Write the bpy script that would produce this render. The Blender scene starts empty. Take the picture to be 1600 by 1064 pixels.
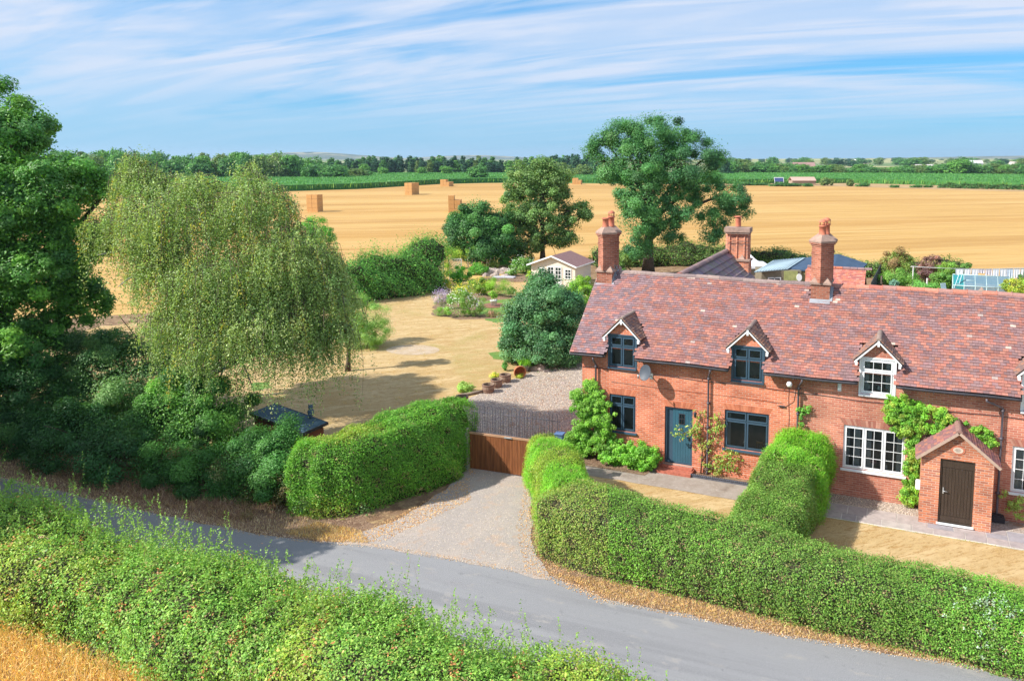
import bpy, math, random
import numpy as np
from mathutils import Vector, Matrix

# ------------------------------------------------------------------ camera, world, sun, exposure
SC = bpy.context.scene
COL = SC.collection
R_ = math.radians
CAM_F, CAM_CX, CAM_CY, CAM_H = 1200.0, 930.0, 383.0, 11.5      # in photo pixels (1600 x 1064) and metres
PITCH = math.atan(136 / 1200)
cam = bpy.data.cameras.new('camera'); camo = bpy.data.objects.new('camera', cam); COL.objects.link(camo)
camo.location = (0, 0, CAM_H); camo.rotation_euler = (math.pi / 2 - PITCH, 0, 0)
cam.sensor_width = 36; cam.lens = 36 * CAM_F / 1600
cam.shift_x = (800 - CAM_CX) / 1600; cam.shift_y = -(532 - CAM_CY) / 1600
cam.clip_start = 0.1; cam.clip_end = 20000
SC.camera = camo

SUN_AZ, SUN_EL = R_(18), R_(40)          # shadows run towards +X, a little away from the camera
sd = Vector((math.cos(SUN_EL) * math.cos(SUN_AZ), math.cos(SUN_EL) * math.sin(SUN_AZ), -math.sin(SUN_EL)))
sun = bpy.data.lights.new('sun', 'SUN'); suno = bpy.data.objects.new('sun', sun); COL.objects.link(suno)
sun.energy = 5.0; sun.angle = R_(0.5); sun.color = (1.0, 0.955, 0.88)
suno.location = (-40, -10, 60)
suno.rotation_euler = sd.to_track_quat('-Z', 'Y').to_euler()

W = bpy.data.worlds.new('World'); SC.world = W; W.use_nodes = True
def world_nodes():
    nt = W.node_tree; N = nt.nodes; L = nt.links; N.clear()
    out = N.new('ShaderNodeOutputWorld'); bg = N.new('ShaderNodeBackground'); L.new(bg.outputs[0], out.inputs[0])
    sky = N.new('ShaderNodeTexSky'); sky.sky_type = 'NISHITA'; sky.sun_disc = False
    sky.sun_elevation = SUN_EL; sky.sun_rotation = math.atan2(-math.cos(SUN_AZ), -math.sin(SUN_AZ))
    sky.air_density = 1.0; sky.dust_density = 0.6; sky.ozone_density = 2.5
    tc = N.new('ShaderNodeTexCoord'); sx = N.new('ShaderNodeSeparateXYZ'); L.new(tc.outputs['Generated'], sx.inputs[0])
    def M(op, a, b=None, c=None):
        m = N.new('ShaderNodeMath'); m.operation = op
        for i, v in enumerate((a, b, c)):
            if v is None: continue
            if isinstance(v, (int, float)): m.inputs[i].default_value = v
            else: L.new(v, m.inputs[i])
        return m.outputs[0]
    zz = M('ADD', M('MAXIMUM', sx.outputs[2], 0.0), 0.10)
    px, py = M('DIVIDE', sx.outputs[0], zz), M('DIVIDE', sx.outputs[1], zz)
    a = R_(154)                                  # streak direction of the cirrus
    u = M('ADD', M('MULTIPLY', px, math.cos(a)), M('MULTIPLY', py, math.sin(a)))
    v = M('ADD', M('MULTIPLY', px, -math.sin(a)), M('MULTIPLY', py, math.cos(a)))
    def noise(su, sv, scale, detail, dist, off):
        cb = N.new('ShaderNodeCombineXYZ'); L.new(M('MULTIPLY', u, su), cb.inputs[0]); L.new(M('MULTIPLY', v, sv), cb.inputs[1]); cb.inputs[2].default_value = off
        n = N.new('ShaderNodeTexNoise'); n.inputs['Scale'].default_value = scale; n.inputs['Detail'].default_value = detail
        n.inputs['Roughness'].default_value = 0.55; n.inputs['Distortion'].default_value = dist
        L.new(cb.outputs[0], n.inputs['Vector']); return n.outputs[0]
    def sstep(x, lo, hi):
        r = N.new('ShaderNodeMapRange'); r.interpolation_type = 'SMOOTHSTEP'; L.new(x, r.inputs[0])
        r.inputs[1].default_value = lo; r.inputs[2].default_value = hi; return r.outputs[0]
    big = sstep(noise(0.22, 0.72, 1.0, 7, 0.9, 11.02), 0.33, 0.55)
    fine = sstep(noise(0.42, 2.1, 1.0, 9, 1.7, 9.1), 0.34, 0.68)
    c = M('ADD', M('MULTIPLY', big, 0.66), M('MULTIPLY', fine, 0.46))
    c = M('MULTIPLY', c, sstep(sx.outputs[2], -0.02, 0.12))
    c = M('MINIMUM', c, 0.97)
    # clear blue: the physical sky, tinted a little, on which the ice cloud lies
    sc_ = N.new('ShaderNodeMix'); sc_.data_type = 'RGBA'; sc_.blend_type = 'MULTIPLY'; sc_.inputs[0].default_value = 1
    L.new(sky.outputs[0], sc_.inputs[6]); sc_.inputs[7].default_value = (0.34, 0.78, 1.00, 1)
    bl = N.new('ShaderNodeMix'); bl.data_type = 'RGBA'; bl.inputs[0].default_value = 0.6; L.new(sc_.outputs[2], bl.inputs[6]); bl.inputs[7].default_value = (0.60, 2.3, 4.7, 1)
    mx = N.new('ShaderNodeMix'); mx.data_type = 'RGBA'; L.new(c, mx.inputs[0]); L.new(bl.outputs[2], mx.inputs[6])
    mx.inputs[7].default_value = (3.9, 4.3, 5.2, 1)
    hz = N.new('ShaderNodeMix'); hz.data_type = 'RGBA'; L.new(M('MULTIPLY', M('POWER', 2.718, M('MULTIPLY', M('MAXIMUM', sx.outputs[2], 0.0), -17.0)), 0.80), hz.inputs[0])
    L.new(mx.outputs[2], hz.inputs[6]); hz.inputs[7].default_value = (2.2, 3.7, 4.9, 1)
    L.new(hz.outputs[2], bg.inputs[0]); bg.inputs[1].default_value = 0.128
world_nodes()
SC.view_settings.view_transform = 'Standard'; SC.view_settings.look = 'None'
SC.view_settings.exposure = 0.55; SC.view_settings.gamma = 1
SC.cycles.max_bounces = 6; SC.cycles.transparent_max_bounces = 8

# ------------------------------------------------------------------ helpers
rng = np.random.default_rng(7); random.seed(5)
_c, _s = math.cos(PITCH), math.sin(PITCH)
def ray(u, v):
    y = -(v - CAM_CY) / CAM_F
    return np.array([(u - CAM_CX) / CAM_F, _c + y * _s, -_s + y * _c])
def G(u, v, z=0.0):                      # where the sight line through a photo pixel meets height z
    r = ray(u, v); t = (z - CAM_H) / r[2]; return np.array([r[0] * t, r[1] * t, z])
def D(u, v, Y):                          # the point on that sight line at distance Y
    r = ray(u, v); t = Y / r[1]; return np.array([r[0] * t, Y, CAM_H + r[2] * t])
HO = G(910, 710); HA = R_(-22.06)        # front left foot of the cottage, and its heading
def HL(x, y, z=0.0):                     # cottage frame to world
    return np.array([HO[0] + x * math.cos(HA) - y * math.sin(HA), HO[1] + x * math.sin(HA) + y * math.cos(HA), z])

ROOTM = {}
def tag(o, label=None, cat=None, group=None, kind=None):
    if label: o['label'] = label
    if cat: o['category'] = cat
    if group: o['group'] = group
    if kind: o['kind'] = kind
    return o
def thing(name, label, cat, loc=(0, 0, 0), rz=0.0, group=None):
    o = bpy.data.objects.new(name, None); COL.objects.link(o); o.empty_display_size = 0.2
    o.location = [float(v) for v in loc]; o.rotation_euler = (0, 0, rz)
    tag(o, label, cat, group)
    ROOTM[o.name] = np.array((Matrix.Translation(Vector([float(v) for v in loc])) @ Matrix.Rotation(rz, 4, 'Z')).inverted())
    return o
def to_local(root, V):
    V = np.asarray(V, float)
    if root.name not in ROOTM: return V
    m = ROOTM[root.name]; return V @ m[:3, :3].T + m[:3, 3]

class MB:
    def __init__(s): s.v = []; s.f = []; s.m = []; s.c = []; s.sm = []
    def face(s, pts, m=0, c=(1, 1, 1), smooth=False):
        n = len(s.v); s.v += [tuple(float(a) for a in p) for p in pts]; s.f.append(tuple(range(n, n + len(pts)))); s.m.append(m); s.c.append(c); s.sm.append(smooth)
    def mesh(s, V, F, m=0, c=(1, 1, 1), smooth=False):
        n = len(s.v); s.v += [tuple(float(a) for a in p) for p in V]
        for f in F: s.f.append(tuple(i + n for i in f)); s.m.append(m); s.c.append(c); s.sm.append(smooth)
    def box(s, x0, x1, y0, y1, z0, z1, m=0, c=(1, 1, 1)):
        V = [(x0, y0, z0), (x1, y0, z0), (x1, y1, z0), (x0, y1, z0), (x0, y0, z1), (x1, y0, z1), (x1, y1, z1), (x0, y1, z1)]
        s.mesh(V, [(0, 3, 2, 1), (4, 5, 6, 7), (0, 1, 5, 4), (1, 2, 6, 5), (2, 3, 7, 6), (3, 0, 4, 7)], m, c)
    def obox(s, o, a, b, n, m=0, c=(1, 1, 1)):       # oriented box from corner o with edge vectors a, b, n
        o, a, b, n = map(np.asarray, (o, a, b, n))
        V = [o, o + a, o + a + b, o + b, o + n, o + a + n, o + a + b + n, o + b + n]
        s.mesh(V, [(0, 3, 2, 1), (4, 5, 6, 7), (0, 1, 5, 4), (1, 2, 6, 5), (2, 3, 7, 6), (3, 0, 4, 7)], m, c)
    def tube(s, P, Rr, n=8, m=0, c=(1, 1, 1), cap=True):
        P = [np.array(p, float) for p in P]; V = []; F = []
        if isinstance(Rr, (int, float)): Rr = [Rr] * len(P)
        ref = None
        for i, p in enumerate(P):
            t = P[min(i + 1, len(P) - 1)] - P[max(i - 1, 0)]; t /= (np.linalg.norm(t) + 1e-9)
            if ref is None: ref = np.array([0, 0, 1.0]) if abs(t[2]) < 0.9 else np.array([1.0, 0, 0])
            a = np.cross(t, ref); a /= (np.linalg.norm(a) + 1e-9); b = np.cross(t, a); ref = -b if False else np.cross(a, t)
            for k in range(n):
                w = 2 * math.pi * k / n; V.append(p + Rr[i] * (math.cos(w) * a + math.sin(w) * b))
        for i in range(len(P) - 1):
            for k in range(n):
                k2 = (k + 1) % n; F.append((i * n + k, i * n + k2, (i + 1) * n + k2, (i + 1) * n + k))
        if cap: F.append(tuple(range(n))[::-1]); F.append(tuple((len(P) - 1) * n + k for k in range(n)))
        s.mesh(V, F, m, c, True)
    def lathe(s, prof, cx=0, cy=0, n=20, m=0, c=(1, 1, 1), smooth=True):
        V = []; F = []
        for r, z in prof:
            for k in range(n):
                w = 2 * math.pi * k / n; V.append((cx + r * math.cos(w), cy + r * math.sin(w), z))
        for i in range(len(prof) - 1):
            for k in range(n):
                k2 = (k + 1) % n; F.append((i * n + k, i * n + k2, (i + 1) * n + k2, (i + 1) * n + k))
        s.mesh(V, F, m, c, smooth)
    def prism(s, poly, z0, z1, m=0, c=(1, 1, 1)):
        n = len(poly); V = [(p[0], p[1], z0) for p in poly] + [(p[0], p[1], z1) for p in poly]
        F = [tuple(range(n))[::-1], tuple(range(n, 2 * n))] + [(i, (i + 1) % n, (i + 1) % n + n, i + n) for i in range(n)]
        s.mesh(V, F, m, c)
    def build(s, name, mats, parent=None, loc=None, rz=0.0, world=False, label=None, cat=None, group=None, kind=None, bevel=0):
        me = bpy.data.meshes.new(name); V = np.array(s.v)
        if world and parent is not None: V = to_local(parent, V)
        elif world and loc is not None: V = V - np.array(loc, float)
        me.from_pydata([tuple(p) for p in V], [], s.f)
        me.polygons.foreach_set('material_index', s.m); me.polygons.foreach_set('use_smooth', s.sm)
        at = me.attributes.new('Col', 'FLOAT_COLOR', 'FACE')
        at.data.foreach_set('color', np.array([(*c[:3], 1) for c in s.c], dtype=np.float32).ravel())
        for m in (mats if isinstance(mats, (list, tuple)) else [mats]): me.materials.append(m)
        me.update()
        o = bpy.data.objects.new(name, me); COL.objects.link(o)
        if parent is not None: o.parent = parent
        if loc is not None: o.location = [float(v) for v in loc]
        o.rotation_euler = (0, 0, rz)
        if bevel:
            b = o.modifiers.new('bevel', 'BEVEL'); b.width = bevel; b.segments = 2; b.limit_method = 'ANGLE'
        return tag(o, label, cat, group, kind)

# ------------------------------------------------------------------ materials
def _mat(name):
    m = bpy.data.materials.new(name); m.use_nodes = True; nt = m.node_tree
    p = nt.nodes['Principled BSDF']; return m, nt, nt.nodes, nt.links, p
def mat(name, col, rough=0.6, spec=0.3, metal=0.0, var=0.12, scale=3.0, bump=0.0, bscale=40.0, col2=None, attr=False, stretch=None):
    """one surface with soft procedural variation; col2: second colour mixed in by noise; attr: multiply by face colour"""
    m, nt, N, L, p = _mat(name)
    p.inputs['Roughness'].default_value = rough; p.inputs['Specular IOR Level'].default_value = spec; p.inputs['Metallic'].default_value = metal
    tc = N.new('ShaderNodeTexCoord'); vec = tc.outputs['Object']
    if stretch:
        mp = N.new('ShaderNodeMapping'); mp.inputs['Scale'].default_value = stretch; L.new(vec, mp.inputs[0]); vec = mp.outputs[0]
    n = N.new('ShaderNodeTexNoise'); n.inputs['Scale'].default_value = scale; n.inputs['Detail'].default_value = 6; n.inputs['Roughness'].default_value = 0.6
    L.new(vec, n.inputs['Vector'])
    r = N.new('ShaderNodeValToRGB'); L.new(n.outputs[0], r.inputs[0])
    c2 = col2 if col2 else tuple(min(1, c * (1 + var)) for c in col)
    c1 = col if col2 else tuple(c * (1 - var) for c in col)
    r.color_ramp.elements[0].position = 0.36; r.color_ramp.elements[0].color = (*c1, 1)
    r.color_ramp.elements[1].position = 0.64; r.color_ramp.elements[1].color = (*c2, 1)
    o = r.outputs[0]
    if attr:
        a = N.new('ShaderNodeAttribute'); a.attribute_name = 'Col'
        x = N.new('ShaderNodeMix'); x.data_type = 'RGBA'; x.blend_type = 'MULTIPLY'; x.inputs[0].default_value = 1
        L.new(o, x.inputs[6]); L.new(a.outputs[0], x.inputs[7]); o = x.outputs[2]
    L.new(o, p.inputs['Base Color'])
    if bump:
        bn = N.new('ShaderNodeTexNoise'); bn.inputs['Scale'].default_value = bscale; bn.inputs['Detail'].default_value = 4; L.new(vec, bn.inputs['Vector'])
        b = N.new('ShaderNodeBump'); b.inputs['Strength'].default_value = bump; b.inputs['Distance'].default_value = 0.02
        L.new(bn.outputs[0], b.inputs['Height']); L.new(b.outputs[0], p.inputs['Normal'])
    return m
def ground_mat(name, layers, rough=0.95, bump=0.5, bscale=60, bdist=0.02, rot=0.0, spec=0.15):
    """layers: (scale, (sx,sy), lo, hi, colour) painted one over the other by stretched noise; the first is the base colour"""
    m, nt, N, L, p = _mat(name); p.inputs['Roughness'].default_value = rough; p.inputs['Specular IOR Level'].default_value = spec
    tc = N.new('ShaderNodeTexCoord'); cur = None
    for i, ly in enumerate(layers):
        if i == 0:
            rgb = N.new('ShaderNodeRGB'); rgb.outputs[0].default_value = (*ly, 1); cur = rgb.outputs[0]; continue
        sc, st, lo, hi, col = ly
        mp = N.new('ShaderNodeMapping'); mp.vector_type = 'POINT'; mp.inputs['Rotation'].default_value = (0, 0, -rot); L.new(tc.outputs['Object'], mp.inputs[0])
        ms = N.new('ShaderNodeMapping'); ms.inputs['Scale'].default_value = (st[0], st[1], 1); ms.inputs['Location'].default_value = (i * 7.3, i * 3.1, i); L.new(mp.outputs[0], ms.inputs[0])
        n = N.new('ShaderNodeTexNoise'); n.inputs['Scale'].default_value = sc; n.inputs['Detail'].default_value = 7; n.inputs['Roughness'].default_value = 0.62
        L.new(ms.outputs[0], n.inputs['Vector'])
        r = N.new('ShaderNodeMapRange'); L.new(n.outputs[0], r.inputs[0]); r.inputs[1].default_value = lo; r.inputs[2].default_value = hi
        x = N.new('ShaderNodeMix'); x.data_type = 'RGBA'; L.new(r.outputs[0], x.inputs[0]); L.new(cur, x.inputs[6]); x.inputs[7].default_value = (*col, 1); cur = x.outputs[2]
    L.new(cur, p.inputs['Base Color'])
    if bump:
        bn = N.new('ShaderNodeTexNoise'); bn.inputs['Scale'].default_value = bscale; bn.inputs['Detail'].default_value = 3; L.new(tc.outputs['Object'], bn.inputs['Vector'])
        b = N.new('ShaderNodeBump'); b.inputs['Strength'].default_value = bump; b.inputs['Distance'].default_value = bdist
        L.new(bn.outputs[0], b.inputs['Height']); L.new(b.outputs[0], p.inputs['Normal'])
    return m
def brick_mat(name, pairs, mortar, split=None, msize=0.009):
    """pairs: one or two (dark, light) colour couples; split: house x where the second couple takes over"""
    m, nt, N, L, p = _mat(name); p.inputs['Roughness'].default_value = 0.9; p.inputs['Specular IOR Level'].default_value = 0.15
    tc = N.new('ShaderNodeTexCoord'); s = N.new('ShaderNodeSeparateXYZ'); L.new(tc.outputs['Object'], s.inputs[0])
    ad = N.new('ShaderNodeMath'); L.new(s.outputs[0], ad.inputs[0]); L.new(s.outputs[1], ad.inputs[1])
    cb = N.new('ShaderNodeCombineXYZ'); L.new(ad.outputs[0], cb.inputs[0]); L.new(s.outputs[2], cb.inputs[1])
    nz = N.new('ShaderNodeTexNoise'); nz.inputs['Scale'].default_value = 0.9; nz.inputs['Detail'].default_value = 6; L.new(cb.outputs[0], nz.inputs['Vector'])
    outs = []
    for d, l in pairs:
        b = N.new('ShaderNodeTexBrick'); L.new(cb.outputs[0], b.inputs['Vector']); b.offset = 0.5
        b.inputs['Scale'].default_value = 1; b.inputs['Brick Width'].default_value = 0.225; b.inputs['Row Height'].default_value = 0.075
        b.inputs['Mortar Size'].default_value = msize; b.inputs['Mortar Smooth'].default_value = 0.3; b.inputs['Bias'].default_value = 0.1
        b.inputs['Color1'].default_value = (*d, 1); b.inputs['Color2'].default_value = (*l, 1); b.inputs['Mortar'].default_value = (*mortar, 1)
        outs.append(b)
    cur = outs[0].outputs[0]
    if split is not None:
        g = N.new('ShaderNodeMath'); g.operation = 'GREATER_THAN'; g.inputs[1].default_value = split; L.new(s.outputs[0], g.inputs[0])
        x = N.new('ShaderNodeMix'); x.data_type = 'RGBA'; L.new(g.outputs[0], x.inputs[0]); L.new(cur, x.inputs[6]); L.new(outs[1].outputs[0], x.inputs[7]); cur = x.outputs[2]
    r = N.new('ShaderNodeMapRange'); L.new(nz.outputs[0], r.inputs[0]); r.inputs[1].default_value = 0.3; r.inputs[2].default_value = 0.7; r.inputs[3].default_value = 0.70; r.inputs[4].default_value = 1.22
    x = N.new('ShaderNodeMix'); x.data_type = 'RGBA'; x.blend_type = 'MULTIPLY'; x.inputs[0].default_value = 1; L.new(cur, x.inputs[6])
    cc = N.new('ShaderNodeCombineColor'); [L.new(r.outputs[0], cc.inputs[k]) for k in range(3)]; L.new(cc.outputs[0], x.inputs[7]); cur = x.outputs[2]
    # pale weathering patches
    n2 = N.new('ShaderNodeTexNoise'); n2.inputs['Scale'].default_value = 2.3; n2.inputs['Detail'].default_value = 8; n2.inputs['Roughness'].default_value = 0.7; L.new(tc.outputs['Object'], n2.inputs['Vector'])
    r2 = N.new('ShaderNodeMapRange'); L.new(n2.outputs[0], r2.inputs[0]); r2.inputs[1].default_value = 0.58; r2.inputs[2].default_value = 0.78; r2.inputs[4].default_value = 0.24
    y = N.new('ShaderNodeMix'); y.data_type = 'RGBA'; L.new(r2.outputs[0], y.inputs[0]); L.new(cur, y.inputs[6]); y.inputs[7].default_value = (0.50, 0.30, 0.24, 1)
    L.new(y.outputs[2], p.inputs['Base Color'])
    bp = N.new('ShaderNodeBump'); bp.invert = True; bp.inputs['Strength'].default_value = 0.6; bp.inputs['Distance'].default_value = 0.008
    L.new(outs[0].outputs[1], bp.inputs['Height']); L.new(bp.outputs[0], p.inputs['Normal'])
    return m
def leaf_mat(name, trans=0.30, rough=0.5, spec=0.35):
    m, nt, N, L, p = _mat(name); p.inputs['Roughness'].default_value = rough; p.inputs['Specular IOR Level'].default_value = spec
    a = N.new('ShaderNodeAttribute'); a.attribute_name = 'Col'; L.new(a.outputs[0], p.inputs['Base Color'])
    t = N.new('ShaderNodeBsdfTranslucent'); g = N.new('ShaderNodeMix'); g.data_type = 'RGBA'; g.blend_type = 'MULTIPLY'; g.inputs[0].default_value = 1
    L.new(a.outputs[0], g.inputs[6]); g.inputs[7].default_value = (1.5, 1.5, 0.6, 1); L.new(g.outputs[2], t.inputs[0])
    mx = N.new('ShaderNodeMixShader'); mx.inputs[0].default_value = trans; L.new(p.outputs[0], mx.inputs[1]); L.new(t.outputs[0], mx.inputs[2])
    L.new(mx.outputs[0], N['Material Output'].inputs[0]); return m
def glass_mat(name, tint=(0.02, 0.03, 0.035), clear=0.75):
    m, nt, N, L, p = _mat(name); p.inputs['Base Color'].default_value = (*tint, 1); p.inputs['Roughness'].default_value = 0.03; p.inputs['Specular IOR Level'].default_value = 0.6
    t = N.new('ShaderNodeBsdfTransparent'); t.inputs[0].default_value = (0.8, 0.85, 0.85, 1)
    fr = N.new('ShaderNodeFresnel'); fr.inputs[0].default_value = 1.45
    s = N.new('ShaderNodeMath'); s.operation = 'MULTIPLY_ADD'; L.new(fr.outputs[0], s.inputs[0]); s.inputs[1].default_value = 1.0; s.inputs[2].default_value = 1 - clear
    mx = N.new('ShaderNodeMixShader'); L.new(s.outputs[0], mx.inputs[0]); L.new(t.outputs[0], mx.inputs[1]); L.new(p.outputs[0], mx.inputs[2])
    L.new(mx.outputs[0], N['Material Output'].inputs[0]); return m

LEAF = leaf_mat('leaf'); LEAFG = leaf_mat('glossy_leaf', 0.25, 0.5, 0.3); STRAWL = leaf_mat('dry_blade', 0.25, 0.7, 0.2)
BARK = mat('bark', (0.10, 0.075, 0.055), 0.9, var=0.35, scale=9, bump=0.8, bscale=25)
BIRCHB = mat('birch_bark', (0.55, 0.52, 0.48), 0.75, scale=6, col2=(0.10, 0.085, 0.075), bump=0.3, stretch=(1, 1, 2.5))
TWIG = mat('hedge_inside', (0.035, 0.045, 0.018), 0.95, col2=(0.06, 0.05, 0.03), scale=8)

# ------------------------------------------------------------------ foliage
def unit(a): return a / (np.linalg.norm(a, axis=-1, keepdims=True) + 1e-9)
LEAFGAIN = 1.42
class Fol:
    def __init__(s): s.C = []; s.N = []; s.T = []; s.L = []; s.W = []; s.K = []
    def add(s, C, N, T, Ln, Wd, K):
        n = len(C); s.C.append(C); s.N.append(unit(N)); s.T.append(T); s.L.append(np.broadcast_to(Ln, (n,)).astype(float)); s.W.append(np.broadcast_to(Wd, (n,)).astype(float)); s.K.append(K)
    def cols(s, n, pal, per=None, jit=0.16):
        pal = np.array(pal, float); a = pal[rng.integers(0, len(pal), n)]; b = pal[rng.integers(0, len(pal), n)]; t = rng.random((n, 1))
        return a * t + b * (1 - t)
    def clumps(s, cc, rc, nper, leaf, pal, asp=0.55, up=0.45, jit=0.2, cb=None, droop=0.0, outward=None):
        nc = len(cc); n = nc * nper; idx = np.repeat(np.arange(nc), nper)
        off = rng.normal(size=(n, 3)); off = unit(off) * (rng.random((n, 1)) ** 0.45)
        r = (np.broadcast_to(rc, (nc,)))[idx][:, None]; off[:, 2] *= 0.8
        C = cc[idx] + off * r
        Nn = unit(off) * 0.7 + np.array([0, 0, up]) + rng.normal(size=(n, 3)) * 0.38
        if outward is not None: Nn += outward[idx] * 0.4
        T = rng.normal(size=(n, 3)); T[:, 2] -= droop
        base = s.cols(nc, pal)[idx] if cb is None else cb[idx]
        K = base * (1 + rng.normal(size=(nc, 1)) * 0.15)[idx] * (1 + rng.normal(size=(n, 1)) * jit * 0.7)
        K = K * (1 + rng.normal(size=(n, 3)) * 0.05)
        L = leaf * rng.uniform(0.65, 1.3, n)
        s.add(C, Nn, T, L, L * asp, np.clip(K, 0.005, 0.95))
    def lobe(s, c, rad, n, leaf, rc, pal, asp=0.55, shell=0.55, gap=0.0, up=0.45, jit=0.2, droop=0.0):
        c = np.array(c, float); rad = np.array(rad if np.ndim(rad) else (rad,) * 3, float)
        nc = max(6, int(3.2 * (rad.mean() / rc) ** 2)); nper = max(4, n // nc)
        d = unit(rng.normal(size=(nc, 3))); rr = shell + (1 - shell) * rng.random((nc, 1)) ** 0.7
        # uneven outline: some directions are pushed out, some pulled in
        k = rng.normal(size=(5, 3)); ph = rng.random(5) * 6.28
        bump = sum(np.sin(d @ (k[i] * 2.2) + ph[i]) for i in range(5))[:, None] * 0.07
        cc = c + d * rad * (rr + bump)
        nper = max(3, int(nper * .80)); s.clumps(cc, rc * rng.uniform(0.55, 1.15, nc), nper, leaf, pal, asp, up, jit, outward=d, droop=droop)
        m = int(n * .20); d2 = unit(rng.normal(size=(m, 3))); rr2 = (shell * .8 + (1 - shell * .8) * rng.random((m, 1)) ** .6)
        b2 = sum(np.sin(d2 @ (k[i] * 2.2) + ph[i]) for i in range(5))[:, None] * 0.07
        P = c + d2 * rad * (rr2 + b2) + rng.normal(size=(m, 3)) * rc * .25; K = s.cols(m, pal) * (.9 + .2 * (np.abs(np.sin(np.floor(P / rc) @ np.array([12.9, 78.2, 37.7])) * 437.5) % 1))[:, None] * (1 + rng.normal(size=(m, 1)) * jit * .7)
        T = rng.normal(size=(m, 3)); T[:, 2] -= droop; Ls = leaf * rng.uniform(.65, 1.3, m)
        s.add(P, d2 * .6 + np.array([0, 0, up]) + rng.normal(size=(m, 3)) * .5, T, Ls, Ls * asp, np.clip(K, .005, .95))
        return cc
    def blades(s, P, h, pal, w=0.012, lean=0.35, jit=0.2):
        n = len(P); T = rng.normal(size=(n, 3)) * lean; T[:, 2] = 1; T = unit(T); H = h * rng.uniform(0.55, 1.25, n)
        Nn = rng.normal(size=(n, 3)); Nn[:, 2] = 0.3
        K = s.cols(n, pal) * (1 + rng.normal(size=(n, 1)) * jit)
        s.add(P + T * H[:, None] / 2, Nn, T, H, w, np.clip(K, 0.005, 0.95))
    def build(s, name, m=None, parent=None, core=None, corem=None, loc=None, **kw):
        C, Nn, T, L, Wd, K = (np.concatenate(a) for a in (s.C, s.N, s.T, s.L, s.W, s.K))
        T = T - Nn * np.sum(T * Nn, 1, keepdims=True); T = unit(T); B = np.cross(Nn, T)
        a = T * (L / 2)[:, None]; b = B * (Wd / 2)[:, None]
        V = np.stack([C - a, C + b * 1.0 - a * 0.1, C + a, C - b - a * 0.1], 1).reshape(-1, 3)
        n = len(C); nq = n
        cv = np.zeros((0, 3)); cf = []
        if core: cv = np.array(core[0]); cf = core[1]
        if parent is not None: V = to_local(parent, V); cv = to_local(parent, cv) if len(cv) else cv
        elif loc is not None: V = V - np.array(loc, float); cv = cv - np.array(loc, float) if len(cv) else cv
        me = bpy.data.meshes.new(name); nv = len(V); me.vertices.add(nv + len(cv)); me.vertices.foreach_set('co', np.concatenate([V, cv]).ravel().astype(np.float32))
        cl = np.array([i + nv for f in cf for i in f], int); ln = np.array([len(f) for f in cf], int)
        me.loops.add(4 * n + len(cl)); me.loops.foreach_set('vertex_index', np.concatenate([np.arange(4 * n), cl]).astype(np.int32))
        me.polygons.add(n + len(cf)); tot = np.concatenate([np.full(n, 4), ln]).astype(np.int32)
        me.polygons.foreach_set('loop_start', (np.cumsum(tot) - tot).astype(np.int32)); me.polygons.foreach_set('loop_total', tot)
        K = np.clip(K * LEAFGAIN, .005, .9)
        me.polygons.foreach_set('material_index', np.concatenate([np.zeros(n), np.ones(len(cf))]).astype(np.int32))
        at = me.attributes.new('Col', 'FLOAT_COLOR', 'FACE'); kk = np.ones((n + len(cf), 4), np.float32); kk[:n, :3] = K; at.data.foreach_set('color', kk.ravel())
        me.materials.append(m or LEAF)
        if cf: me.materials.append(corem or TWIG)
        me.update(); me.validate()
        o = bpy.data.objects.new(name, me); COL.objects.link(o)
        if parent is not None: o.parent = parent
        if loc is not None: o.location = [float(v) for v in loc]
        return tag(o, kw.get('label'), kw.get('cat'), kw.get('group'), kw.get('kind'))

def bez(p, q, lift=0.3, n=6, side=0.12):
    p, q = np.array(p, float), np.array(q, float); d = np.linalg.norm(q - p)
    m = p * 0.5 + q * 0.5 + np.array([0, 0, lift * d]) * 0.5 + rng.normal(size=3) * side * d
    return [(1 - t) ** 2 * p + 2 * t * (1 - t) * m + t * t * q for t in np.linspace(0, 1, n)]
def limbs(mb, base, r0, tops, fork=0.3, rtip=0.03, lift=0.25, sub=0, spread=1.0, m=0):
    """one leader to the highest lobe, a limb to every other, and sub-branches inside the lobes"""
    base = np.array(base, float); tops = [np.array(t, float) for t in tops]
    hi = max(tops, key=lambda t: t[2]); lead = bez(base, hi * .93 + base * .07, 0.0, 9, 0.03)
    rad = np.linspace(1, 0.22, 9) * r0; rad[0] *= 1.35
    mb.tube(lead, list(rad), 10, m)
    H = hi[2] - base[2]
    for t in tops:
        if t is hi: continue
        f = min(0.8, max(fork, (t[2] - base[2]) / H * 0.55)); i = f * 8; a = int(i); q = lead[a] * (1 - (i - a)) + lead[min(a + 1, 8)] * (i - a)
        rr = r0 * (1 - 0.78 * f) * 0.62
        P = bez(q, t, lift, 7); mb.tube(P, list(np.linspace(rr, max(rtip, rr * 0.3), 7)), 7, m)
        for _ in range(sub):
            j = int(rng.integers(2, 6)); e = P[j] + unit(rng.normal(size=3) + np.array([0, 0, 0.3])) * spread * rng.uniform(0.6, 1.2)
            mb.tube(bez(P[j], e, 0.2, 5), list(np.linspace(rr * 0.4, rtip * 0.5, 5)), 5, m)
    for _ in range(sub * 2):
        j = int(rng.integers(4, 9)); e = lead[j] + unit(rng.normal(size=3) + np.array([0, 0, 0.3])) * spread * 1.2
        mb.tube(bez(lead[j], e, 0.2, 5), list(np.linspace(r0 * 0.25, rtip * 0.5, 5)), 5, m)
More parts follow.
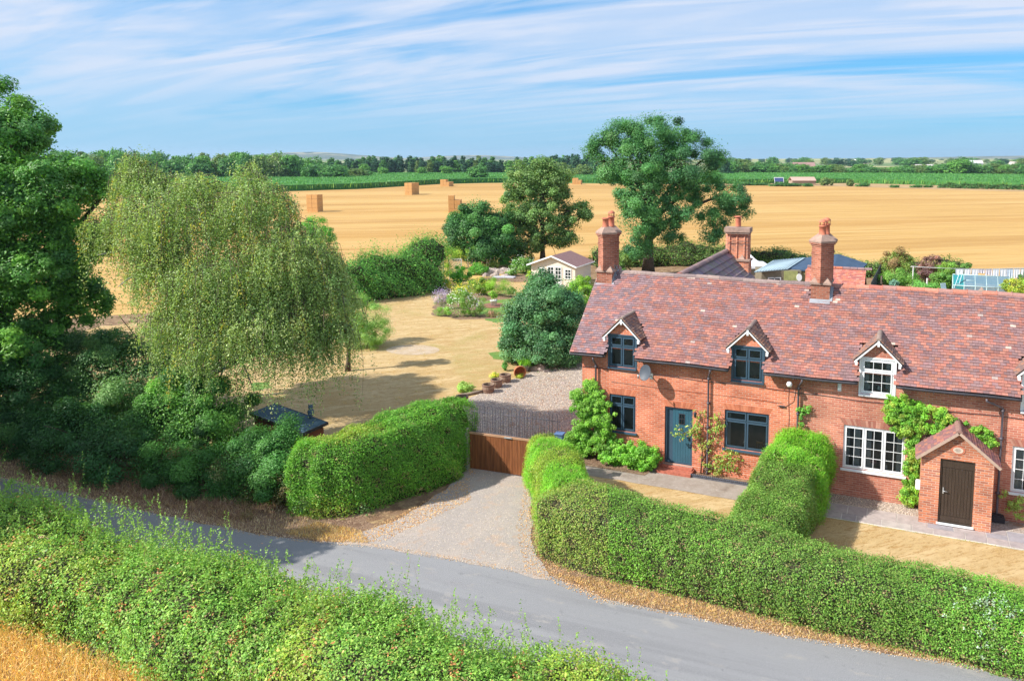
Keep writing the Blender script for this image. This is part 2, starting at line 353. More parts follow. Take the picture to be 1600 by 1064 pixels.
def make_tree(name, base, lobes, n, leaf, rc, pal, label, r0=0.25, group=None, cat='tree', asp=0.55, fork=0.3, shell=0.5, lm=None, bark=None, sub=2, up=0.45, jit=0.2, limb_n=14, droop=0.0):
    """lobes: (u, v, Y, rx_px, rz_px) in photo pixels at distance Y: each becomes a real ellipsoid of leaf clumps there"""
    t = thing(name, label, cat, base, 0, group); f = Fol(); tops = []
    LB = [(D(u, v, Y), a * Y / CAM_F, b * Y / CAM_F) for u, v, Y, a, b in lobes]
    tot = sum(a * b for _, a, b in LB)
    for c, a, b in LB:
        f.lobe(c, (a, a * 0.9, b), int(n * a * b / tot), leaf, rc, pal, asp, shell, up=up, jit=jit, droop=droop); tops.append(c)
    mb = MB(); tops = sorted(tops, key=lambda p: -p[2])[:limb_n]
    limbs(mb, base, r0, tops, fork, sub=sub, spread=np.mean([a for _, a, _ in LB]) * 0.9)
    mb.build('trunk', bark or BARK, t, world=True)
    f.build('crown', lm or LEAF, t)
    return t

def _hedge_surface(pts, w, h, S, A, scale=1.0, sq=0.45):
    """S: distance along the centre line (may run past both ends by w/2), A: angle 0..pi round the profile"""
    pts = np.array(pts, float); seg = np.linalg.norm(np.diff(pts, axis=0), axis=1); cum = np.concatenate([[0], np.cumsum(seg)]); Lh = cum[-1]
    hs = np.interp(S, np.linspace(0, Lh, len(h)), h) if np.ndim(h) else np.full(len(S), h)
    wv = np.interp(S, np.linspace(0, Lh, len(w)), w) if np.ndim(w) else np.full(len(S), w)
    Sc = np.clip(S, 0, Lh); x = np.interp(Sc, cum, pts[:, 0]); y = np.interp(Sc, cum, pts[:, 1])
    i = np.clip(np.searchsorted(cum, Sc, side='right') - 1, 0, len(seg) - 1); d = np.diff(pts, axis=0) / seg[:, None]
    vt = np.concatenate([d[:1], (d[:-1] + d[1:]) / 2, d[-1:]]); dx, dy = np.interp(Sc, cum, vt[:, 0]), np.interp(Sc, cum, vt[:, 1]); dl = np.hypot(dx, dy); dx, dy = dx / dl, dy / dl
    over = np.where(S < 0, S, np.where(S > Lh, S - Lh, 0.0)); e = np.clip(np.abs(over) / (wv / 2), 0, 1); k = (1 - e ** 4) ** 0.35
    aa = np.linspace(0, math.pi, 801); QX, QZ = np.sign(np.cos(aa)) * np.abs(np.cos(aa)) ** sq, np.abs(np.sin(aa)) ** sq      # A: 0..1 share of the way round the profile
    cl = np.concatenate([[0], np.cumsum(np.hypot(np.diff(QX) * float(np.mean(w)) / 2, np.diff(QZ) * float(np.mean(h))))]); qx = np.interp(A * cl[-1], cl, QX); qz = np.interp(A * cl[-1], cl, QZ)
    ca, sa = np.sign(qx) * np.abs(qx) ** (1 / sq), np.abs(qz) ** (1 / sq)
    ox = qx * wv / 2 * k * scale; oz = qz * hs * scale * (0.35 + 0.65 * k)
    P = np.stack([x + dx * over + (-dy) * ox, y + dy * over + dx * ox, oz], 1)
    Nn = np.stack([-dy * np.sign(ca) * np.abs(ca) ** 1.6 + dx * over * 1.2, dx * np.sign(ca) * np.abs(ca) ** 1.6 + dy * over * 1.2, np.abs(sa) ** 1.6 + 0.05], 1)
    return P, unit(Nn)
def wob(P, amp, f=1.3):
    return (np.sin(P[:, 0] * f + 1.3) + np.sin(P[:, 1] * f * 1.31 + P[:, 2] * 2.1) + 0.7 * np.sin((P[:, 0] + P[:, 1]) * f * 2.3 + P[:, 2] * 3.3) + 0.5 * np.sin((P[:, 0] - P[:, 1]) * f * 4.7))[:, None] * amp
def hedge(name, pts, w, h, n, leaf, pal, label, asp=0.5, amp=0.06, rough=0.05, tuft=0.0, sq=0.45, lm=None, group=None, cat='hedge', extra=None, upt=0.0, pfun=None, arange=(0, math.pi), jit=0.2):
    pts = np.array(pts, float)
    for _ in range(3):                                    # round the corners of the centre line
        q = [pts[0]]
        for a_, b_ in zip(pts, pts[1:]): q += [a_ * .75 + b_ * .25, a_ * .25 + b_ * .75]
        pts = np.array(q + [pts[-1]])
    Lh = np.sum(np.linalg.norm(np.diff(pts, axis=0), axis=1)); wm = float(np.mean(w)); hm = float(np.mean(h))
    f = Fol(); S = rng.uniform(-wm / 2, Lh + wm / 2, n)
    A = rng.random(n)
    # equalise the share of sides and top
    P, Nn = _hedge_surface(pts, w, h, S, A, 1.0, sq)
    P = P + Nn * wob(P, amp) + Nn * (rng.normal(size=(n, 1)) * rough - rough * 0.4)
    if tuft: P = P + Nn * np.abs(rng.normal(size=(n, 1))) * tuft * (rng.random((n, 1)) < 0.25)
    T = rng.normal(size=(n, 3)) + Nn * upt + np.array([0, 0, upt])
    cell = np.floor(P * 2.2).astype(int); hsh = np.abs(np.sin(cell @ np.array([12.9898, 78.233, 37.719])) * 43758.5453) % 1
    if pfun is None: K = f.cols(n, pal)
    else: K = pfun(P, f)
    K = K * (0.86 + 0.28 * hsh)[:, None] * (1 + rng.normal(size=(n, 1)) * jit * 0.8) * (1 + rng.normal(size=(n, 3)) * 0.05)
    # thin places where twigs show, more of them towards the foot
    q = np.sin(P @ np.array([5.1, 3.7, 4.3]) + 1.0) * np.sin(P @ np.array([-3.3, 5.9, 2.7]) + 2.0) * np.sin(P @ np.array([2.1, -4.7, 6.1]))
    keep = (rng.random(n) > .55 * (q > .52)) & (rng.random(n) > .5 * (P[:, 2] < .22)); P, Nn, T, K, n = P[keep], Nn[keep], T[keep], K[keep], int(keep.sum())
    dead = (rng.random(n) < .30 * (q[keep] > .40) + .12 * (P[:, 2] < .35)); K[dead] = f.cols(int(dead.sum()), [(.30, .20, .10), (.22, .17, .08), (.34, .30, .12)])
    L = leaf * rng.uniform(0.6, 1.35, n) * (1 + .35 * (rng.random(n) < .1))
    f.add(P, Nn * 0.75 + np.array([0, 0, 0.25]) + rng.normal(size=(n, 3)) * 0.45, T, L, L * asp, np.clip(K, 0.005, 0.95))
    if extra: extra(f)
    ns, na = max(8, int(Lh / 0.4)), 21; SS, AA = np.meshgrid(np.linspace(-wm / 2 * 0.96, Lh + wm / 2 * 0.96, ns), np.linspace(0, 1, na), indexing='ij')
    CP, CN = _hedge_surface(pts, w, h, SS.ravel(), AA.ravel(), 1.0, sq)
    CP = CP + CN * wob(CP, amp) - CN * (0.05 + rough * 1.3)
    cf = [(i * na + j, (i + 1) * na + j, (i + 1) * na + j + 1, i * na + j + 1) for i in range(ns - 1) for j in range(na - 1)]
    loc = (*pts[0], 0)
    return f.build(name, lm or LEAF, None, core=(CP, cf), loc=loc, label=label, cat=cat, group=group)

def sheet(name, poly, z, m, wobble=0.0, step=0.6, label=None, kind='structure', sub=0):
    """flat ground sheet with an uneven outline"""
    P = []
    poly = [np.array(p[:2], float) for p in poly]
    for i, p in enumerate(poly):
        q = poly[(i + 1) % len(poly)]; d = np.linalg.norm(q - p); k = max(1, int(d / step)) if wobble else 1
        nrm = np.array([-(q - p)[1], (q - p)[0]]) / (d + 1e-9)
        for j in range(k):
            t = j / k; w = wobble * rng.normal() if (wobble and j) else 0
            P.append(p + (q - p) * t + nrm * w)
    mb = MB(); mb.face([(p[0], p[1], z) for p in P])
    return mb.build(name, m, kind=kind, label=label)
def in_poly(P, poly):
    poly = np.array([p[:2] for p in poly], float); x, y = P[:, 0], P[:, 1]; c = np.zeros(len(P), bool); j = len(poly) - 1
    for i in range(len(poly)):
        xi, yi, xj, yj = *poly[i], *poly[j]
        c ^= ((yi > y) != (yj > y)) & (x < (xj - xi) * (y - yi) / (yj - yi + 1e-12) + xi); j = i
    return c
def scatter(poly, n):
    a = np.array([p[:2] for p in poly], float); lo, hi = a.min(0), a.max(0); out = np.zeros((0, 2))
    while len(out) < n:
        p = rng.uniform(lo, hi, (n * 2, 2)); out = np.concatenate([out, p[in_poly(p, poly)]])
    return np.concatenate([out[:n], np.zeros((n, 1))], 1)

# ------------------------------------------------------------------ ground, field, roads
GR_DRY = ground_mat('dry_ground', [(0.30, 0.20, 0.12), (0.9, (1, 1), 0.42, 0.60, (0.20, 0.12, 0.07)), (3.0, (1, 1), 0.50, 0.66, (0.42, 0.29, 0.15)), (14, (1, 1), 0.55, 0.7, (0.13, 0.08, 0.05))], bump=0.8, bscale=25, bdist=0.05)
FAR_LAND = ground_mat('far_farmland', [(0.16, 0.22, 0.09), (0.0035, (0.6, 1.6), 0.54, 0.56, (0.42, 0.36, 0.18)), (0.006, (0.7, 1.8), 0.56, 0.58, (0.12, 0.20, 0.06)), (0.02, (0.5, 1.5), 0.60, 0.63, (0.06, 0.11, 0.04))], bump=0)
STUB = ground_mat('stubble', [(0.49, 0.30, 0.10), (0.012, (0.5, 1.5), 0.40, 0.62, (0.55, 0.355, 0.135)), (0.045, (0.02, 1.0), 0.50, 0.58, (0.44, 0.25, 0.075)), (0.13, (0.03, 1.0), 0.50, 0.60, (0.40, 0.225, 0.07)), (0.55, (0.03, 1.0), 0.52, 0.66, (0.58, 0.37, 0.15)), (1.6, (0.05, 1.0), 0.52, 0.68, (0.37, 0.205, 0.06)), (6, (0.5, 1), 0.55, 0.75, (0.58, 0.38, 0.16))], bump=0.6, bscale=8, bdist=0.06, rot=R_(14))
LAWN = ground_mat('parched_lawn', [(0.50, 0.355, 0.175), (0.35, (1, 1), 0.42, 0.60, (0.43, 0.285, 0.12)), (1.2, (0.5, 1.8), 0.48, 0.60, (0.58, 0.43, 0.23)), (0.20, (1, 1), 0.58, 0.70, (0.35, 0.29, 0.10)), (2.6, (0.4, 2), 0.55, 0.64, (0.39, 0.235, 0.09)), (8, (0.5, 1.5), 0.52, 0.64, (0.36, 0.225, 0.085)), (30, (1, 1), 0.5, 0.64, (0.58, 0.41, 0.20))], bump=0.9, bscale=45, bdist=0.03, rot=R_(20))
GRAVEL = ground_mat('gravel', [(0.40, 0.33, 0.28), (0.5, (1, 1), 0.45, 0.65, (0.34, 0.26, 0.21)), (16, (1, 1), 0.50, 0.58, (0.52, 0.45, 0.40)), (28, (1, 1), 0.53, 0.60, (0.20, 0.16, 0.14)), (1.6, (1, 1), 0.60, 0.72, (0.36, 0.21, 0.13))], bump=1.0, bscale=32, bdist=0.03)
APRON = ground_mat('driveway_mix', [(0.36, 0.315, 0.285), (0.7, (1, 1), 0.44, 0.62, (0.42, 0.355, 0.305)), (2.2, (1, 1), 0.55, 0.70, (0.46, 0.33, 0.24)), (18, (1, 1), 0.52, 0.66, (0.50, 0.43, 0.38)), (30, (1, 1), 0.58, 0.66, (0.30, 0.25, 0.21))], bump=0.9, bscale=38, bdist=0.025)
ASPH = ground_mat('asphalt', [(0.225, 0.225, 0.23), (0.25, (0.25, 1.6), 0.42, 0.62, (0.27, 0.268, 0.27)), (0.6, (0.10, 2.4), 0.50, 0.60, (0.185, 0.185, 0.19)), (2.2, (0.6, 1.2), 0.58, 0.68, (0.30, 0.28, 0.255)), (4.5, (1, 1), 0.62, 0.70, (0.16, 0.16, 0.165)), (1.2, (0.3, 1.2), 0.55, 0.72, (0.21, 0.205, 0.21)), (60, (1, 1), 0.50, 0.62, (0.35, 0.34, 0.35)), (110, (1, 1), 0.56, 0.66, (0.17, 0.165, 0.175))], rough=0.85, bump=0.35, bscale=120, bdist=0.008, rot=R_(-20), spec=0.3)
CONC = ground_mat('concrete', [(0.34, 0.29, 0.25), (1.5, (1, 1), 0.42, 0.62, (0.28, 0.23, 0.19)), (9, (1, 1), 0.55, 0.7, (0.42, 0.36, 0.31)), (0.8, (1, 1), 0.60, 0.7, (0.20, 0.16, 0.13))], bump=0.4, bscale=50)
DIRT = ground_mat('bare_earth', [(0.25, 0.16, 0.105), (1.3, (1, 1), 0.45, 0.62, (0.17, 0.10, 0.065)), (6, (1, 1), 0.5, 0.66, (0.34, 0.23, 0.15)), (20, (1, 1), 0.56, 0.66, (0.44, 0.33, 0.22))], bump=1, bscale=22, bdist=0.05)
GRASSG = ground_mat('green_turf', [(0.10, 0.22, 0.045), (1.2, (1, 1), 0.45, 0.62, (0.20, 0.27, 0.06)), (9, (1, 1), 0.55, 0.7, (0.36, 0.32, 0.12))], bump=0.7, bscale=50)

mb = MB(); mb.face([(-6500, -60, 0), (6500, -60, 0), (6500, 7900, 0), (-6500, 7900, 0)]); mb.build('ground', FAR_LAND, kind='structure')
sheet('yard_ground', [(-60, 14), (-8, 4), (40, -2), (60, 10), (70, 66), (24, 76.5), (14, 84), (0, 84.5), (-14, 70), (-24, 60), (-60, 47)], 0.004, GR_DRY, 0.1, 3)
FIELD = [(-260, 35), (-60, 46), (-24, 60), (-14, 70), (0, 84), (14, 84), (24, 76), (60, 68), (160, 60), (400, 130), G(1640, 300)[:2], G(1450, 296)[:2], G(1330, 292)[:2], G(1170, 290)[:2], G(1000, 288)[:2], G(850, 286)[:2], G(760, 286.5)[:2], G(690, 288)[:2], G(560, 296)[:2], G(430, 300)[:2], G(150, 305)[:2], (-330, 250)]
sheet('stubble_field', FIELD, 0.02, STUB, 0.25, 6)
# rough strip of bare ground between the stubble and the green crop on the right
sheet('rough_strip', [G(1130, 291), G(1170, 290), G(1330, 292), G(1450, 296), G(1640, 301), G(1640, 296), G(1450, 289.5), G(1330, 286.5), G(1130, 287.5)], 0.03, ground_mat('rough_grass', [(0.44, 0.28, 0.14), (0.08, (0.3, 1.5), 0.45, 0.6, (0.30, 0.21, 0.10)), (0.5, (0.3, 1), 0.5, 0.65, (0.52, 0.38, 0.20))], bump=0))

roadf = [(-62, 42.0), (-40, 33.9), (-28, 29.2), (-21.61, 26.76), (-15.47, 24.3), (-10.92, 22.67), (-8.93, 22.15), (-6.5, 21.75), (-4.33, 21.1), (-1.24, 20.1), (0.33, 18.95), (4.8, 17.38), (8.08, 16.43), (9.54, 15.89), (16, 13.6), (26, 10.6), (60, 2)]
roadn = [(x, y - 4.1) for x, y in roadf]
sheet('road', roadf + roadn[::-1], 0.016, ASPH, 0.045, 0.5)
sheet('roadside_earth', [(-24, 27.3), (-15.47, 24.0), (-10.9, 22.4), (-8.3, 21.9), (-6.6, 21.8), (-6.4, 22.7), (-8.5, 24.5), (-15, 28.5), (-24, 32)], 0.009, DIRT, 0.12, 0.5)
sheet('hedge_foot_earth', [(-1.3, 19.95), (0.33, 18.85), (4.8, 17.25), (8.08, 16.35), (9.54, 15.8), (16, 13.5), (26, 10.5), (26, 12.5), (10, 17.5), (0, 21.5), (-2.1, 25), (-2.7, 24), (-2.0, 21.4)], 0.009, DIRT, 0.1, 0.5)
sheet('driveway', [(-4.72, 27.5), (-2.3, 26.6), (-2.1, 24.5), (-1.9, 21.9), (-1.35, 20.35), (-1.2, 19.9), (-4.33, 21.02), (-6.5, 21.65), (-7.6, 21.85), (-7.4, 22.5), (-6.2, 23.6), (-5.2, 25.6)], 0.021, APRON, 0.05, 0.4)
sheet('gravel_yard', [(-4.75, 27.45), (-1.2, 26.3), HL(-0.6, -1.8), HL(-0.05, -1.2), HL(-0.05, 6), (0.5, 42), (-2.2, 43), (-3.4, 40.8), (-4.4, 39.0), (-5.0, 37.9), (-5.6, 36.7), (-6.3, 35.6), (-7.1, 34.6), (-7.3, 32), (-6.2, 29.5)], 0.013, GRAVEL, 0.10, 0.5)
sheet('back_lawn', [(-34, 36), (-24, 31.5), (-13, 27), (-7, 27.5), (-5.9, 29.5), (-7.2, 32), (-7.0, 34.7), (-5.7, 36.5), (-4.9, 38.1), (-3.6, 40.5), (-2, 43), (1, 46), (3, 60), (1, 72), (-12.5, 71), (-15, 64.5), (-20, 58.5), (-34, 52)], 0.008, LAWN, 0.15, 0.8)
lw = [HL(0.0, -1.72), HL(7.3, -1.72), HL(7.3, -6.8), HL(1.5, -6.4), HL(-0.9, -3.2)]
sheet('front_lawn', lw, 0.018, LAWN, 0.03, 0.4)
sheet('front_lawn', [HL(8.6, -1.93), HL(22, -1.93), HL(22, -7.1), HL(7.8, -6.9)], 0.018, LAWN, 0.03, 0.4)
sheet('garden_path', [HL(-0.8, -1.78), HL(8.3, -1.78), HL(8.3, 0.06), HL(-0.1, 0.06), HL(-0.5, -0.9)], 0.026, CONC, 0.015, 0.3)
sheet('green_patch', [G(762, 552), G(790, 548), G(812, 560), G(800, 566), G(770, 561)], 0.014, GRASSG, 0.08, 0.3)
sheet('green_patch', [G(752, 496), G(790, 494), G(800, 502), G(770, 504)], 0.014, GRASSG, 0.08, 0.3)
sheet('green_patch', [G(390, 600), G(420, 596), G(425, 606), G(395, 612)], 0.014, GRASSG, 0.08, 0.3)
sheet('paved_circle', [G(645 + 42 * math.cos(a), 547 + 8 * math.sin(a)) for a in np.linspace(0, 6.283, 22)[:-1]], 0.014, ground_mat('worn_turf', [(0.47, 0.37, 0.27), (2, (1, 1), 0.45, 0.6, (0.42, 0.31, 0.20)), (9, (1, 1), 0.5, 0.66, (0.54, 0.42, 0.28))]), 0.12, 0.5)

# gravel and slab paving before the right-hand cottage
slab_c = [(0.40, 0.34, 0.33), (0.46, 0.39, 0.36), (0.36, 0.33, 0.35), (0.44, 0.37, 0.35), (0.48, 0.42, 0.38)]
mp = MB(); mp.box(8.55, 21.2, -1.93, -0.82, 0.0, 0.035, 1)
def slab(x0, x1, y0, y1): mp.box(x0 + 0.012, x1 - 0.012, y0 + 0.012, y1 - 0.012, 0.030, 0.05 + random.uniform(-.003, .003), 0, random.choice(slab_c))
x = 8.6
while x < 21.0:
    w = random.choice([0.45, 0.6, 0.75, 0.9]); slab(x, min(x + w, 21.15), -1.91, -1.50); x += w
x = 8.6
while x < 21.0:
    w = random.choice([0.6, 0.75, 0.9]); x2 = min(x + w, 21.15)
    if x2 > 11.9 and x < 14.3:
        slab(x, x2, -1.50, -1.19)
        if x < 12.05: slab(x, 12.1, -1.19, -.85)
        if x2 > 14.2: slab(14.14, x2, -1.19, -.85)
    else:
        if random.random() < 0.4: slab(x, (x + x2) / 2, -1.50, -0.85); slab((x + x2) / 2, x2, -1.50, -0.85)
        else: slab(x, x2, -1.50, -0.85)
    x = x2
SLAB = mat('sandstone_slab', (0.85, 0.85, 0.85), 0.85, var=0.12, scale=5, attr=True, bump=0.2)
JOINT = mat('pale_joint', (0.62, 0.58, 0.52), 0.9)
o = mp.build('paving', [SLAB, JOINT], loc=HO, rz=HA, kind='structure')
sheet('gravel_strip', [HL(8.5, -0.82), HL(21.2, -0.82), HL(21.2, 0.06), HL(8.5, 0.06)], 0.022, GRAVEL, 0.0)

# far ground: long low hills
def hill(cx, cy, rx, ry, h, m):
    V = []; F = []; nr, na = 8, 40
    for i in range(nr + 1):
        q = i / nr
        for k in range(na):
            a = 2 * math.pi * k / na; V.append((cx + rx * q * math.cos(a), cy + ry * q * math.sin(a), h * (math.cos(q * math.pi) + 1) / 2 * (1 + 0.12 * math.sin(3 * a + cx)) - 0.5))
    for i in range(nr):
        for k in range(na): F.append((i * na + k, (i + 1) * na + k, (i + 1) * na + (k + 1) % na, i * na + (k + 1) % na))
    b = MB(); b.mesh(V, F, 0, (1, 1, 1), True); b.build('hill', m, kind='structure')
HILLB = ground_mat('distant_hill', [(0.10, 0.13, 0.09), (0.004, (0.5, 1.5), 0.5, 0.55, (0.30, 0.28, 0.18)), (0.01, (0.5, 1.5), 0.52, 0.6, (0.06, 0.09, 0.05))], bump=0)
HILLF = ground_mat('farmed_slope', [(0.46, 0.40, 0.20), (0.006, (0.4, 1.8), 0.46, 0.49, (0.20, 0.26, 0.09)), (0.010, (0.4, 2.2), 0.60, 0.62, (0.06, 0.10, 0.045))], bump=0)
hill(-1900, 5200, 900, 700, 46, HILLB); hill(-950, 6200, 900, 600, 30, HILLB); hill(900, 2600, 1500, 900, 9, HILLF); hill(3400, 5200, 2600, 900, 27, HILLB)

# ------------------------------------------------------------------ the row of cottages
BRICK = brick_mat('cottage_brick', [((0.50, 0.125, 0.062), (0.74, 0.23, 0.12)), ((0.44, 0.135, 0.092), (0.62, 0.235, 0.15))], (0.62, 0.40, 0.31), split=8.2)
BRICKP = brick_mat('porch_brick', [((0.32, 0.125, 0.09), (0.70, 0.24, 0.12))], (0.60, 0.42, 0.33))
BRICKC = brick_mat('chimney_brick', [((0.26, 0.085, 0.055), (0.44, 0.16, 0.10))], (0.40, 0.26, 0.20))
TILE = mat('clay_tile', (0.88, 0.88, 0.88), 0.85, var=0.16, scale=14, attr=True, bump=0.25, bscale=30)
UNDER = mat('roof_underlay', (0.06, 0.045, 0.04), 0.95)
BLUEP = mat('slate_blue_paint', (0.048, 0.088, 0.130), 0.45, spec=0.4, var=0.06)
TEAL = mat('teal_door_paint', (0.038, 0.115, 0.160), 0.42, spec=0.4, var=0.06)
WHITEP = mat('white_paint', (0.80, 0.81, 0.82), 0.4, var=0.03)
BLACKP = mat('black_cast_iron', (0.045, 0.042, 0.048), 0.5, var=0.2)
BROWNP = mat('dark_brown_door', (0.055, 0.038, 0.028), 0.5, var=0.15, stretch=(6, 6, 0.6))
GLASS = glass_mat('window_glass')
ROOM = mat('room_plaster', (0.42, 0.33, 0.26), 0.9)
CURT = mat('net_curtain', (0.72, 0.71, 0.70), 0.8, var=0.08, stretch=(22, 1, 0.5), scale=2)
MORT = mat('mortar', (0.40, 0.36, 0.31), 0.95, var=0.25, scale=6)
LEADM = mat('lead_flashing', (0.30, 0.31, 0.34), 0.6, var=0.15)
CLAYP = mat('chimney_pot_clay', (0.52, 0.17, 0.10), 0.75, var=0.15)
STONE = mat('weathered_stone', (0.30, 0.21, 0.17), 0.95, col2=(0.42, 0.28, 0.22), scale=7, bump=0.4)
STEEL = mat('galvanised_steel', (0.45, 0.46, 0.47), 0.45, metal=0.6)

def lin(r, g, b): return tuple(((c / 255 + 0.055) / 1.055) ** 2.4 if c > 10 else c / 3294 for c in (r, g, b))
TPAL = [lin(178, 112, 98), lin(166, 104, 100), lin(150, 104, 112), lin(190, 108, 84), lin(136, 98, 108), lin(170, 122, 116), lin(196, 120, 92), lin(158, 92, 86)]
TRED = [lin(204, 112, 84), lin(192, 104, 86), lin(210, 128, 100)]
TPUR = [lin(136, 106, 116), lin(148, 118, 124), lin(126, 98, 108)]
TLICH = [lin(206, 180, 166), lin(180, 160, 152)]
def tcol(x, y):
    k = math.sin(x * 0.9 + 1.0) + math.sin(x * 2.3 + y * 1.1) * 0.6 + math.sin(y * 2.0 + x * 0.4) * 0.5
    r = random.random()
    if r < 0.009: return random.choice(TLICH)
    purple = 0.16 + (0.32 if x < 2.2 else 0) + (0.16 if k < -0.6 else 0) + (0.10 if x > 8.4 else 0)
    red = 0.20 + (0.25 if (k > 0.5 and x > 2.2) else 0)
    c = random.choice(TPUR) if r < purple else random.choice(TRED) if r < purple + red else random.choice(TPAL)
    j = random.uniform(0.86, 1.12) * (1 + .10 * math.sin(y * 7.7 + x * .6) * math.sin(x * 1.7)); pw = max(0, min(1, (3.2 - x) / 2.2)) * .85; mm = tuple(a * (1 - pw) + b * pw for a, b in zip((.295, .178, .158), (.275, .205, .215))); return tuple(min(1, (v * .42 + q * .58) * j) for v, q in zip(c, mm))
def tiles(mb, o, ax, up, nrm, width, length, gauge=0.112, tw=0.175, th=0.022, skip=None, colf=None, tilt=0.030):
    """overlapping plain tiles laid course by course on a slope; every tile is real"""
    o, ax, up, nrm = (np.array(a, float) for a in (o, ax, up, nrm)); rows = int(length / gauge)
    for j in range(rows):
        a = j * gauge; x = -tw / 2 if j % 2 else 0.0
        while x < width - 0.01:
            x0 = max(x, 0); x1 = min(x + tw - 0.005, width)
            if x1 - x0 > 0.03 and not (skip and skip((x0 + x1) / 2, a + gauge / 2)):
                jj = random.uniform(-.004, .004); lift = tilt + random.uniform(-.003, .004)
                p = o + ax * x0 + up * (a + jj); L = min(gauge * 1.5, length - a)
                V = [p + nrm * lift, p + ax * (x1 - x0) + nrm * lift, p + ax * (x1 - x0) + up * L, p + up * L, p + nrm * (lift - th), p + ax * (x1 - x0) + nrm * (lift - th)]
                c = (colf or tcol)((x0 + x1) / 2, a)
                mb.mesh(V, [(0, 1, 2, 3), (4, 5, 1, 0), (4, 0, 3), (5, 2, 1)], 0, c)
            x += tw

house = thing('cottage_row', 'long red brick cottage row with clay tiled roof, blue windows left and white windows right', 'house', HO, HA)
XL, XR, DEP = 0.0, 21.0, 5.5
EZ, EY, RZ, RY = 4.12, -0.30, 6.83, 2.75
SL = (RZ - EZ) / (RY - EY)
OPEN = [(1.12, 2.18, 1.17, 2.58), (3.33, 4.39, 0.20, 2.36), (5.57, 7.15, 1.10, 2.52), (9.66, 11.62, 0.99, 2.50), (14.75, 16.6, 0.99, 2.48), (12.66, 13.60, 0.1, 2.2)]
DORM = [(1.13, 2.16), (5.84, 6.88), (10.15, 11.18), (14.95, 15.98)]
WT = 4.36
def wall_with_holes(mb, x0, x1, z0, z1, holes, y, m=0, dep=0.12, flip=False):
    xs = sorted({x0, x1, *[h[0] for h in holes], *[h[1] for h in holes]}); zs = sorted({z0, z1, *[h[2] for h in holes], *[h[3] for h in holes]})
    xs = [a for a in xs if x0 <= a <= x1]; zs = [a for a in zs if z0 <= a <= z1]
    for i in range(len(xs) - 1):
        for j in range(len(zs) - 1):
            cx, cz = (xs[i] + xs[i + 1]) / 2, (zs[j] + zs[j + 1]) / 2
            if any(h[0] < cx < h[1] and h[2] < cz < h[3] for h in holes): continue
            mb.face([(xs[i], y, zs[j]), (xs[i + 1], y, zs[j]), (xs[i + 1], y, zs[j + 1]), (xs[i], y, zs[j + 1])], m)
    for a, b, c, d in holes:
        mb.face([(a, y, c), (a, y + dep, c), (a, y + dep, d), (a, y, d)], m); mb.face([(b, y + dep, c), (b, y, c), (b, y, d), (b, y + dep, d)], m)
        mb.face([(a, y, d), (a, y + dep, d), (b, y + dep, d), (b, y, d)], m); mb.face([(a, y + dep, c), (a, y, c), (b, y, c), (b, y + dep, c)], m)
w = MB()
dh = [(a + 0.0, b, 3.66, WT) for a, b in DORM]
wall_with_holes(w, XL, XR, -0.1, WT, OPEN + dh, 0.0)
gz = lambda y: EZ + SL * (min(y, 2 * RY - y) - EY) - 0.06
w.face([(XL, DEP, -0.1), (XL, 0, -0.1), (XL, 0, gz(0)), (XL, RY, gz(RY)), (XL, DEP, gz(DEP))]); w.face([(XR, 0, -0.1), (XR, DEP, -0.1), (XR, DEP, gz(DEP)), (XR, RY, gz(RY)), (XR, 0, gz(0))])
w.face([(XR, DEP, -0.1), (XL, DEP, -0.1), (XL, DEP, gz(DEP)), (XR, DEP, gz(DEP))])
# a projecting course under the eaves and a low plinth
w.box(XL - 0.02, XR, -0.025, 0.0, -0.1, 0.22); 
w.build('wall', BRICK, house)
it = MB()
for a, b, c, d, e_, y_ in [(*o_, .3, 1.6) for o_ in OPEN[:1] + OPEN[2:5]] + [(a, b, 4.0, 4.78, -.01, .52) for a, b in DORM]:
    it = MB(); lo_, hi_ = (c - .5, d + .25) if e_ > 0 else (c - .4, d)
    it.mesh([(a - e_, .14, lo_), (b + e_, .14, lo_), (b + e_, y_, lo_), (a - e_, y_, lo_), (a - e_, .14, hi_), (b + e_, .14, hi_), (b + e_, y_, hi_), (a - e_, y_, hi_)],
            [(0, 1, 2, 3), (4, 7, 6, 5), (1, 5, 6, 2), (2, 6, 7, 3), (3, 7, 4, 0)])
    it.build('room_interior', ROOM, house)

# roof: slabs between the dormers, tiles on top
def under_dormer(x, y): return any(a - 0.06 < x < b + 0.06 for a, b in DORM) and y < 0.85
r = MB(); cuts = [XL - 0.36] + [v for a, b in DORM for v in (a - 0.07, b + 0.07)] + [XR + .3]
T0 = 0.02
def slope_piece(x0, x1, y0, y1): r.obox((x0, y0, EZ + SL * (y0 - EY) - .08), (x1 - x0, 0, 0), (0, y1 - y0, SL * (y1 - y0)), (0, 0, 0.08), 0)
for i in range(0, len(cuts), 2): slope_piece(cuts[i], cuts[i + 1], EY, 0.9)
slope_piece(cuts[0], cuts[-1], 0.9, RY)
r.obox((cuts[0], RY, RZ - .08), (cuts[-1] - cuts[0], 0, 0), (0, DEP + .3 - RY, -SL * (DEP + .3 - RY)), (0, 0, 0.08), 0)
roof = r.build('roof', UNDER, house)
tm = MB(); ul = math.hypot(1, SL); upv = np.array([0, 1 / ul, SL / ul]); nv = np.array([0, -SL / ul, 1 / ul]); Lr = (RY - EY) * ul
sag = lambda x: 0.030 * math.sin(x * 0.55 + .6) + 0.014 * math.sin(x * 1.9)
XS = XL - 0.38
def skipd(x, a):
    xx = x + XS; y = EY - 0.02 + a / ul
    if (-0.33 < xx < 0.42 or 8.17 < xx < 8.9) and y > 2.2: return True
    return under_dormer(xx, y)
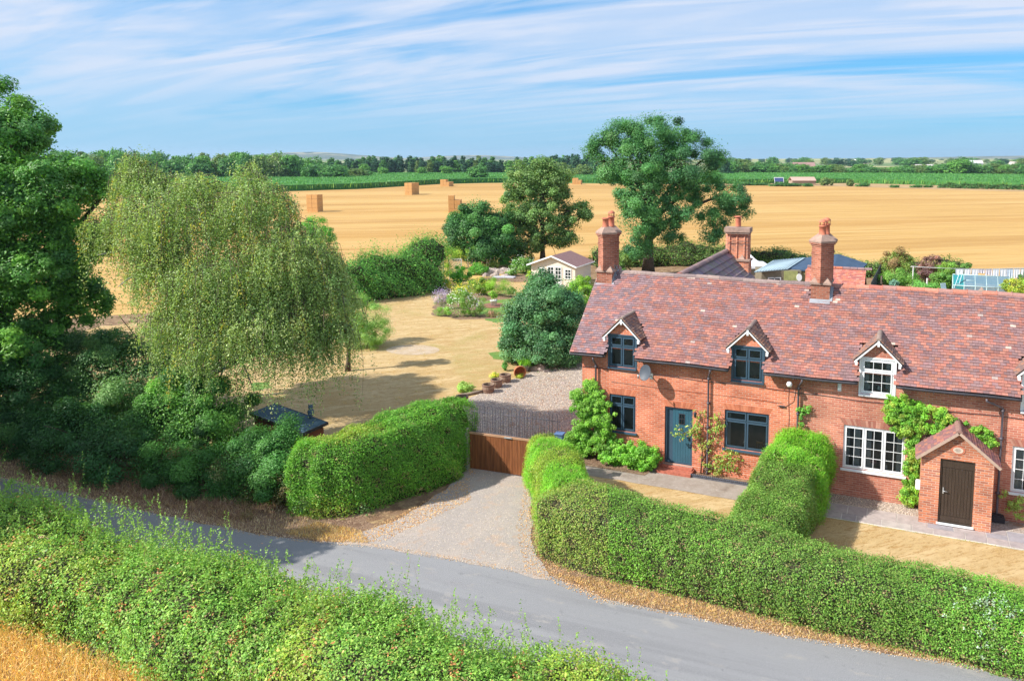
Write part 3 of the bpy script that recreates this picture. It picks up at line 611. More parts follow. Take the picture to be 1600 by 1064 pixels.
tiles(tm, (XS, EY - 0.03, EZ - 0.03 * SL + 0.0), (1, 0, 0), upv, nv, XR + .3 - XS, Lr + 0.04, skip=skipd, colf=lambda x, a: tcol(x + XS, a))
tm.v = [(a, b, c + sag(a) * 0.7 + 0.040) for a, b, c in tm.v]
tm.build('tile_covering', TILE, house).parent = roof
bt = MB(); tiles(bt, (XS, DEP + .32, EZ - 0.02), (1, 0, 0), (0, -1 / ul, SL / ul), (0, SL / ul, 1 / ul), XR + .3 - XS, Lr, gauge=0.3, tw=0.5, colf=lambda x, a: tcol(x + XS, a))
bt.v = [(a, b, c + 0.012) for a, b, c in bt.v]
bo = bt.build('tile_covering', TILE, None); bo.parent = roof
rd = MB(); x = XS
while x < XR:
    L = 0.46; grey = x < 8.2
    if not (-0.3 < x + L / 2 < 0.4 or 8.2 < x + L / 2 < 8.85):
        c = random.choice([lin(158, 138, 132), lin(140, 122, 120), lin(166, 144, 136)] if grey else [lin(198, 128, 108), lin(206, 140, 118), lin(186, 116, 102), lin(178, 132, 122)])
        P = []; z0 = RZ + sag(x) * .7 - 0.015 + random.uniform(-.006, .006)
        for e, q in ((0, 0.115), (L - 0.006, 0.105)):
            for k in range(9):
                an = math.pi * k / 8; P.append((x + e, RY + math.cos(an) * q * 1.15, z0 + math.sin(an) * q * 1.1 - 0.02))
        rd.mesh(P, [(k, k + 1, k + 10, k + 9) for k in range(8)] + [tuple(range(9)), tuple(range(9, 18))[::-1]], 0, c, False)
        if not grey: rd.obox((x + L - .035, RY - .03, z0 + .09), (.03, 0, 0), (0, .06, 0), (0, 0, .035), 0, c)
    x += L
rd.build('ridge_capping', TILE, None).parent = roof
vg = MB()                              # mortared verge on the left gable
vg.obox((XS - .015, EY - 0.02, EZ - .07), (0.03, 0, 0), tuple(upv * Lr), (0, 0, 0.085)); vg.build('verge', MORT, roof)

# gutter and downpipes
def gut(x0, x1):
    g = MB(); n = 24; z = lambda x: EZ - 0.045 + sag(x) * .6
    P = [(x0 + (x1 - x0) * i / n, EY - 0.075, z(x0 + (x1 - x0) * i / n)) for i in range(n + 1)]
    g.tube(P, 0.045, 8); x = x0 + .2
    while x < x1: g.box(x - .012, x + .012, EY - .12, EY + .05, z(x) - .055, z(x) + .02); x += 0.9
    return g.build('gutter', BLACKP, house)
for i in range(0, len(cuts), 2):
    a, b = cuts[i], cuts[i + 1]
    if i == 0: b -= 0.02
    gut(a + 0.02, b - 0.02)
PIPE = mat('downpipe_paint', (0.115, 0.10, 0.115), 0.5, var=0.2)
def pipe(x, zb=0.15, side=0.0, top=EZ - .1):
    g = MB(); y = -0.09
    g.tube([(x + side, EY - .075, top), (x + side, EY - .075, top - .07), (x + side * .5, EY * .6 - .05, top - .2), (x, y, top - .33), (x, y, zb + .12), (x, y - .06, zb)], 0.036, 10)
    z = top - .45
    while z > zb + .2: g.tube([(x, y, z), (x, y, z + .07)], 0.046, 10); g.box(x - .07, x + .07, -.05, 0.0, z + .01, z + .05); z -= 0.9
    return g.build('downpipe', PIPE, house)
pipe(0.60, 0.3); pipe(4.98, 0.05, 0.12); pipe(8.14, 0.15, 0.14); pipe(14.40, 0.12, -0.5)
g = MB(); g.prism([(14.2, -.34), (14.62, -.34), (14.6, -.02), (14.22, -.02)], .05, .2); g.box(14.27, 14.53, -.27, -.06, .2, .24); g.build('drain_cover', BLACKP, house)

# windows
def frame(mb, x0, x1, z0, z1, y, t, d): 
    mb.box(x0, x1, y, y + d, z0, z0 + t); mb.box(x0, x1, y, y + d, z1 - t, z1); mb.box(x0, x0 + t, y, y + d, z0 + t, z1 - t); mb.box(x1 - t, x1, y, y + d, z0 + t, z1 - t)
def window(x0, x1, z0, z1, pm, cols, split=None, bars=(1, 1), tbars=None, parent=None, y=0.03, sill=True, curtain=None, glass=True, label=None):
    f = MB(); f_y = y; t = 0.055
    frame(f, x0 + .004, x1 - .004, z0 + .004, z1 - .004, f_y + .02, t, .07)
    n = cols; cw = (x1 - x0 - 2 * t) / n; P = []
    for i in range(n):
        a, b = x0 + t + cw * i, x0 + t + cw * (i + 1)
        if i: f.box(a - .018, a + .018, f_y + .022, f_y + .088, z0 + t, z1 - t)
        rows = [(z0 + t, z1 - t, bars)] if split is None else [(z0 + t, split - .02, bars), (split + .02, z1 - t, tbars or (1, 1))]
        if split is not None: f.box(a, b, f_y + .021, f_y + .085, split - .02, split + .02)
        for c, d, (bx, bz) in rows:
            aa, bb = a + (.018 if i else 0) + .004, b - (.018 if i < n - 1 else 0) - .004; c2, d2 = c + .004, d - .004; s = .042
            frame(f, aa, bb, c2, d2, f_y, s, .05)
            for k in range(1, bx): q = aa + s + (bb - aa - 2 * s) * k / bx; f.box(q - .008, q + .008, f_y + .008, f_y + .034, c2 + s, d2 - s)
            for k in range(1, bz): q = c2 + s + (d2 - c2 - 2 * s) * k / bz; f.box(aa + s, bb - s, f_y + .010, f_y + .032, q - .008, q + .008)
            P.append((aa + s, bb - s, c2 + s, d2 - s))
    dormer = parent is not None; par = parent or house
    wo = f.build('window', pm, par, label=label)
    p2 = par if dormer else wo
    gl = MB(); [gl.face([(a, f_y + .022, c), (b, f_y + .022, c), (b, f_y + .022, d), (a, f_y + .022, d)]) for a, b, c, d in P]
    gl.build('glass', GLASS, p2)
    if sill:
        s = MB(); s.obox((x0 - .06, -.075, z0 - .075), (x1 - x0 + .12, 0, 0), (0, .13, .022), (0, 0, .055)); s.build('sill', pm, p2)
    if curtain:
        for a, b in curtain:
            c = MB()
            k = 14; xs = [a + (b - a) * i / k for i in range(k + 1)]
            for i in range(k): c.face([(xs[i], .17 + .02 * (i % 2), z0 + .06), (xs[i + 1], .17 + .02 * ((i + 1) % 2), z0 + .06), (xs[i + 1], .17 + .02 * ((i + 1) % 2), z1 - .05), (xs[i], .17 + .02 * (i % 2), z1 - .05)])
            c.build('curtain', CURT, p2)
    return wo
window(*OPEN[0], BLUEP, 2, split=2.18)
window(*OPEN[2], BLUEP, 2, split=2.14, curtain=[(5.64, 5.76)])
window(*OPEN[3], WHITEP, 3, bars=(2, 4), curtain=[(9.72, 9.86), (9.98, 10.20), (10.40, 10.56), (11.36, 11.56)])
window(*OPEN[4], WHITEP, 3, bars=(2, 4), curtain=[(14.82, 15.1), (15.6, 15.8)])
# things on the sills inside, seen through the panes
def inside(name, label, cat, x, z, build, m):
    t = MB(); build(t); return t.build(name, m, None, loc=HL(x, 0.24, z), rz=HA, label=label, cat=cat)
PINK = mat('pink_flowers', (0.62, 0.16, 0.20), 0.8, col2=(0.80, 0.45, 0.42), scale=30)
CHINA = mat('white_china', (0.75, 0.74, 0.72), 0.3)
WOODL = mat('light_wood', (0.45, 0.24, 0.10), 0.6)
def vase(t): t.lathe([(0, 0), (.05, 0), (.07, .06), (.04, .13), (.05, .15)], n=14, m=1); [t.lathe([(0, -.035), (.035, 0), (0, .035)], random.uniform(-.09, .09), random.uniform(-.05, .05), 7) for _ in range(1)]; [t.mesh([(dx - .03, dy, z), (dx, dy - .03, z), (dx + .03, dy, z), (dx, dy + .03, z), (dx, dy, z + .035), (dx, dy, z - .035)], [(0, 1, 4), (1, 2, 4), (2, 3, 4), (3, 0, 4), (1, 0, 5), (2, 1, 5), (3, 2, 5), (0, 3, 5)]) for dx, dy, z in [(random.uniform(-.12, .12), random.uniform(-.06, .06), random.uniform(.14, .3)) for _ in range(26)]]
inside('flower_vase', 'pink flowers in a white vase behind the middle light of the white three-light window', 'vase', 10.62, 1.03, vase, [PINK, CHINA])
inside('plate', 'round pale plate leaning behind the right light of the white three-light window', 'plate', 11.0, 1.03, lambda t: t.mesh([(0.10 * math.cos(a), .02 * math.sin(a), .10 + .10 * math.sin(a)) for a in np.linspace(0, 6.28, 21)[:-1]] + [(0.10 * math.cos(a), .02 * math.sin(a) + .012, .10 + .10 * math.sin(a)) for a in np.linspace(0, 6.28, 21)[:-1]], [tuple(range(20)), tuple(range(20, 40))[::-1]] + [(i, (i + 1) % 20, (i + 1) % 20 + 20, i + 20) for i in range(20)]), CHINA)
inside('table_lamp', 'small white lamp behind the big blue ground-floor window', 'lamp', 6.28, 1.14, lambda t: t.lathe([(0, 0), (.05, 0), (.015, .02), (.015, .12), (.075, .13), (.045, .25), (0, .25)], n=14), CHINA)
def chairb(t): t.box(-.12, .12, 0, .03, 0, .04); t.box(-.12, -.09, 0, .03, .04, .3); t.box(.09, .12, 0, .03, .04, .3); t.box(-.12, .12, 0, .03, .26, .32); [t.box(-.05 + .07 * k, -.03 + .07 * k, .005, .025, .04, .27) for k in (0, 1)]
inside('wooden_chair', 'light wooden chair back behind the right pane of the big blue window', 'chair', 6.8, 1.08, chairb, WOODL)
inside('wooden_box', 'small orange-brown wooden box on the sill of the second blue dormer window', 'box', 6.62, 3.72, lambda t: (t.box(-.13, .13, -.03, .05, 0, .06), t.box(-.14, .14, -.04, .06, .06, .075)), WOODL)
inside('flower_vase', 'colourful flowers in a vase behind the white dormer window', 'vase', 10.72, 3.76, vase, [PINK, CHINA])
inside('fruit_bowl', 'orange-brown bowl on the sill of the white dormer window', 'bowl', 10.95, 3.76, lambda t: t.lathe([(0, .0), (.05, 0), (.10, .09), (.09, .09), (.04, .02), (0, .02)], n=16), WOODL)
inside('china_jug', 'little white jug on the sill of the white dormer window', 'jug', 10.40, 3.76, lambda t: (t.lathe([(0, 0), (.05, 0), (.06, .07), (.035, .12), (.045, .15)], n=14), t.tube([(.05, 0, .12), (.09, 0, .09), (.055, 0, .04)], .008, 6)), CHINA)

# brick arches over the openings
def arch(x0, x1, z, h=0.22, cols=None):
    a = MB(); n = int((x1 - x0) / 0.072); xc = (x0 + x1) / 2
    for i in range(n):
        f0, f1 = i / n, (i + 1) / n - .12 / n; sp = 0.14
        b0, b1 = x0 + (x1 - x0) * f0, x0 + (x1 - x0) * f1; t0, t1 = x0 - sp + (x1 - x0 + 2 * sp) * f0, x0 - sp + (x1 - x0 + 2 * sp) * f1
        c = random.choice(cols); j = random.uniform(.85, 1.15); c = tuple(v * j for v in c)
        a.mesh([(b0, -.004, z), (b1, -.004, z), (t1, -.004, z + h), (t0, -.004, z + h), (b0, .05, z), (b1, .05, z)], [(0, 1, 2, 3), (4, 5, 1, 0)], 0, c)
    a.build('window_arch', mat('arch_brick', (0.9, 0.9, 0.9), 0.9, var=.1, attr=True) if 'arch_brick' not in bpy.data.materials else bpy.data.materials['arch_brick'], house)
LB = [(0.60, 0.19, 0.10), (0.55, 0.17, 0.09), (0.62, 0.22, 0.12)]; RB = [(0.46, 0.20, 0.14), (0.52, 0.26, 0.19), (0.40, 0.15, 0.11)]
arch(1.12, 2.18, 2.59, cols=LB); arch(3.33, 4.39, 2.37, cols=LB); arch(5.57, 7.15, 2.53, cols=LB); arch(9.66, 11.62, 2.51, cols=RB); arch(14.75, 16.6, 2.49, cols=RB)

# blue plank door with a small light, knocker and frame
d = MB(); frame(d, 3.335, 4.385, .20, 2.355, .05, .07, .09); d.box(3.41, 3.62, .115, .135, .27, 2.285); 
d.build('door_frame', BLUEP, house)
dr = MB(); n = 7; a, b = 3.62, 4.315
for i in range(n): dr.box(a + (b - a) * i / n + .004, a + (b - a) * (i + 1) / n - .004, .085, .125, .27, 2.28)
dr.box(a, b, .092, .12, .27, 2.28)
door = dr.build('door', TEAL, house)
k = MB(); frame(k, 3.85, 4.07, 1.72, 2.12, .070, .025, .03); k.box(3.952, 3.968, .072, .09, 1.74, 2.10); k.box(3.87, 4.05, .074, .09, 1.915, 1.93); k.build('door_light', BLACKP, door)
k = MB(); k.face([(3.87, .083, 1.74), (4.05, .083, 1.74), (4.05, .083, 2.10), (3.87, .083, 2.10)]); k.build('glass', GLASS, door)
k = MB(); k.tube([(3.96 + .035 * math.cos(t), .065, 1.53 + .05 * math.sin(t)) for t in np.linspace(0, 6.28, 12)], .010, 6); k.tube([(3.96, .09, 1.58), (3.96, .06, 1.58)], .022, 8); k.build('knocker', BLACKP, door)
k = MB(); k.tube([(4.27, .09, 1.2), (4.27, .05, 1.2), (4.2, .05, 1.2)], .013, 7); k.box(4.25, 4.29, .078, .088, 1.1, 1.28); k.build('handle', BLACKP, door)
k = MB(); k.box(3.30, 4.42, -.06, .12, .13, .20); k.build('doorstep', mat('grey_step', (.40, .34, .30), .9, scale=8, bump=.3), house)
k = MB(); k.box(3.2, 4.5, -.62, -.005, 0, .13); k.box(3.3, 4.45, -.30, -.004, .131, .17); k.build('quarry_tile_step', mat('red_tile', (.42, .13, .085), .8, var=.2, scale=10), house)
k = MB(); k.tube([(4.52, 0, 2.35), (4.52, -.12, 2.40), (4.52, -.16, 2.32)], .012, 6); k.lathe([(0, 2.34), (.05, 2.32), (.06, 2.30), (.045, 2.16), (.02, 2.13), (0, 2.13)], 4.52, -.16, 8); k.build('wall_lantern', BLACKP, house)

# satellite dish
k = MB(); V = []; F = []; nr, na = 6, 22; cx, cy, cz = 2.74, -.50, 3.70
dn = unit(np.array([-.30, -.86, .30])); du = unit(np.cross(dn, [0, 0, 1.0])); dv = np.cross(du, dn)
for off in (0, .012):
    for i in range(nr + 1):
        q = i / nr * .265
        for j in range(na):
            t = 2 * math.pi * j / na; V.append(np.array([cx, cy, cz]) + du * q * math.cos(t) * .95 + dv * q * math.sin(t) * 1.1 + dn * (q * q * .75 - off))
for L0 in (0, (nr + 1) * na):
    for i in range(nr):
        for j in range(na): F.append((L0 + i * na + j, L0 + i * na + (j + 1) % na, L0 + (i + 1) * na + (j + 1) % na, L0 + (i + 1) * na + j))
k.mesh(V, F, 0, (1, 1, 1), True)
dish = k.build('satellite_dish', mat('grey_dish', (.075, .088, .11), .5, var=.05), house)
k = MB(); k.tube([(cx, cy + .02, cz - .05), (cx + .04, cy + .25, cz - .22), (cx + .05, 0, cz - .25)], .02, 7); k.box(cx - .02, cx + .12, -.02, 0, cz - .36, cz - .14); k.build('bracket', STEEL, dish)
p = np.array([cx, cy, cz]) + dn * .40 - dv * .12
k = MB(); k.tube([np.array([cx, cy, cz]) - dv * .30 + dn * .05, p - dv * .12], .011, 6); k.tube([p - dv * .12, p + dn * .03], .028, 8); k.build('receiver_arm', STEEL, dish)
# cables, lamps and boxes on the wall
def cable(pts, rr=.009):
    k = MB(); k.tube([(x, -.012, z) for x, z in pts], rr, 5); k.build('cable', BLACKP, house)
cable([(x, 3.52 - .03 * x / 5 + .02 * math.sin(x * 2.3) - (.05 if x > 8 else 0)) for x in np.linspace(0.02, 20, 60)], .013)
cable([(x, 3.05 - .035 * x / 5 + .012 * math.sin(x * 1.3)) for x in np.linspace(1.2, 7.6, 24)], .005)
cable([(7.82, 3.7), (7.80, 3.2), (7.84, 2.5), (7.82, 1.4)], .006); cable([(8.05, 3.6), (7.98, 3.1), (7.7, 2.88), (7.5, 2.9)], .006)
k = MB(); k.tube([(7.95, 0, 3.9), (7.95, -.2, 3.95)], .02, 7); k.lathe([(0, 3.70), (.07, 3.72), (.105, 3.80), (.07, 3.88), (0, 3.90)], 7.86, -.36, 12); k.build('globe_lamp', CHINA, house)
k = MB(); k.box(9.42, 9.54, -.07, -.002, 3.66, 3.94); k.box(9.44, 9.52, -.078, -.07, 3.70, 3.90); k.build('alarm_box', WHITEP, house, bevel=.008)
k = MB(); k.box(7.50, 7.70, -.05, -.02, 2.86, 2.91); k.tube([(7.5, -.03, 2.885), (7.44, -.06, 2.90)], .012, 6); k.build('wall_bracket', BLACKP, house)
k = MB(); k.box(0.16, 0.46, -.015, -.002, 2.78, 2.96); k.box(.18, .44, -.02, -.015, 2.80, 2.94, 0); k.build('house_name_plate', mat('slate_plate', (.30, .38, .42), .5), house, bevel=.004)

# dormers
def dormer(x0, x1, pm, white=False):
    a, b = x0 - .06, x1 + .06; xc = (a + b) / 2; ez, az = 4.93, 5.50; yf = -.14
    k = MB()
    k.face([(a, .0, 4.88), (b, .0, 4.88), (b, .0, 4.95), (xc, .0, az - .05), (a, .0, 4.95)])
    for s in (a, b): k.mesh([(s, 0, 4.3), (s, 0, 4.95), (s, 1.0, 4.95)], [(0, 1, 2)] if s == a else [(0, 2, 1)])
    dm = k.build('dormer', BRICK, house)
    k = MB()
    for s0, s1 in ((a - .004, x0), (x1, b + .004)): k.box(s0, s1, -.012, .10, 3.66, 4.9)
    k.box(a, b, -.014, .10, 4.86, 4.915); k.build('surround', pm, dm)
    window(x0, x1, 3.66, 4.86, pm, 2 if not white else 1, split=4.45, bars=(1, 1) if not white else (3, 2), tbars=(1, 1) if not white else (3, 1), parent=dm, y=.0, curtain=[(x0 + .08, x0 + .25), (x1 - .25, x1 - .08)] if white else None)
    hw, ov = (b - a) / 2 + .16, .10; s = (az - ez) / ((b - a) / 2 + .0); rise = s * .16
    L = math.hypot(hw, az - (ez - rise)); yb = (az - EZ) / SL + EY + .15
    k = MB(); kt = MB()
    for sg in (-1, 1):
        up = unit(np.array([-sg * hw, 0, az - ez + rise])); nr = np.array([sg * up[2], 0, abs(up[0])]); o = np.array([xc + sg * hw, yf, ez - rise])
        k.obox(o + np.array([0, 0, 0]) , (0, yb - yf, 0), tuple(up * L), tuple(nr * .05), 0)
        if sg > 0: tiles(kt, o + nr * .05 + np.array([0, -.02, 0]), (0, 1, 0), up, nr, yb - yf, L + .02, gauge=.10, th=.03, tilt=.036, colf=lambda x, q: random.choice([lin(150, 120, 108), lin(170, 122, 100), lin(132, 108, 104), lin(178, 140, 120)]))
        else: tiles(kt, o + nr * .05 + np.array([0, yb - yf - .0, 0]), (0, -1, 0), up, nr, yb - yf + .02, L + .02, gauge=.10, th=.03, tilt=.036, colf=lambda x, q: random.choice([lin(150, 120, 108), lin(170, 122, 100), lin(132, 108, 104)]))
    k.build('dormer_roof', UNDER, dm); kt.build('tile_covering', TILE, dm)
    k = MB()
    q = yf - .02
    while q < yb - .2:
        c = random.choice([lin(150, 132, 122), lin(136, 118, 112), lin(160, 140, 128)])
        P = [(xc + math.cos(math.pi * i / 6) * .085, q + e, az + .045 + math.sin(math.pi * i / 6) * .07) for e in (0, .30) for i in range(7)]
        k.mesh(P, [(i, i + 7, i + 8, i + 1) for i in range(6)] + [tuple(range(7))[::-1], tuple(range(7, 14))], 0, c); q += .31
    k.build('dormer_ridge', TILE, dm)
    k = MB()
    for sg in (-1, 1):
        up = np.array([-sg * (hw + .0), 0, az - ez + rise]); k.obox((xc + sg * hw, yf - .035, ez - rise - .05), (0, .03, 0), tuple(up), (0, 0, .065))
        k.box(*sorted((xc + sg * (hw - .10), xc + sg * (hw - .02))), yf - .045, yf + .10, ez - rise - .12, ez - rise + .0)
    k.box(xc - .035, xc + .035, yf - .05, yf - .0, az - .17, az + .02); k.build('bargeboard', WHITEP, dm)
dormer(*DORM[0], BLUEP); dormer(*DORM[1], BLUEP); dormer(*DORM[2], WHITEP, True); dormer(*DORM[3], WHITEP, True)

# chimneys with diagonal shafts
def shaft(parent, x, y, z0, z1, wd, name='shaft', cap=True):
    k = MB(); h = wd / 2
    k.box(-h, h, -h, h, z0, z1 - .52); k.box(-h - .02, h + .02, -h - .02, h + .02, z1 - .52, z1 - .46); k.box(-h, h, -h, h, z1 - .46, z1 - .22)
    for i, e in enumerate((.03, .07)): k.box(-h - e, h + e, -h - e, h + e, z1 - .22 + i * .07, z1 - .15 + i * .07)
    o = k.build(name, BRICKC, parent, loc=(x, y, 0), rz=R_(45))
    c = MB(); e = h + .085; c.box(-e, e, -e, e, z1 - .08, z1 - .02)
    t = h * .55; c.mesh([(-e, -e, z1 - .02), (e, -e, z1 - .02), (e, e, z1 - .02), (-e, e, z1 - .02), (-t, -t, z1 + .20), (t, -t, z1 + .20), (t, t, z1 + .20), (-t, t, z1 + .20)], [(0, 1, 5, 4), (1, 2, 6, 5), (2, 3, 7, 6), (3, 0, 4, 7), (4, 5, 6, 7)])
    c.build('cap', STONE, o)
    return o
def stack(parent, x0, x1, y0, y1, zb, zband, ztop, shafts, wd, pots, name='chimney'):
    k = MB(); k.box(x0, x1, y0, y1, zb, zband); o = k.build(name, BRICKC, parent)
    k = MB(); k.box(x0 - .05, x1 + .05, y0 - .05, y1 + .05, zband, zband + .07)
    for (sx, sy) in shafts:                       # broached stops between the square base and each diagonal shaft
        q = wd * .707
        for ax, ay in ((sx - q * .8, sy - q * .8), (sx + q * .8, sy - q * .8), (sx + q * .8, sy + q * .8), (sx - q * .8, sy + q * .8)):
            ax2, ay2 = min(max(ax, x0 + .12), x1 - .12), min(max(ay, y0 + .12), y1 - .12); b_ = .16
            k.mesh([(ax2 - b_, ay2 - b_, zband + .07), (ax2 + b_, ay2 - b_, zband + .07), (ax2 + b_, ay2 + b_, zband + .07), (ax2 - b_, ay2 + b_, zband + .07), (ax2 + (sx - ax2) * .25, ay2 + (sy - ay2) * .25, zband + .36)], [(0, 1, 4), (1, 2, 4), (2, 3, 4), (3, 0, 4)])
    k.build('stone_band', STONE, o)
    for (sx, sy) in shafts: 
        s_ = shaft(parent, sx, sy, zband + .07, ztop, wd); s_.parent = o
        for ch in list(s_.children): ch.parent = o; ch.location = s_.location; ch.rotation_euler = s_.rotation_euler
    for px, py, pr, ph, kind in pots:
        k = MB(); z = ztop + .16
        k.lathe([(pr * 1.12, z), (pr * 1.12, z + .05), (pr, z + .07), (pr * .93, z + ph - .07), (pr * 1.12, z + ph - .06), (pr * 1.12, z + ph), (pr * .8, z + ph), (pr * .8, z + ph - .1), (0, z + ph - .1)], px, py, 14)
        if kind == 'cowl':
            for t in range(5): w_ = 2 * math.pi * t / 5; k.tube([(px + pr * .95 * math.cos(w_), py + pr * .95 * math.sin(w_), z + ph), (px + pr * .95 * math.cos(w_), py + pr * .95 * math.sin(w_), z + ph + .12)], .014, 5)
            k.lathe([(pr * 1.15, z + ph + .11), (pr * 1.1, z + ph + .15), (pr * .6, z + ph + .21), (0, z + ph + .23)], px, py, 14); k.lathe([(pr * 1.15, z + ph + .11), (0, z + ph + .112)], px, py, 14)
        k.build('chimney_pot', CLAYP, o)
    k = MB(); k.obox((x0 - .03, y0 - .14, EZ + SL * (y0 - .14 - EY) + .03), (x1 - x0 + .06, 0, 0), (0, .14, SL * .14), tuple(nv * .02)); k.obox((x1 + .002, y0 - .05, EZ + SL * (y0 - .05 - EY) + .02), (.10, 0, 0), tuple(upv * .85), tuple(nv * .035))
    k.obox((x1 + .002, y0 - .0, EZ + SL * (y0 - EY)), (.012, 0, 0), tuple(upv * .8), (0, 0, .2))
    k.build('flashing', LEADM, o)
    return o
stack(house, -.30, .36, 2.24, 3.26, 5.4, 6.88, 8.52, [(.03, 2.46), (.03, 3.02)], .50, [(.0, 2.46, .13, .40, ''), (.05, 2.98, .13, .44, 'cowl')])
stack(house, 8.20, 8.86, 2.18, 3.30, 5.4, 6.90, 8.52, [(8.53, 2.42), (8.53, 3.02)], .52, [(8.52, 2.44, .13, .38, 'cowl'), (8.60, 2.98, .13, .40, 'cowl')])
k = MB(); k.mesh([(13.7, RY - .1, RZ + .02), (14.0, RY - .1, RZ + .02), (14.0, RY + .1, RZ + .02), (13.7, RY + .1, RZ + .02), (13.85, RY, RZ + .24)], [(0, 1, 4), (1, 2, 4), (2, 3, 4), (3, 0, 4)]); k.build('ridge_finial', STONE, house)

# porch
pz, pe, pa, pf = .04, 2.24, 3.06, -1.17
k = MB(); wall_with_holes(k, 12.10, 14.14, pz, pe, [(12.64, 13.62, .13, 2.2)], pf, dep=.10)
k.face([(12.10, pf, pe), (14.14, pf, pe), (13.12, pf, pa)])
k.face([(12.10, 0, pz), (12.10, pf, pz), (12.10, pf, pe), (12.10, 0, pe)]); k.face([(14.14, pf, pz), (14.14, 0, pz), (14.14, 0, pe), (14.14, pf, pe)])
porch = k.build('porch', BRICKP, house)
k = MB(); kt = MB(); kr = MB()
for sg in (-1, 1):
    hw = 1.16; zl = pe - (hw - 1.02) * (pa - pe) / 1.02; o = np.array([13.12 + sg * hw, pf - .12, zl + .01]); up = np.array([-sg * hw, 0, pa - zl + .02]); L = np.linalg.norm(up); up = up / L; nr = np.array([sg * up[2], 0, abs(up[0])])
    k.obox(o, (0, 1.11, 0), tuple(up * L), tuple(nr * .05))
    cf = lambda x, q: random.choice([lin(164, 112, 106), lin(148, 104, 108), lin(178, 120, 104), lin(140, 104, 104)])
    if sg > 0: tiles(kt, o + nr * .05 + np.array([0, -.02, -.0]), (0, 1, 0), up, nr, 1.12, L, colf=cf, th=.02, tilt=.026)
    else: tiles(kt, o + nr * .05 + np.array([0, 1.10, 0]), (0, -1, 0), up, nr, 1.12, L, colf=cf, th=.02, tilt=.026)
    kr.obox(o + np.array([0, -.03, -.03]), (0, .03, 0), tuple(up * L), tuple(nr * .085))
k.build('porch_roof', UNDER, porch); kt.build('tile_covering', TILE, porch); kr.build('verge_board', mat('verge_mortar', (.46, .33, .26), .9), porch)
k = MB()
for q in np.arange(-.0, 1.0, .33):
    P = [(13.12 + math.cos(math.pi * i / 6) * .10, pf - .14 + q + e, pa + .06 + math.sin(math.pi * i / 6) * .08) for e in (0, .32) for i in range(7)]
    k.mesh(P, [(i, i + 7, i + 8, i + 1) for i in range(6)] + [tuple(range(7))[::-1], tuple(range(7, 14))], 0, lin(158, 122, 112))
k.build('porch_ridge', TILE, porch)
k = MB(); frame(k, 12.645, 13.615, .14, 2.195, pf + .03, .045, .07)
a, b = 12.69, 13.57; n = 9; k.box(a, b, pf + .062, pf + .09, .19, 2.15)
for i in range(n): k.box(a + .03 + (b - a - .06) * i / n + .005, a + .03 + (b - a - .06) * (i + 1) / n - .005, pf + .052, pf + .07, .36, 1.90)
k.box(a, b, pf + .050, pf + .07, 1.92, 2.14); k.box(a, b, pf + .050, pf + .07, .19, .34); k.build('porch_door', BROWNP, porch)
k = MB(); k.tube([(12.76, pf + .05, 1.16), (12.76, pf - .01, 1.16), (12.88, pf - .01, 1.15)], .013, 7); k.box(12.74, 12.78, pf + .035, pf + .05, 1.06, 1.26); k.build('door_handle', STEEL, porch)
k = MB(); k.box(12.60, 13.66, pf - .05, pf + .12, .075, .13); k.build('door_sill', WHITEP, porch)
# oval plaque on the gable
k = MB(); n = 24
for i, (rx, rz_, y, m) in enumerate(((.20, .135, pf - .015, 0), (.145, .095, pf - .022, 1))):
    V = [(13.12 + rx * math.cos(2 * math.pi * t / n), y, 2.53 + rz_ * math.sin(2 * math.pi * t / n)) for t in range(n)] + [(13.12 + rx * math.cos(2 * math.pi * t / n), pf + .004, 2.53 + rz_ * math.sin(2 * math.pi * t / n)) for t in range(n)]
    k.mesh(V, [tuple(range(n))] + [(t, t + n, (t + 1) % n + n, (t + 1) % n) for t in range(n)], m)
for j, (zz_, ww) in enumerate(((2.565, .07), (2.53, .10), (2.495, .06))):      # worn relief lettering, too small to read
    x = 13.12 - ww
    while x < 13.12 + ww - .02: k.box(x, x + .016, pf - .027, pf - .021, zz_ - .011, zz_ + .011, 2); x += .026
k.build('plaque', [CLAYP, mat('plaque_cream', (.62, .50, .40), .7), mat('plaque_relief', (.36, .30, .26), .8)], porch)
k = MB(); k.box(11.98, 12.10, -.98, -.80, 1.0, 1.28); k.box(11.96, 11.98, -.97, -.81, 1.02, 1.26); k.build('meter_box', WHITEP, porch, bevel=.006)

# rope-top edging of the two little front beds
EDGE = mat('blue_edging_brick', (0.10, 0.105, 0.13), .6, var=.25, scale=12)
def edging(label, x0, x1, y):
    k = MB(); k.box(x0, x1, y - .03, y + .03, 0, .10); q = x0 + .03
    while q < x1 - .02: k.tube([(q, y - .035, .115), (q + .04, y + .035, .125)], .03, 7); q += .07
    return k.build('edging', EDGE, None, loc=HO, rz=HA, label=label, cat='edging')
edging('dark scalloped edging in front of the climbing rose bed under the big blue window', 4.45, 6.9, -.52)
edging('dark scalloped edging at the left foot of the climber-covered cottage corner', -.55, .35, -1.0)
sheet('flower_bed', [HL(4.5, -.49), HL(6.9, -.49), HL(6.9, -.01), HL(4.5, -.01)], .034, DIRT)
sheet('flower_bed', [HL(-.5, -1.0), HL(2.9, -1.05), HL(3.1, -.02), HL(-.1, -.02)], .034, DIRT)

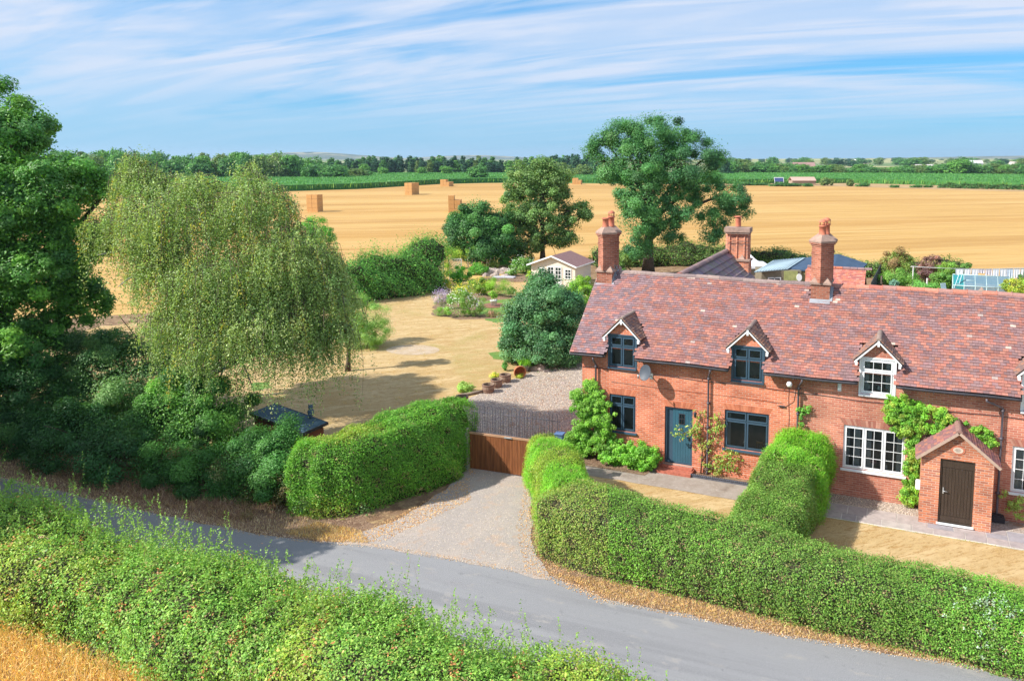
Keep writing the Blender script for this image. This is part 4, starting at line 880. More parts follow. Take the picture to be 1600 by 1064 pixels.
# ---- the wing behind, at right angles
wing = thing('rear_wing', 'brick wing behind the main ridge with grey pantiled roof and a triple chimney', 'house', HO, HA)
wx, wz, we, y0, y1 = 2.75, 6.62, 3.3, 5.55, 13.0
k = MB(); z_e = wz - we * .98
k.box(wx - we + .2, wx + we - .2, y0, y1 - .1, -.05, z_e); k.mesh([(wx - we + .2, y1 - .1, z_e), (wx + we - .2, y1 - .1, z_e), (wx, y1 - .1, wz - .1)], [(0, 2, 1)]); k.build('wall', BRICKC, wing)
k = MB(); GTILE = mat('grey_pantile', (.82, .82, .82), .85, var=.15, attr=True); kt = MB()
for sg in (-1, 1):
    up = unit(np.array([-sg * we, 0, wz - z_e])); L = math.hypot(we, wz - z_e); nr = np.array([sg * up[2], 0, abs(up[0])])
    yy0 = RY + .3
    k.obox(np.array([wx + sg * we, yy0, z_e]), (0, y1 - yy0, 0), tuple(up * L), tuple(nr * .05))
    cg = lambda x, q: tuple(v * random.uniform(.85, 1.1) for v in lin(150, 132, 134))
    if sg > 0: tiles(kt, np.array([wx + sg * we, yy0, z_e]) + nr * .05, (0, 1, 0), up, nr, y1 - yy0, L, gauge=.30, tw=.33, th=.07, tilt=.085, colf=cg)
    else: tiles(kt, np.array([wx + sg * we, y1, z_e]) + nr * .05, (0, -1, 0), up, nr, y1 - yy0, L, gauge=.30, tw=.33, th=.07, tilt=.085, colf=cg)
wr = k.build('roof', UNDER, wing); kt.build('tile_covering', GTILE, None).parent = wr
k = MB(); q = RY + .2
while q < y1:
    c = lin(176, 112, 92) if q < RY + .7 else random.choice([lin(150, 122, 120), lin(160, 130, 124), lin(138, 116, 116)])
    P = [(wx + math.cos(math.pi * i / 6) * .16, q + e, wz + .06 + math.sin(math.pi * i / 6) * .13) for e in (0, .44) for i in range(7)]
    k.mesh(P, [(i, i + 7, i + 8, i + 1) for i in range(6)] + [tuple(range(7))[::-1], tuple(range(7, 14))], 0, c); q += .45
k.build('ridge_capping', TILE, None).parent = wr
k = MB(); cxx, cyy = 3.30, 12.6
k.box(2.68, 3.95, cyy - .1, cyy + .7, 3.2, 6.22); wc = k.build('chimney', BRICKP, wing)
k = MB(); k.box(2.62, 4.01, cyy - .16, cyy + .76, 6.22, 6.32); [k.mesh([(x - .17, cyy - .12, 6.32), (x + .17, cyy - .12, 6.32), (x + .17, cyy + .2, 6.32), (x - .17, cyy + .2, 6.32), (x, cyy + .12, 6.56)], [(0, 1, 4), (1, 2, 4), (2, 3, 4), (3, 0, 4)]) for x in (3.08, 3.58)]
k.box(2.70, 3.93, cyy - .06, cyy + .66, 7.62, 7.66); k.box(2.66, 3.97, cyy - .10, cyy + .70, 7.70, 7.94); k.build('stone_band', STONE, wc)
for i, x in enumerate((2.92, 3.31, 3.70)):
    k = MB(); k.box(-.185, .185, -.185, .185, 6.32, 7.72); k.build('shaft', BRICKP, wc, loc=(x, cyy + .3, 0), rz=R_(45))
k = MB(); k.box(2.8, 3.85, cyy + .1, cyy + .5, 6.3, 7.7); k.tube([(2.66, cyy - .03, 7.25), (3.98, cyy - .03, 7.25)], .018, 5); k.build('shaft_core', BRICKP, wc)
k = MB(); k.lathe([(.15, 7.98), (.14, 8.3), (.16, 8.34), (.16, 8.4), (.1, 8.4), (.1, 8.46), (.22, 8.46), (.22, 8.5), (0, 8.54)], 3.3, cyy + .3, 14); k.build('chimney_pot', CLAYP, wc)

# ------------------------------------------------------------------ palettes (leaf albedo)
P_LAUREL = [(0.10, 0.265, 0.025), (0.14, 0.325, 0.035), (0.07, 0.20, 0.025), (0.18, 0.345, 0.045)]
P_PRIVET = [(0.12, 0.245, 0.035), (0.165, 0.295, 0.05), (0.085, 0.185, 0.03), (0.20, 0.28, 0.06)]
P_BRIGHT = [(0.15, 0.36, 0.025), (0.11, 0.31, 0.02), (0.22, 0.40, 0.035)]
P_YELLOWG = [(0.26, 0.36, 0.035), (0.20, 0.34, 0.04), (0.30, 0.36, 0.06)]
P_HAW = [(0.16, 0.31, 0.05), (0.22, 0.38, 0.065), (0.11, 0.25, 0.04), (0.27, 0.40, 0.08)]
P_OAK = [(0.075, 0.19, 0.04), (0.11, 0.27, 0.05), (0.055, 0.15, 0.04), (0.15, 0.32, 0.05)]
P_BIRCH = [(0.20, 0.30, 0.095), (0.26, 0.35, 0.125), (0.14, 0.23, 0.07), (0.33, 0.39, 0.15)]
P_ASH = [(0.06, 0.175, 0.06), (0.08, 0.22, 0.065), (0.045, 0.13, 0.05), (0.11, 0.26, 0.075)]
P_APPLE = [(0.065, 0.18, 0.07), (0.095, 0.22, 0.085), (0.05, 0.14, 0.055), (0.15, 0.27, 0.13)]
P_DARK = [(0.045, 0.125, 0.035), (0.07, 0.165, 0.04), (0.03, 0.095, 0.03)]
P_MAPLE = [(0.12, 0.22, 0.065), (0.15, 0.26, 0.075), (0.09, 0.17, 0.055), (0.20, 0.29, 0.09)]
P_STRAW = [(0.62, 0.42, 0.18), (0.72, 0.50, 0.24), (0.50, 0.32, 0.13)]

# ------------------------------------------------------------------ the gate
GW = mat('stained_boards', (0.15, 0.052, 0.02), 0.5, col2=(0.27, 0.10, 0.038), scale=2.2, stretch=(5, 5, 0.5))
IRON = mat('grey_iron', (0.10, 0.10, 0.12), 0.5, metal=0.3)
ga, gb = np.array([-4.66, 27.46]), np.array([-1.25, 26.28]); gang = math.atan2(gb[1] - ga[1], gb[0] - ga[0]); gl = float(np.linalg.norm(gb - ga))
gate = thing('driveway_gate', 'brown boarded driveway gate with grey hooped iron railing above its top rail', 'gate', (ga[0], ga[1], 0), gang)
k = MB(); q = 0.02
while q < gl - .02: k.box(q + .004, q + .104, -.02, .012, .06, 1.38, 0, (random.uniform(.8, 1.2),) * 3); q += .108
k.build('board_panel', GW, gate)
k = MB(); k.box(0, gl, -.035, .035, 1.385, 1.45); k.box(0, gl, .014, .05, .18, .26); k.box(0, gl, .014, .05, .7, .78); k.build('rail', mat('pale_top_rail', (.42, .24, .14), .6), gate)
k = MB(); q = .10; zt = 2.50
k.tube([(.05, .06, 2.22), (gl, .06, 2.22)], .011, 5); k.tube([(.05, .06, 1.47), (gl, .06, 1.47)], .012, 5)
while q < gl - .2:
    w = .20; P = [(q, .06, 1.46), (q, .06, zt - w / 2)] + [(q + w / 2 - w / 2 * math.cos(a), .06, zt - w / 2 + w / 2 * math.sin(a)) for a in np.linspace(0, math.pi, 9)[1:-1]] + [(q + w, .06, zt - w / 2), (q + w, .06, 1.46)]
    k.tube(P, .009, 6); k.tube([(q + w / 2, .06, 1.46), (q + w / 2, .06, zt - .15)], .007, 6); q += .32
    k.tube([(q - .055, .06, 1.46), (q - .055, .06, zt - .26)], .007, 5)
k.build('hooped_railing', IRON, gate)
k = MB(); k.box(1.45, 1.75, -.06, -.036, 1.39, 1.44); k.box(1.5, 1.7, -.08, -.06, 1.405, 1.425); k.build('latch', STEEL, gate)
k = MB(); k.box(-.16, -.06, -.06, .06, 0, 1.55); k.box(-.17, -.05, -.07, .07, 1.55, 1.58); k.box(-.2, -.02, -.1, .1, 0, .25)
k.build('post', mat('pale_post', (.45, .42, .38), .8), gate)
k = MB(); k.box(gl - .06, gl + .06, -.06, .06, 0, 1.62); k.build('post', IRON, gate)
k = MB(); k.box(gl - .14, gl + .12, -.12, .12, 1.62, 1.80); k.prism([(gl - .17, -.15), (gl + .15, -.15), (gl + .15, .15), (gl - .17, .15)], 1.80, 1.83); k.build('control_box', mat('blue_grey_box', (.10, .16, .30), .5), gate)

# ------------------------------------------------------------------ hedges
def near_extra(f):
    # shoots that stand above the clipped top
    pts = near_pts; n = 1700; S = rng.random(n); p0 = np.array([np.interp(S, np.linspace(0, 1, len(pts)), [p[i] for p in pts]) for i in (0, 1)]).T
    p0 += rng.normal(size=(n, 2)) * 0.45 + np.array([.15, .35])
    big = np.sin(p0[:, 0] * 1.7) * .5 + np.sin(p0[:, 0] * 4.1 + 1) * .5
    h0 = np.interp(S, np.linspace(0, 1, len(near_h)), near_h); L = np.clip(rng.gamma(2.2, .17, n) * (1 + .5 * big), .06, 1.05)
    k = 26; t = np.tile(np.linspace(0, 1, k), n); idx = np.repeat(np.arange(n), k); lean = rng.normal(size=(n, 2)) * .22
    C = np.stack([p0[idx, 0] + lean[idx, 0] * t * L[idx], p0[idx, 1] + lean[idx, 1] * t * L[idx], h0[idx] - .10 + t * L[idx]], 1) + rng.normal(size=(n * k, 3)) * (.045 * (1.15 - t))[:, None]
    K = f.cols(n * k, [(0.20, 0.34, 0.07), (0.26, 0.40, 0.09), (0.15, 0.28, 0.05)]) * (1 + rng.normal(size=(n * k, 1)) * .15)
    f.add(C, rng.normal(size=(n * k, 3)) + [0, 0, .6], rng.normal(size=(n * k, 3)), .055 * rng.uniform(.7, 1.3, n * k), .03, np.clip(K, .01, .9))
    P = np.stack([p0[:, 0], p0[:, 1], h0 - .1], 1); T = np.stack([lean[:, 0], lean[:, 1], np.ones(n)], 1)
    f.add(P + T * L[:, None] / 2, rng.normal(size=(n, 3)), T, L, .008, np.tile([[.16, .10, .05]], (n, 1)))
near_pts = [(-30, 24.95), (-22, 21.8), (-15.5, 19.35), (-10.7, 17.55), (-7.5, 16.35), (-3.6, 14.85), (0.2, 13.4), (4.2, 11.9), (9, 10.1), (16, 7.4)]
near_h = [2.7, 2.6, 2.45, 2.02, 1.66, 1.66, 1.02, .6, .5, .5]
def near_pal(P, f):
    n = len(P); K = f.cols(n, P_HAW); s = np.sin(P[:, 0] * .9 + 1.2) + np.sin(P[:, 0] * 2.3 + P[:, 2] * 2) * .6 + np.sin(P[:, 1] * 1.9) * .4
    yl = f.cols(n, [(0.28, 0.36, 0.05), (0.22, 0.36, 0.04), (0.32, 0.36, 0.08)]); m = (s + rng.normal(size=n) * .5 > .9)[:, None]; K = np.where(m, yl, K)
    r = rng.random((n, 1)); spot = (np.sin(P[:, 0] * 5.1) * np.sin(P[:, 2] * 4.7 + P[:, 0]) > .75)[:, None]
    return np.where((r < .35) & spot, np.array([[.45, .20, .08]]), np.where(r < .012, np.array([[.50, .30, .10]]), K))
hedge('roadside_hedge', near_pts, 2.7, near_h, 430000, .060, P_HAW, 'wide untrimmed light green hedge running along the near side of the lane', asp=.58, amp=.13, rough=.09, tuft=.14, sq=.62, extra=near_extra, pfun=near_pal)

def lau_pal(P, f):
    n = len(P); K = f.cols(n, P_LAUREL); s = np.sin(P[:, 0] * 1.3) + np.sin(P[:, 1] * 1.7 + P[:, 2] * 1.3)
    return np.where((s + rng.normal(size=n) * .4 > 1.0)[:, None], f.cols(n, P_YELLOWG) * .85, K)
hedge('clipped_hedge', [(-9.3, 24.45), (-8.2, 24.45), (-7.05, 25.6), (-5.75, 27.75)], [1.5, 2.2, 2.5, 2.1], [2.0, 2.45, 2.62, 2.58, 2.4], 140000, .062, P_LAUREL, 'tall clipped bright green hedge block to the left of the driveway gate', asp=.42, amp=.09, rough=.06, sq=.46, pfun=lau_pal, upt=.6)
def mid_pal(P, f):
    n = len(P); K = f.cols(n, P_BRIGHT); s = np.sin(P[:, 1] * 2.4 + 1)
    return np.where((s + rng.normal(size=n) * .35 > .35)[:, None], f.cols(n, P_YELLOWG), K)
hedge('conifer_hedge', [(-1.75, 26.3), (-1.35, 24.6), (-.85, 22.7)], [1.5, 1.75, 1.7], [1.78, 2.0, 2.0], 75000, .085, P_BRIGHT, 'narrow feathery bright green conifer hedge at the right post of the driveway gate', asp=.16, amp=.06, rough=.05, sq=.6, pfun=mid_pal, upt=1.6)
def fr_pal(P, f):
    n = len(P); K = f.cols(n, P_PRIVET); s = np.sin(P[:, 0] * .8 + .4) + np.sin(P[:, 0] * 1.9 + P[:, 2]) * .5
    K = np.where((s + rng.normal(size=n) * .4 > .95)[:, None], f.cols(n, [(0.13, 0.30, 0.03), (0.17, 0.35, 0.04)]), K)
    K = np.where(((P[:, 0] < .35) & (rng.random(n) < .72))[:, None], f.cols(n, [(0.24, 0.33, 0.05), (0.20, 0.30, 0.05), (0.30, 0.30, 0.10)]), K)
    K = np.where(((P[:, 0] > 7.6) & (rng.random(n) < .3))[:, None], f.cols(n, [(0.16, 0.36, 0.05)]), K)
    r = rng.random((n, 1)); return np.where(r < .012, np.array([[.42, .26, .13]]), K)
def fr_extra(f):
    c = []          # pale tangle of a climber grown through the right end, and a few shoots
    for _ in range(150): t = rng.random(); c.append([9.2 + rng.normal() * .35, 16.7 - .25 + rng.normal() * .25, .35 + t * 1.2])
    f.clumps(np.array(c), .10, 9, .06, [(0.36, 0.44, 0.34), (0.28, 0.40, 0.26)], asp=.5)
    for x, y, h in ((6.6, 18.0, .35), (6.9, 17.9, .22), (7.6, 17.65, .30), (6.2, 18.2, .18), (8.1, 17.5, .16), (4.4, 19.0, .14)):
        n = 26; t = rng.random(n); f.add(np.stack([x + rng.normal(size=n) * .03, y + rng.normal(size=n) * .03, 1.28 + t * h], 1), rng.normal(size=(n, 3)), rng.normal(size=(n, 3)), .05, .025, f.cols(n, P_BRIGHT))
hedge('garden_hedge', [(-.62, 21.6), (.52, 20.92), (2.32, 20.07), (5.22, 18.67), (8.82, 17.12), (14, 15.15), (24, 11.6)], [2.15, 1.9, 1.95, 1.9, 1.8, 1.8, 1.8], [1.85, 1.75, 1.62, 1.38, 1.18, 1.1, 1.1, 1.1, 1.1], 280000, .045, P_PRIVET, 'long clipped small-leaved hedge curving from the driveway along the lane before both cottages', asp=.55, amp=.055, rough=.05, sq=.33, pfun=fr_pal, extra=fr_extra)
hedge('garden_hedge', [(4.35, 19.9), (5.3, 21.8), (6.2, 23.7)], 1.9, [1.38, 1.6, 1.95], 100000, .045, P_PRIVET, 'clipped olive green hedge dividing the two front lawns, running back toward the house wall', asp=.55, amp=.05, rough=.045, sq=.30)
hedge('conifer_hedge', [(6.62, 24.15), (7.0, 24.95)], [1.95, 1.9], [2.15, 2.4], 52000, .10, P_BRIGHT, 'tall bright green feathery conifer hedge block against the cottage wall between the two front gardens', asp=.15, amp=.08, rough=.08, sq=.45, upt=1.8)
# boundary hedges at the back of the garden
hedge('boundary_hedge', [(-26, 55), (-21.5, 60.0), (-17.5, 63.6), (-14.9, 66.6)], 3.2, [2.3, 2.2, 2.6, 3.4, 4.3], 80000, .13, [(0.11, 0.28, 0.05), (0.15, 0.36, 0.06), (0.07, 0.19, 0.045)], 'shaggy green boundary hedge at the back left of the lawn beside the stubble', asp=.5, amp=.30, rough=.2, tuft=.55, sq=.7)
hedge('boundary_hedge', [(1, 81), (8, 82.5), (14, 83), (26, 74), (34, 72)], 2.4, [2.0, 2.2, 1.9, 1.6, 1.6], 36000, .16, [(0.06, 0.15, 0.03), (0.11, 0.21, 0.04), (0.16, 0.22, 0.05)], 'dark field hedge behind the large ash tree and the rear roofs', asp=.5, amp=.22, rough=.16, sq=.7)

# ------------------------------------------------------------------ trees and bushes at the left
DC = lambda x, y: (x, y, 0)
make_tree('oak_tree', (-26.0, 33.5, 0), [(15, 215, 32, 70, 60), (-50, 190, 33, 90, 80), (75, 300, 31, 75, 60), (0, 330, 31, 90, 80), (110, 375, 31.5, 55, 50), (60, 430, 31, 80, 60), (-70, 380, 31, 90, 90), (120, 470, 32, 50, 40), (20, 530, 31, 90, 60), (-60, 540, 31, 90, 80), (140, 272, 32, 26, 14), (165, 300, 32, 14, 12), (60, 195, 32.5, 22, 16)],
          330000, .135, .46, P_OAK, 'big dark green oak filling the left edge of the picture', r0=.45, cat='tree', shell=.5, sub=3, limb_n=12)
bushes = [('dark_bush', 'deep green holly bush at the foot of the big oak', [(40, 620, 30.5, 85, 70), (-40, 600, 30.5, 80, 90)], P_DARK, 90000, .08, .55, LEAFG),
 ('elder_bush', 'broad grey-green elder bush between the oak and the birch', [(130, 560, 32.5, 75, 60), (190, 600, 31.5, 85, 75), (240, 540, 33, 55, 45), (100, 620, 31.5, 75, 60), (230, 620, 30.5, 60, 60)], [(0.09, 0.19, 0.06), (0.13, 0.24, 0.075), (0.06, 0.15, 0.05)], 150000, .08, .6, LEAF),
 ('laurel_bush', 'glossy dark laurel bush above the earth bank by the lane, left of the ivy bush', [(205, 702, 27.4, 80, 66), (130, 686, 28.4, 78, 60), (55, 670, 29.7, 74, 52)], P_DARK + [(0.05, 0.14, 0.05)], 100000, .085, .5, LEAFG),
 ('ivy_bush', 'tall ivy-clad bush in front of the birch trunk', [(335, 665, 28, 62, 80), (290, 610, 28.6, 45, 45), (270, 650, 28.2, 50, 60)], [(0.08, 0.21, 0.035), (0.13, 0.29, 0.045), (0.055, 0.15, 0.035)], 100000, .085, .5, LEAFG),
 ('holly_bush', 'rounded dark holly bush next to the clipped hedge', [(385, 736, 25.6, 72, 64), (325, 742, 26.0, 62, 56), (440, 732, 25.0, 48, 76), (268, 730, 26.7, 56, 56)], [(0.055, 0.165, 0.035), (0.09, 0.23, 0.045), (0.04, 0.12, 0.03)], 170000, .065, .45, LEAFG),
 ('hazel_bush', 'low bright hazel bush behind the holly, beside the little shed', [(445, 700, 27.8, 36, 22), (405, 702, 28.2, 32, 20)], [(0.08, 0.20, 0.04), (0.13, 0.28, 0.05)], 34000, .07, .4, LEAF)]
for nm, lb, lobes, pal, n, leaf, rc, lm in bushes:
    u, v, Y = lobes[0][:3]; c = D(u, v, Y); make_tree(nm, (c[0], c[1], 0), lobes, n, leaf, rc, pal, lb, r0=.09, cat='bush', shell=.6, lm=lm, sub=1, fork=.1)
# lane-side foot of the bushes down to the bank
for x0, y0, lb in ((-15.5, 27.0, 'trailing bramble on the earth bank under the laurel'), (-11.3, 24.9, 'trailing bramble on the earth bank under the holly')):
    f = Fol(); cc = np.stack([x0 + rng.normal(size=90) * 1.3, y0 + rng.normal(size=90) * .35 - .37 * 0, rng.uniform(.15, 1.2, 90)], 1); cc[:, 1] -= (cc[:, 0] - x0) * .42
    f.clumps(cc, .32, 120, .07, [(0.05, 0.12, 0.03), (0.09, 0.17, 0.04), (0.20, 0.15, 0.07)]); f.build('bramble', LEAF, None, loc=(x0, y0, 0), label=lb, cat='bramble')

# weeping birch: limbs, then hanging strands
def birch():
    base = (-14.9, 29.6, 0); t = thing('weeping_birch', 'large weeping birch with pale trunk and long hanging leafy strands', 'tree', base)
    lob = [(u, v, Y - 3.4, a, b) for u, v, Y, a, b in [(295, 335, 33, 110, 70), (222, 285, 34, 44, 46), (400, 320, 32.5, 60, 62), (455, 400, 32, 75, 85), (350, 430, 31.5, 90, 70), (205, 345, 34, 66, 42), (505, 465, 32, 54, 75), (520, 520, 31.5, 34, 40), (420, 500, 31, 80, 70), (300, 500, 32, 75, 55), (515, 420, 33, 24, 40), (390, 275, 33, 26, 26), (265, 290, 34, 40, 30), (470, 520, 31.5, 66, 40), (350, 530, 31, 70, 34), (310, 290, 33, 40, 30), (205, 255, 34, 18, 24), (350, 480, 33, 90, 70), (262, 425, 32.5, 56, 44), (238, 390, 33, 50, 36)]]
    LB = [(D(u, v, Y), a * Y / CAM_F, b * Y / CAM_F) for u, v, Y, a, b in lob]; f = Fol(); mb = MB()
    stems = [(-15.9, 33.2), (-18.6, 34.4), (-17.2, 33.6)]
    limbs(mb, base, .22, [c for c, a, b in LB if b > .7], .22, sub=4, spread=1.5, lift=.35, rtip=.035)
    tw = []; tot = sum(a * b for _, a, b in LB); ns = 5200; allC = []
    for c, a, b in LB:
        m = max(40, int(ns * a * b / tot)); d = unit(rng.normal(size=(m, 3))); d[:, 2] = np.abs(d[:, 2]) * .9 - .15
        st = c + d * np.array([a, a * .95, b]) * rng.uniform(.45, 1.0, (m, 1)); out = unit(d * [1, 1, .2] + rng.normal(size=(m, 3)) * .3)
        L = np.clip(rng.gamma(3.2, .50, m), .4, 4.0) * (b / 1.9) ** .3; k = 60
        tt = np.tile(np.linspace(0, 1, k), m); ix = np.repeat(np.arange(m), k)
        sway = rng.normal(size=(m, 3)) * [.12, .12, 0]
        C = st[ix] + out[ix] * (np.sqrt(tt) * .35)[:, None] + np.array([0, 0, -1.0]) * (tt ** 1.15 * L[ix])[:, None] + sway[ix] * (tt * L[ix])[:, None] + rng.normal(size=(m * k, 3)) * .055
        keep = (tt * L[ix] < L[ix]) & (rng.random(m * k) < np.clip(L[ix] / 1.5, .45, 1)); keep &= C[:, 2] > .6 + .0 * tt
        base_c = f.cols(m, P_BIRCH)[ix] * (1 + rng.normal(size=(m, 1)) * .14)[ix]
        yel = (rng.random(m) < .035)[ix][:, None]; base_c = np.where(yel, np.array([[.38, .34, .06]]), base_c)
        K = base_c * (1 + rng.normal(size=(m * k, 1)) * .2)
        nn = int(keep.sum()); T = rng.normal(size=(nn, 3)) * .6 + [0, 0, -1]
        f.add(C[keep], rng.normal(size=(nn, 3)) + [0, 0, .35], T, .078 * rng.uniform(.7, 1.25, nn), .045, np.clip(K[keep], .01, .9))
        for j in range(0, m, 3):
            s0 = st[j]; mb.tube([s0 - out[j] * .3, s0 + out[j] * .2, s0 + out[j] * .35 - [0, 0, L[j] * .4], s0 + out[j] * .35 - [0, 0, L[j] * .8] + sway[j]], [.014, .010, .006, .004], 3, 1, cap=False)
        f.lobe(c, (a * .9, a * .85, b * .85), int(34000 * a * b / tot), .085, .6, P_BIRCH, asp=.55, shell=.3, jit=.25, droop=1.0)
    mb.build('trunk', [BIRCHB, BARK], t, world=True); f.build('crown', LEAF, t)
birch()
make_tree('young_tree', (-13.45, 40.7, 0), [(543, 470, 41, 22, 20), (534, 488, 41, 18, 18)], 9000, .09, .4, P_BIRCH, 'slim tree with a bare grey trunk standing on the lawn behind the birch strands', r0=.13, fork=.4)
make_tree('round_tree', (-22.4, 62.5, 0), [(492, 352, 62, 22, 15), (500, 372, 62, 24, 18), (480, 380, 62, 26, 24), (490, 410, 62, 30, 30)], 26000, .10, .45, [(0.08, 0.26, 0.03), (0.12, 0.32, 0.04)], 'vivid green round-headed tree showing above the right shoulder of the birch', r0=.13, fork=.3)
make_tree('willow_bush', tuple(D(590, 500, 47)[:2]) + (0,), [(583, 496, 47, 30, 24), (560, 512, 46, 30, 26), (562, 474, 47, 16, 16), (590, 518, 46, 24, 18), (565, 530, 45.5, 28, 18)], 42000, .09, .4, [(0.18, 0.32, 0.07), (0.24, 0.38, 0.10)], 'pale green feathery bush at the left edge of the lawn right of the birch', r0=.07, cat='bush', asp=.25)

# trees that stand outside the picture at the left and throw their shade over the lane
for x, y, s in ((-21.3, 18.4, 1.0), (-24.5, 20.6, 1.08), (-29, 22.8, 1.15), (-34, 24.5, 1.15)):
    t = thing('lane_tree', 'leafy tree beside the lane, just outside the left edge of the picture', 'tree', (x, y, 0), 0, 'trees beside the lane'); f = Fol(); mb = MB(); tops = []
    for dx, dy, z, rx, rzz in ((0, 0, 9.0, 2.4, 1.8), (1.5, .8, 7.4, 2.3, 1.7), (-1.7, .6, 7.4, 2.4, 1.8), (.3, .4, 6.0, 2.3, 1.5)):
        c = np.array([x + dx * s, y + dy * s, z * s]); f.lobe(c, (rx * s, rx * s, rzz * s), 9000, .19, .6, P_OAK, shell=.35); tops.append(c)
    limbs(mb, (x, y, 0), .3, tops, .3, sub=2, spread=2); mb.build('trunk', BARK, t, world=True); f.build('crown', LEAF, t)

# apple tree, the twin trees, the ash
make_tree('apple_tree', (-3.0, 43.3, 0), [(855, 470, 43, 52, 40), (830, 510, 42.5, 52, 42), (882, 500, 43, 44, 45), (862, 545, 42, 55, 34), (815, 540, 42.5, 34, 28), (846, 448, 44, 26, 20), (890, 480, 44, 24, 24), (880, 560, 42, 30, 20), (802, 500, 43, 20, 22), (838, 447, 44, 16, 24)],
          130000, .11, .5, P_APPLE, 'dense blue-green fruit tree between the gravel yard and the cottage gable', r0=.16, cat='tree', shell=.5, sub=3, fork=.15, asp=.62)
make_tree('shrub', tuple(G(908, 500)[:2]) + (0,), [(905, 450, 52, 22, 16), (918, 470, 50, 16, 22)], 12000, .12, .4, [(0.14, 0.30, 0.03), (0.20, 0.34, 0.04)], 'lime green shrub peeping out between the fruit tree and the cottage roof', r0=.06, cat='shrub')
make_tree('maple_tree', tuple(G(757, 414)[:2]) + (0,), [(745, 360, 80, 45, 38), (722, 375, 79, 32, 26), (775, 375, 80, 32, 34), (752, 335, 81, 26, 22), (715, 352, 80, 20, 18), (760, 395, 79, 38, 18), (785, 350, 81, 20, 24)], 90000, .20, .9, [(0.055, 0.16, 0.04), (0.085, 0.22, 0.05), (0.04, 0.11, 0.035)], 'rounded dense tree on the left of the pair behind the rockery', r0=.22, fork=.15)
make_tree('field_maple', tuple(G(848, 412)[:2]) + (0,), [(825, 282, 84, 36, 28), (860, 282, 84, 34, 26), (815, 310, 84, 32, 34), (860, 310, 84, 32, 34), (835, 345, 83, 40, 30), (885, 345, 84, 26, 16), (905, 325, 84, 20, 12), (915, 335, 84, 12, 12), (805, 350, 83, 22, 22), (820, 380, 83, 32, 18), (870, 370, 83, 26, 16), (893, 375, 84, 18, 6), (848, 255, 84, 22, 10), (880, 300, 84, 14, 10)],
          85000, .20, .75, P_MAPLE, 'taller open-crowned tree on the right of the pair behind the rockery', r0=.30, fork=.2, shell=.4, sub=4)
make_tree('ash_tree', (5.3, 76.0, 0), [(1020, 205, 76, 46, 28), (975, 215, 76, 34, 22), (1062, 225, 76, 32, 26), (940, 215, 76, 20, 14), (925, 235, 76, 18, 14), (1000, 250, 75, 50, 36), (1050, 270, 75, 42, 36), (955, 262, 76, 26, 26), (1105, 245, 76, 26, 28), (1095, 285, 75, 30, 24), (1135, 305, 75, 36, 24), (1150, 325, 75, 20, 18), (1010, 300, 74.5, 44, 32), (1060, 325, 74.5, 34, 26), (1000, 345, 74.5, 34, 26), (1110, 340, 75, 26, 18), (1110, 365, 75, 22, 14), (995, 385, 74.5, 24, 18), (1035, 355, 75, 26, 20), (985, 320, 75, 20, 24), (1050, 375, 76, 18, 10)],
          170000, .20, .95, P_ASH, 'big ash tree with several billowing leafy heads standing behind the cottage roof', r0=.55, fork=.22, shell=.5, sub=3, asp=.4)
make_tree('shrub', tuple(G(985, 422)[:2]) + (0,), [(975, 405, 75, 18, 14), (960, 415, 74, 14, 14)], 9000, .16, .5, [(0.10, 0.20, 0.04), (0.16, 0.24, 0.06)], 'yellow-green shrub left of the ash trunk behind the roof ridge', r0=.06, cat='shrub')
# dead twigs on the left of the ash
# ------------------------------------------------------------------ garden plants (u, v of the foot, radius and height in photo pixels)
def shrub(name, label, u, v, rp, hp, n, leaf, pal, asp=.5, cat='shrub', flowers=None, upt=0, group=None):
    b = G(u, v); Y = b[1]; r = rp * Y / CAM_F * 1.12; h = hp * Y / CAM_F * 1.30
    f = Fol(); f.lobe((b[0], b[1] + r * .3, h * .52), (r, r * .85, h * .5), n, leaf, max(.12, r * .34), pal, asp, .35, jit=.2)
    if flowers:
        k = int(n * flowers[1] * .3); d = unit(rng.normal(size=(k, 3))); d[:, 2] = np.abs(d[:, 2]); d[:, 1] = -np.abs(d[:, 1]) * .6; d = d * rng.uniform(.55, 1.2, (k, 1)) + np.repeat(rng.normal(size=(k // 6 + 1, 3)) * .16, 6, 0)[:k]
        f.add(np.array([b[0], b[1] + r * .3, h * .5]) + d * [r, r * .85, h * .55], d + [0, -.3, .6], rng.normal(size=(k, 3)), leaf * .9, leaf * .8, f.cols(k, flowers[0]))
    return f.build(name, LEAF, None, loc=b, label=label, cat=cat, group=group)
YEL = [(0.70, 0.50, 0.04), (0.75, 0.60, 0.12)]; WHT = [(0.75, 0.72, 0.66), (0.7, 0.6, 0.55)]; LIL = [(0.36, 0.26, 0.50), (0.46, 0.36, 0.56)]
shrub('golden_shrub', 'yellow-leaved shrub at the left foot of the trellis', 693, 453, 12, 12, 4200, .11, [(0.55, 0.45, 0.06), (0.40, 0.42, 0.06)])
shrub('box_shrub', 'round vivid green shrub in front of the trellis', 718, 447, 16, 26, 6500, .11, [(0.08, 0.28, 0.02), (0.12, 0.34, 0.03)])
shrub('spirea_shrub', 'yellow-flowered shrub right of the round green shrub', 748, 462, 16, 22, 5200, .11, [(0.20, 0.32, 0.04), (0.16, 0.27, 0.04)], flowers=(YEL, .08))
shrub('broom_shrub', 'soft lime green mound in the middle of the garden bed', 773, 464, 22, 25, 7500, .10, [(0.22, 0.38, 0.03), (0.17, 0.32, 0.03)], asp=.2)
shrub('heather_shrub', 'low green mound with brown base at the right end of the garden bed', 796, 465, 12, 14, 3000, .10, [(0.14, 0.26, 0.05), (0.18, 0.28, 0.06)], asp=.25)
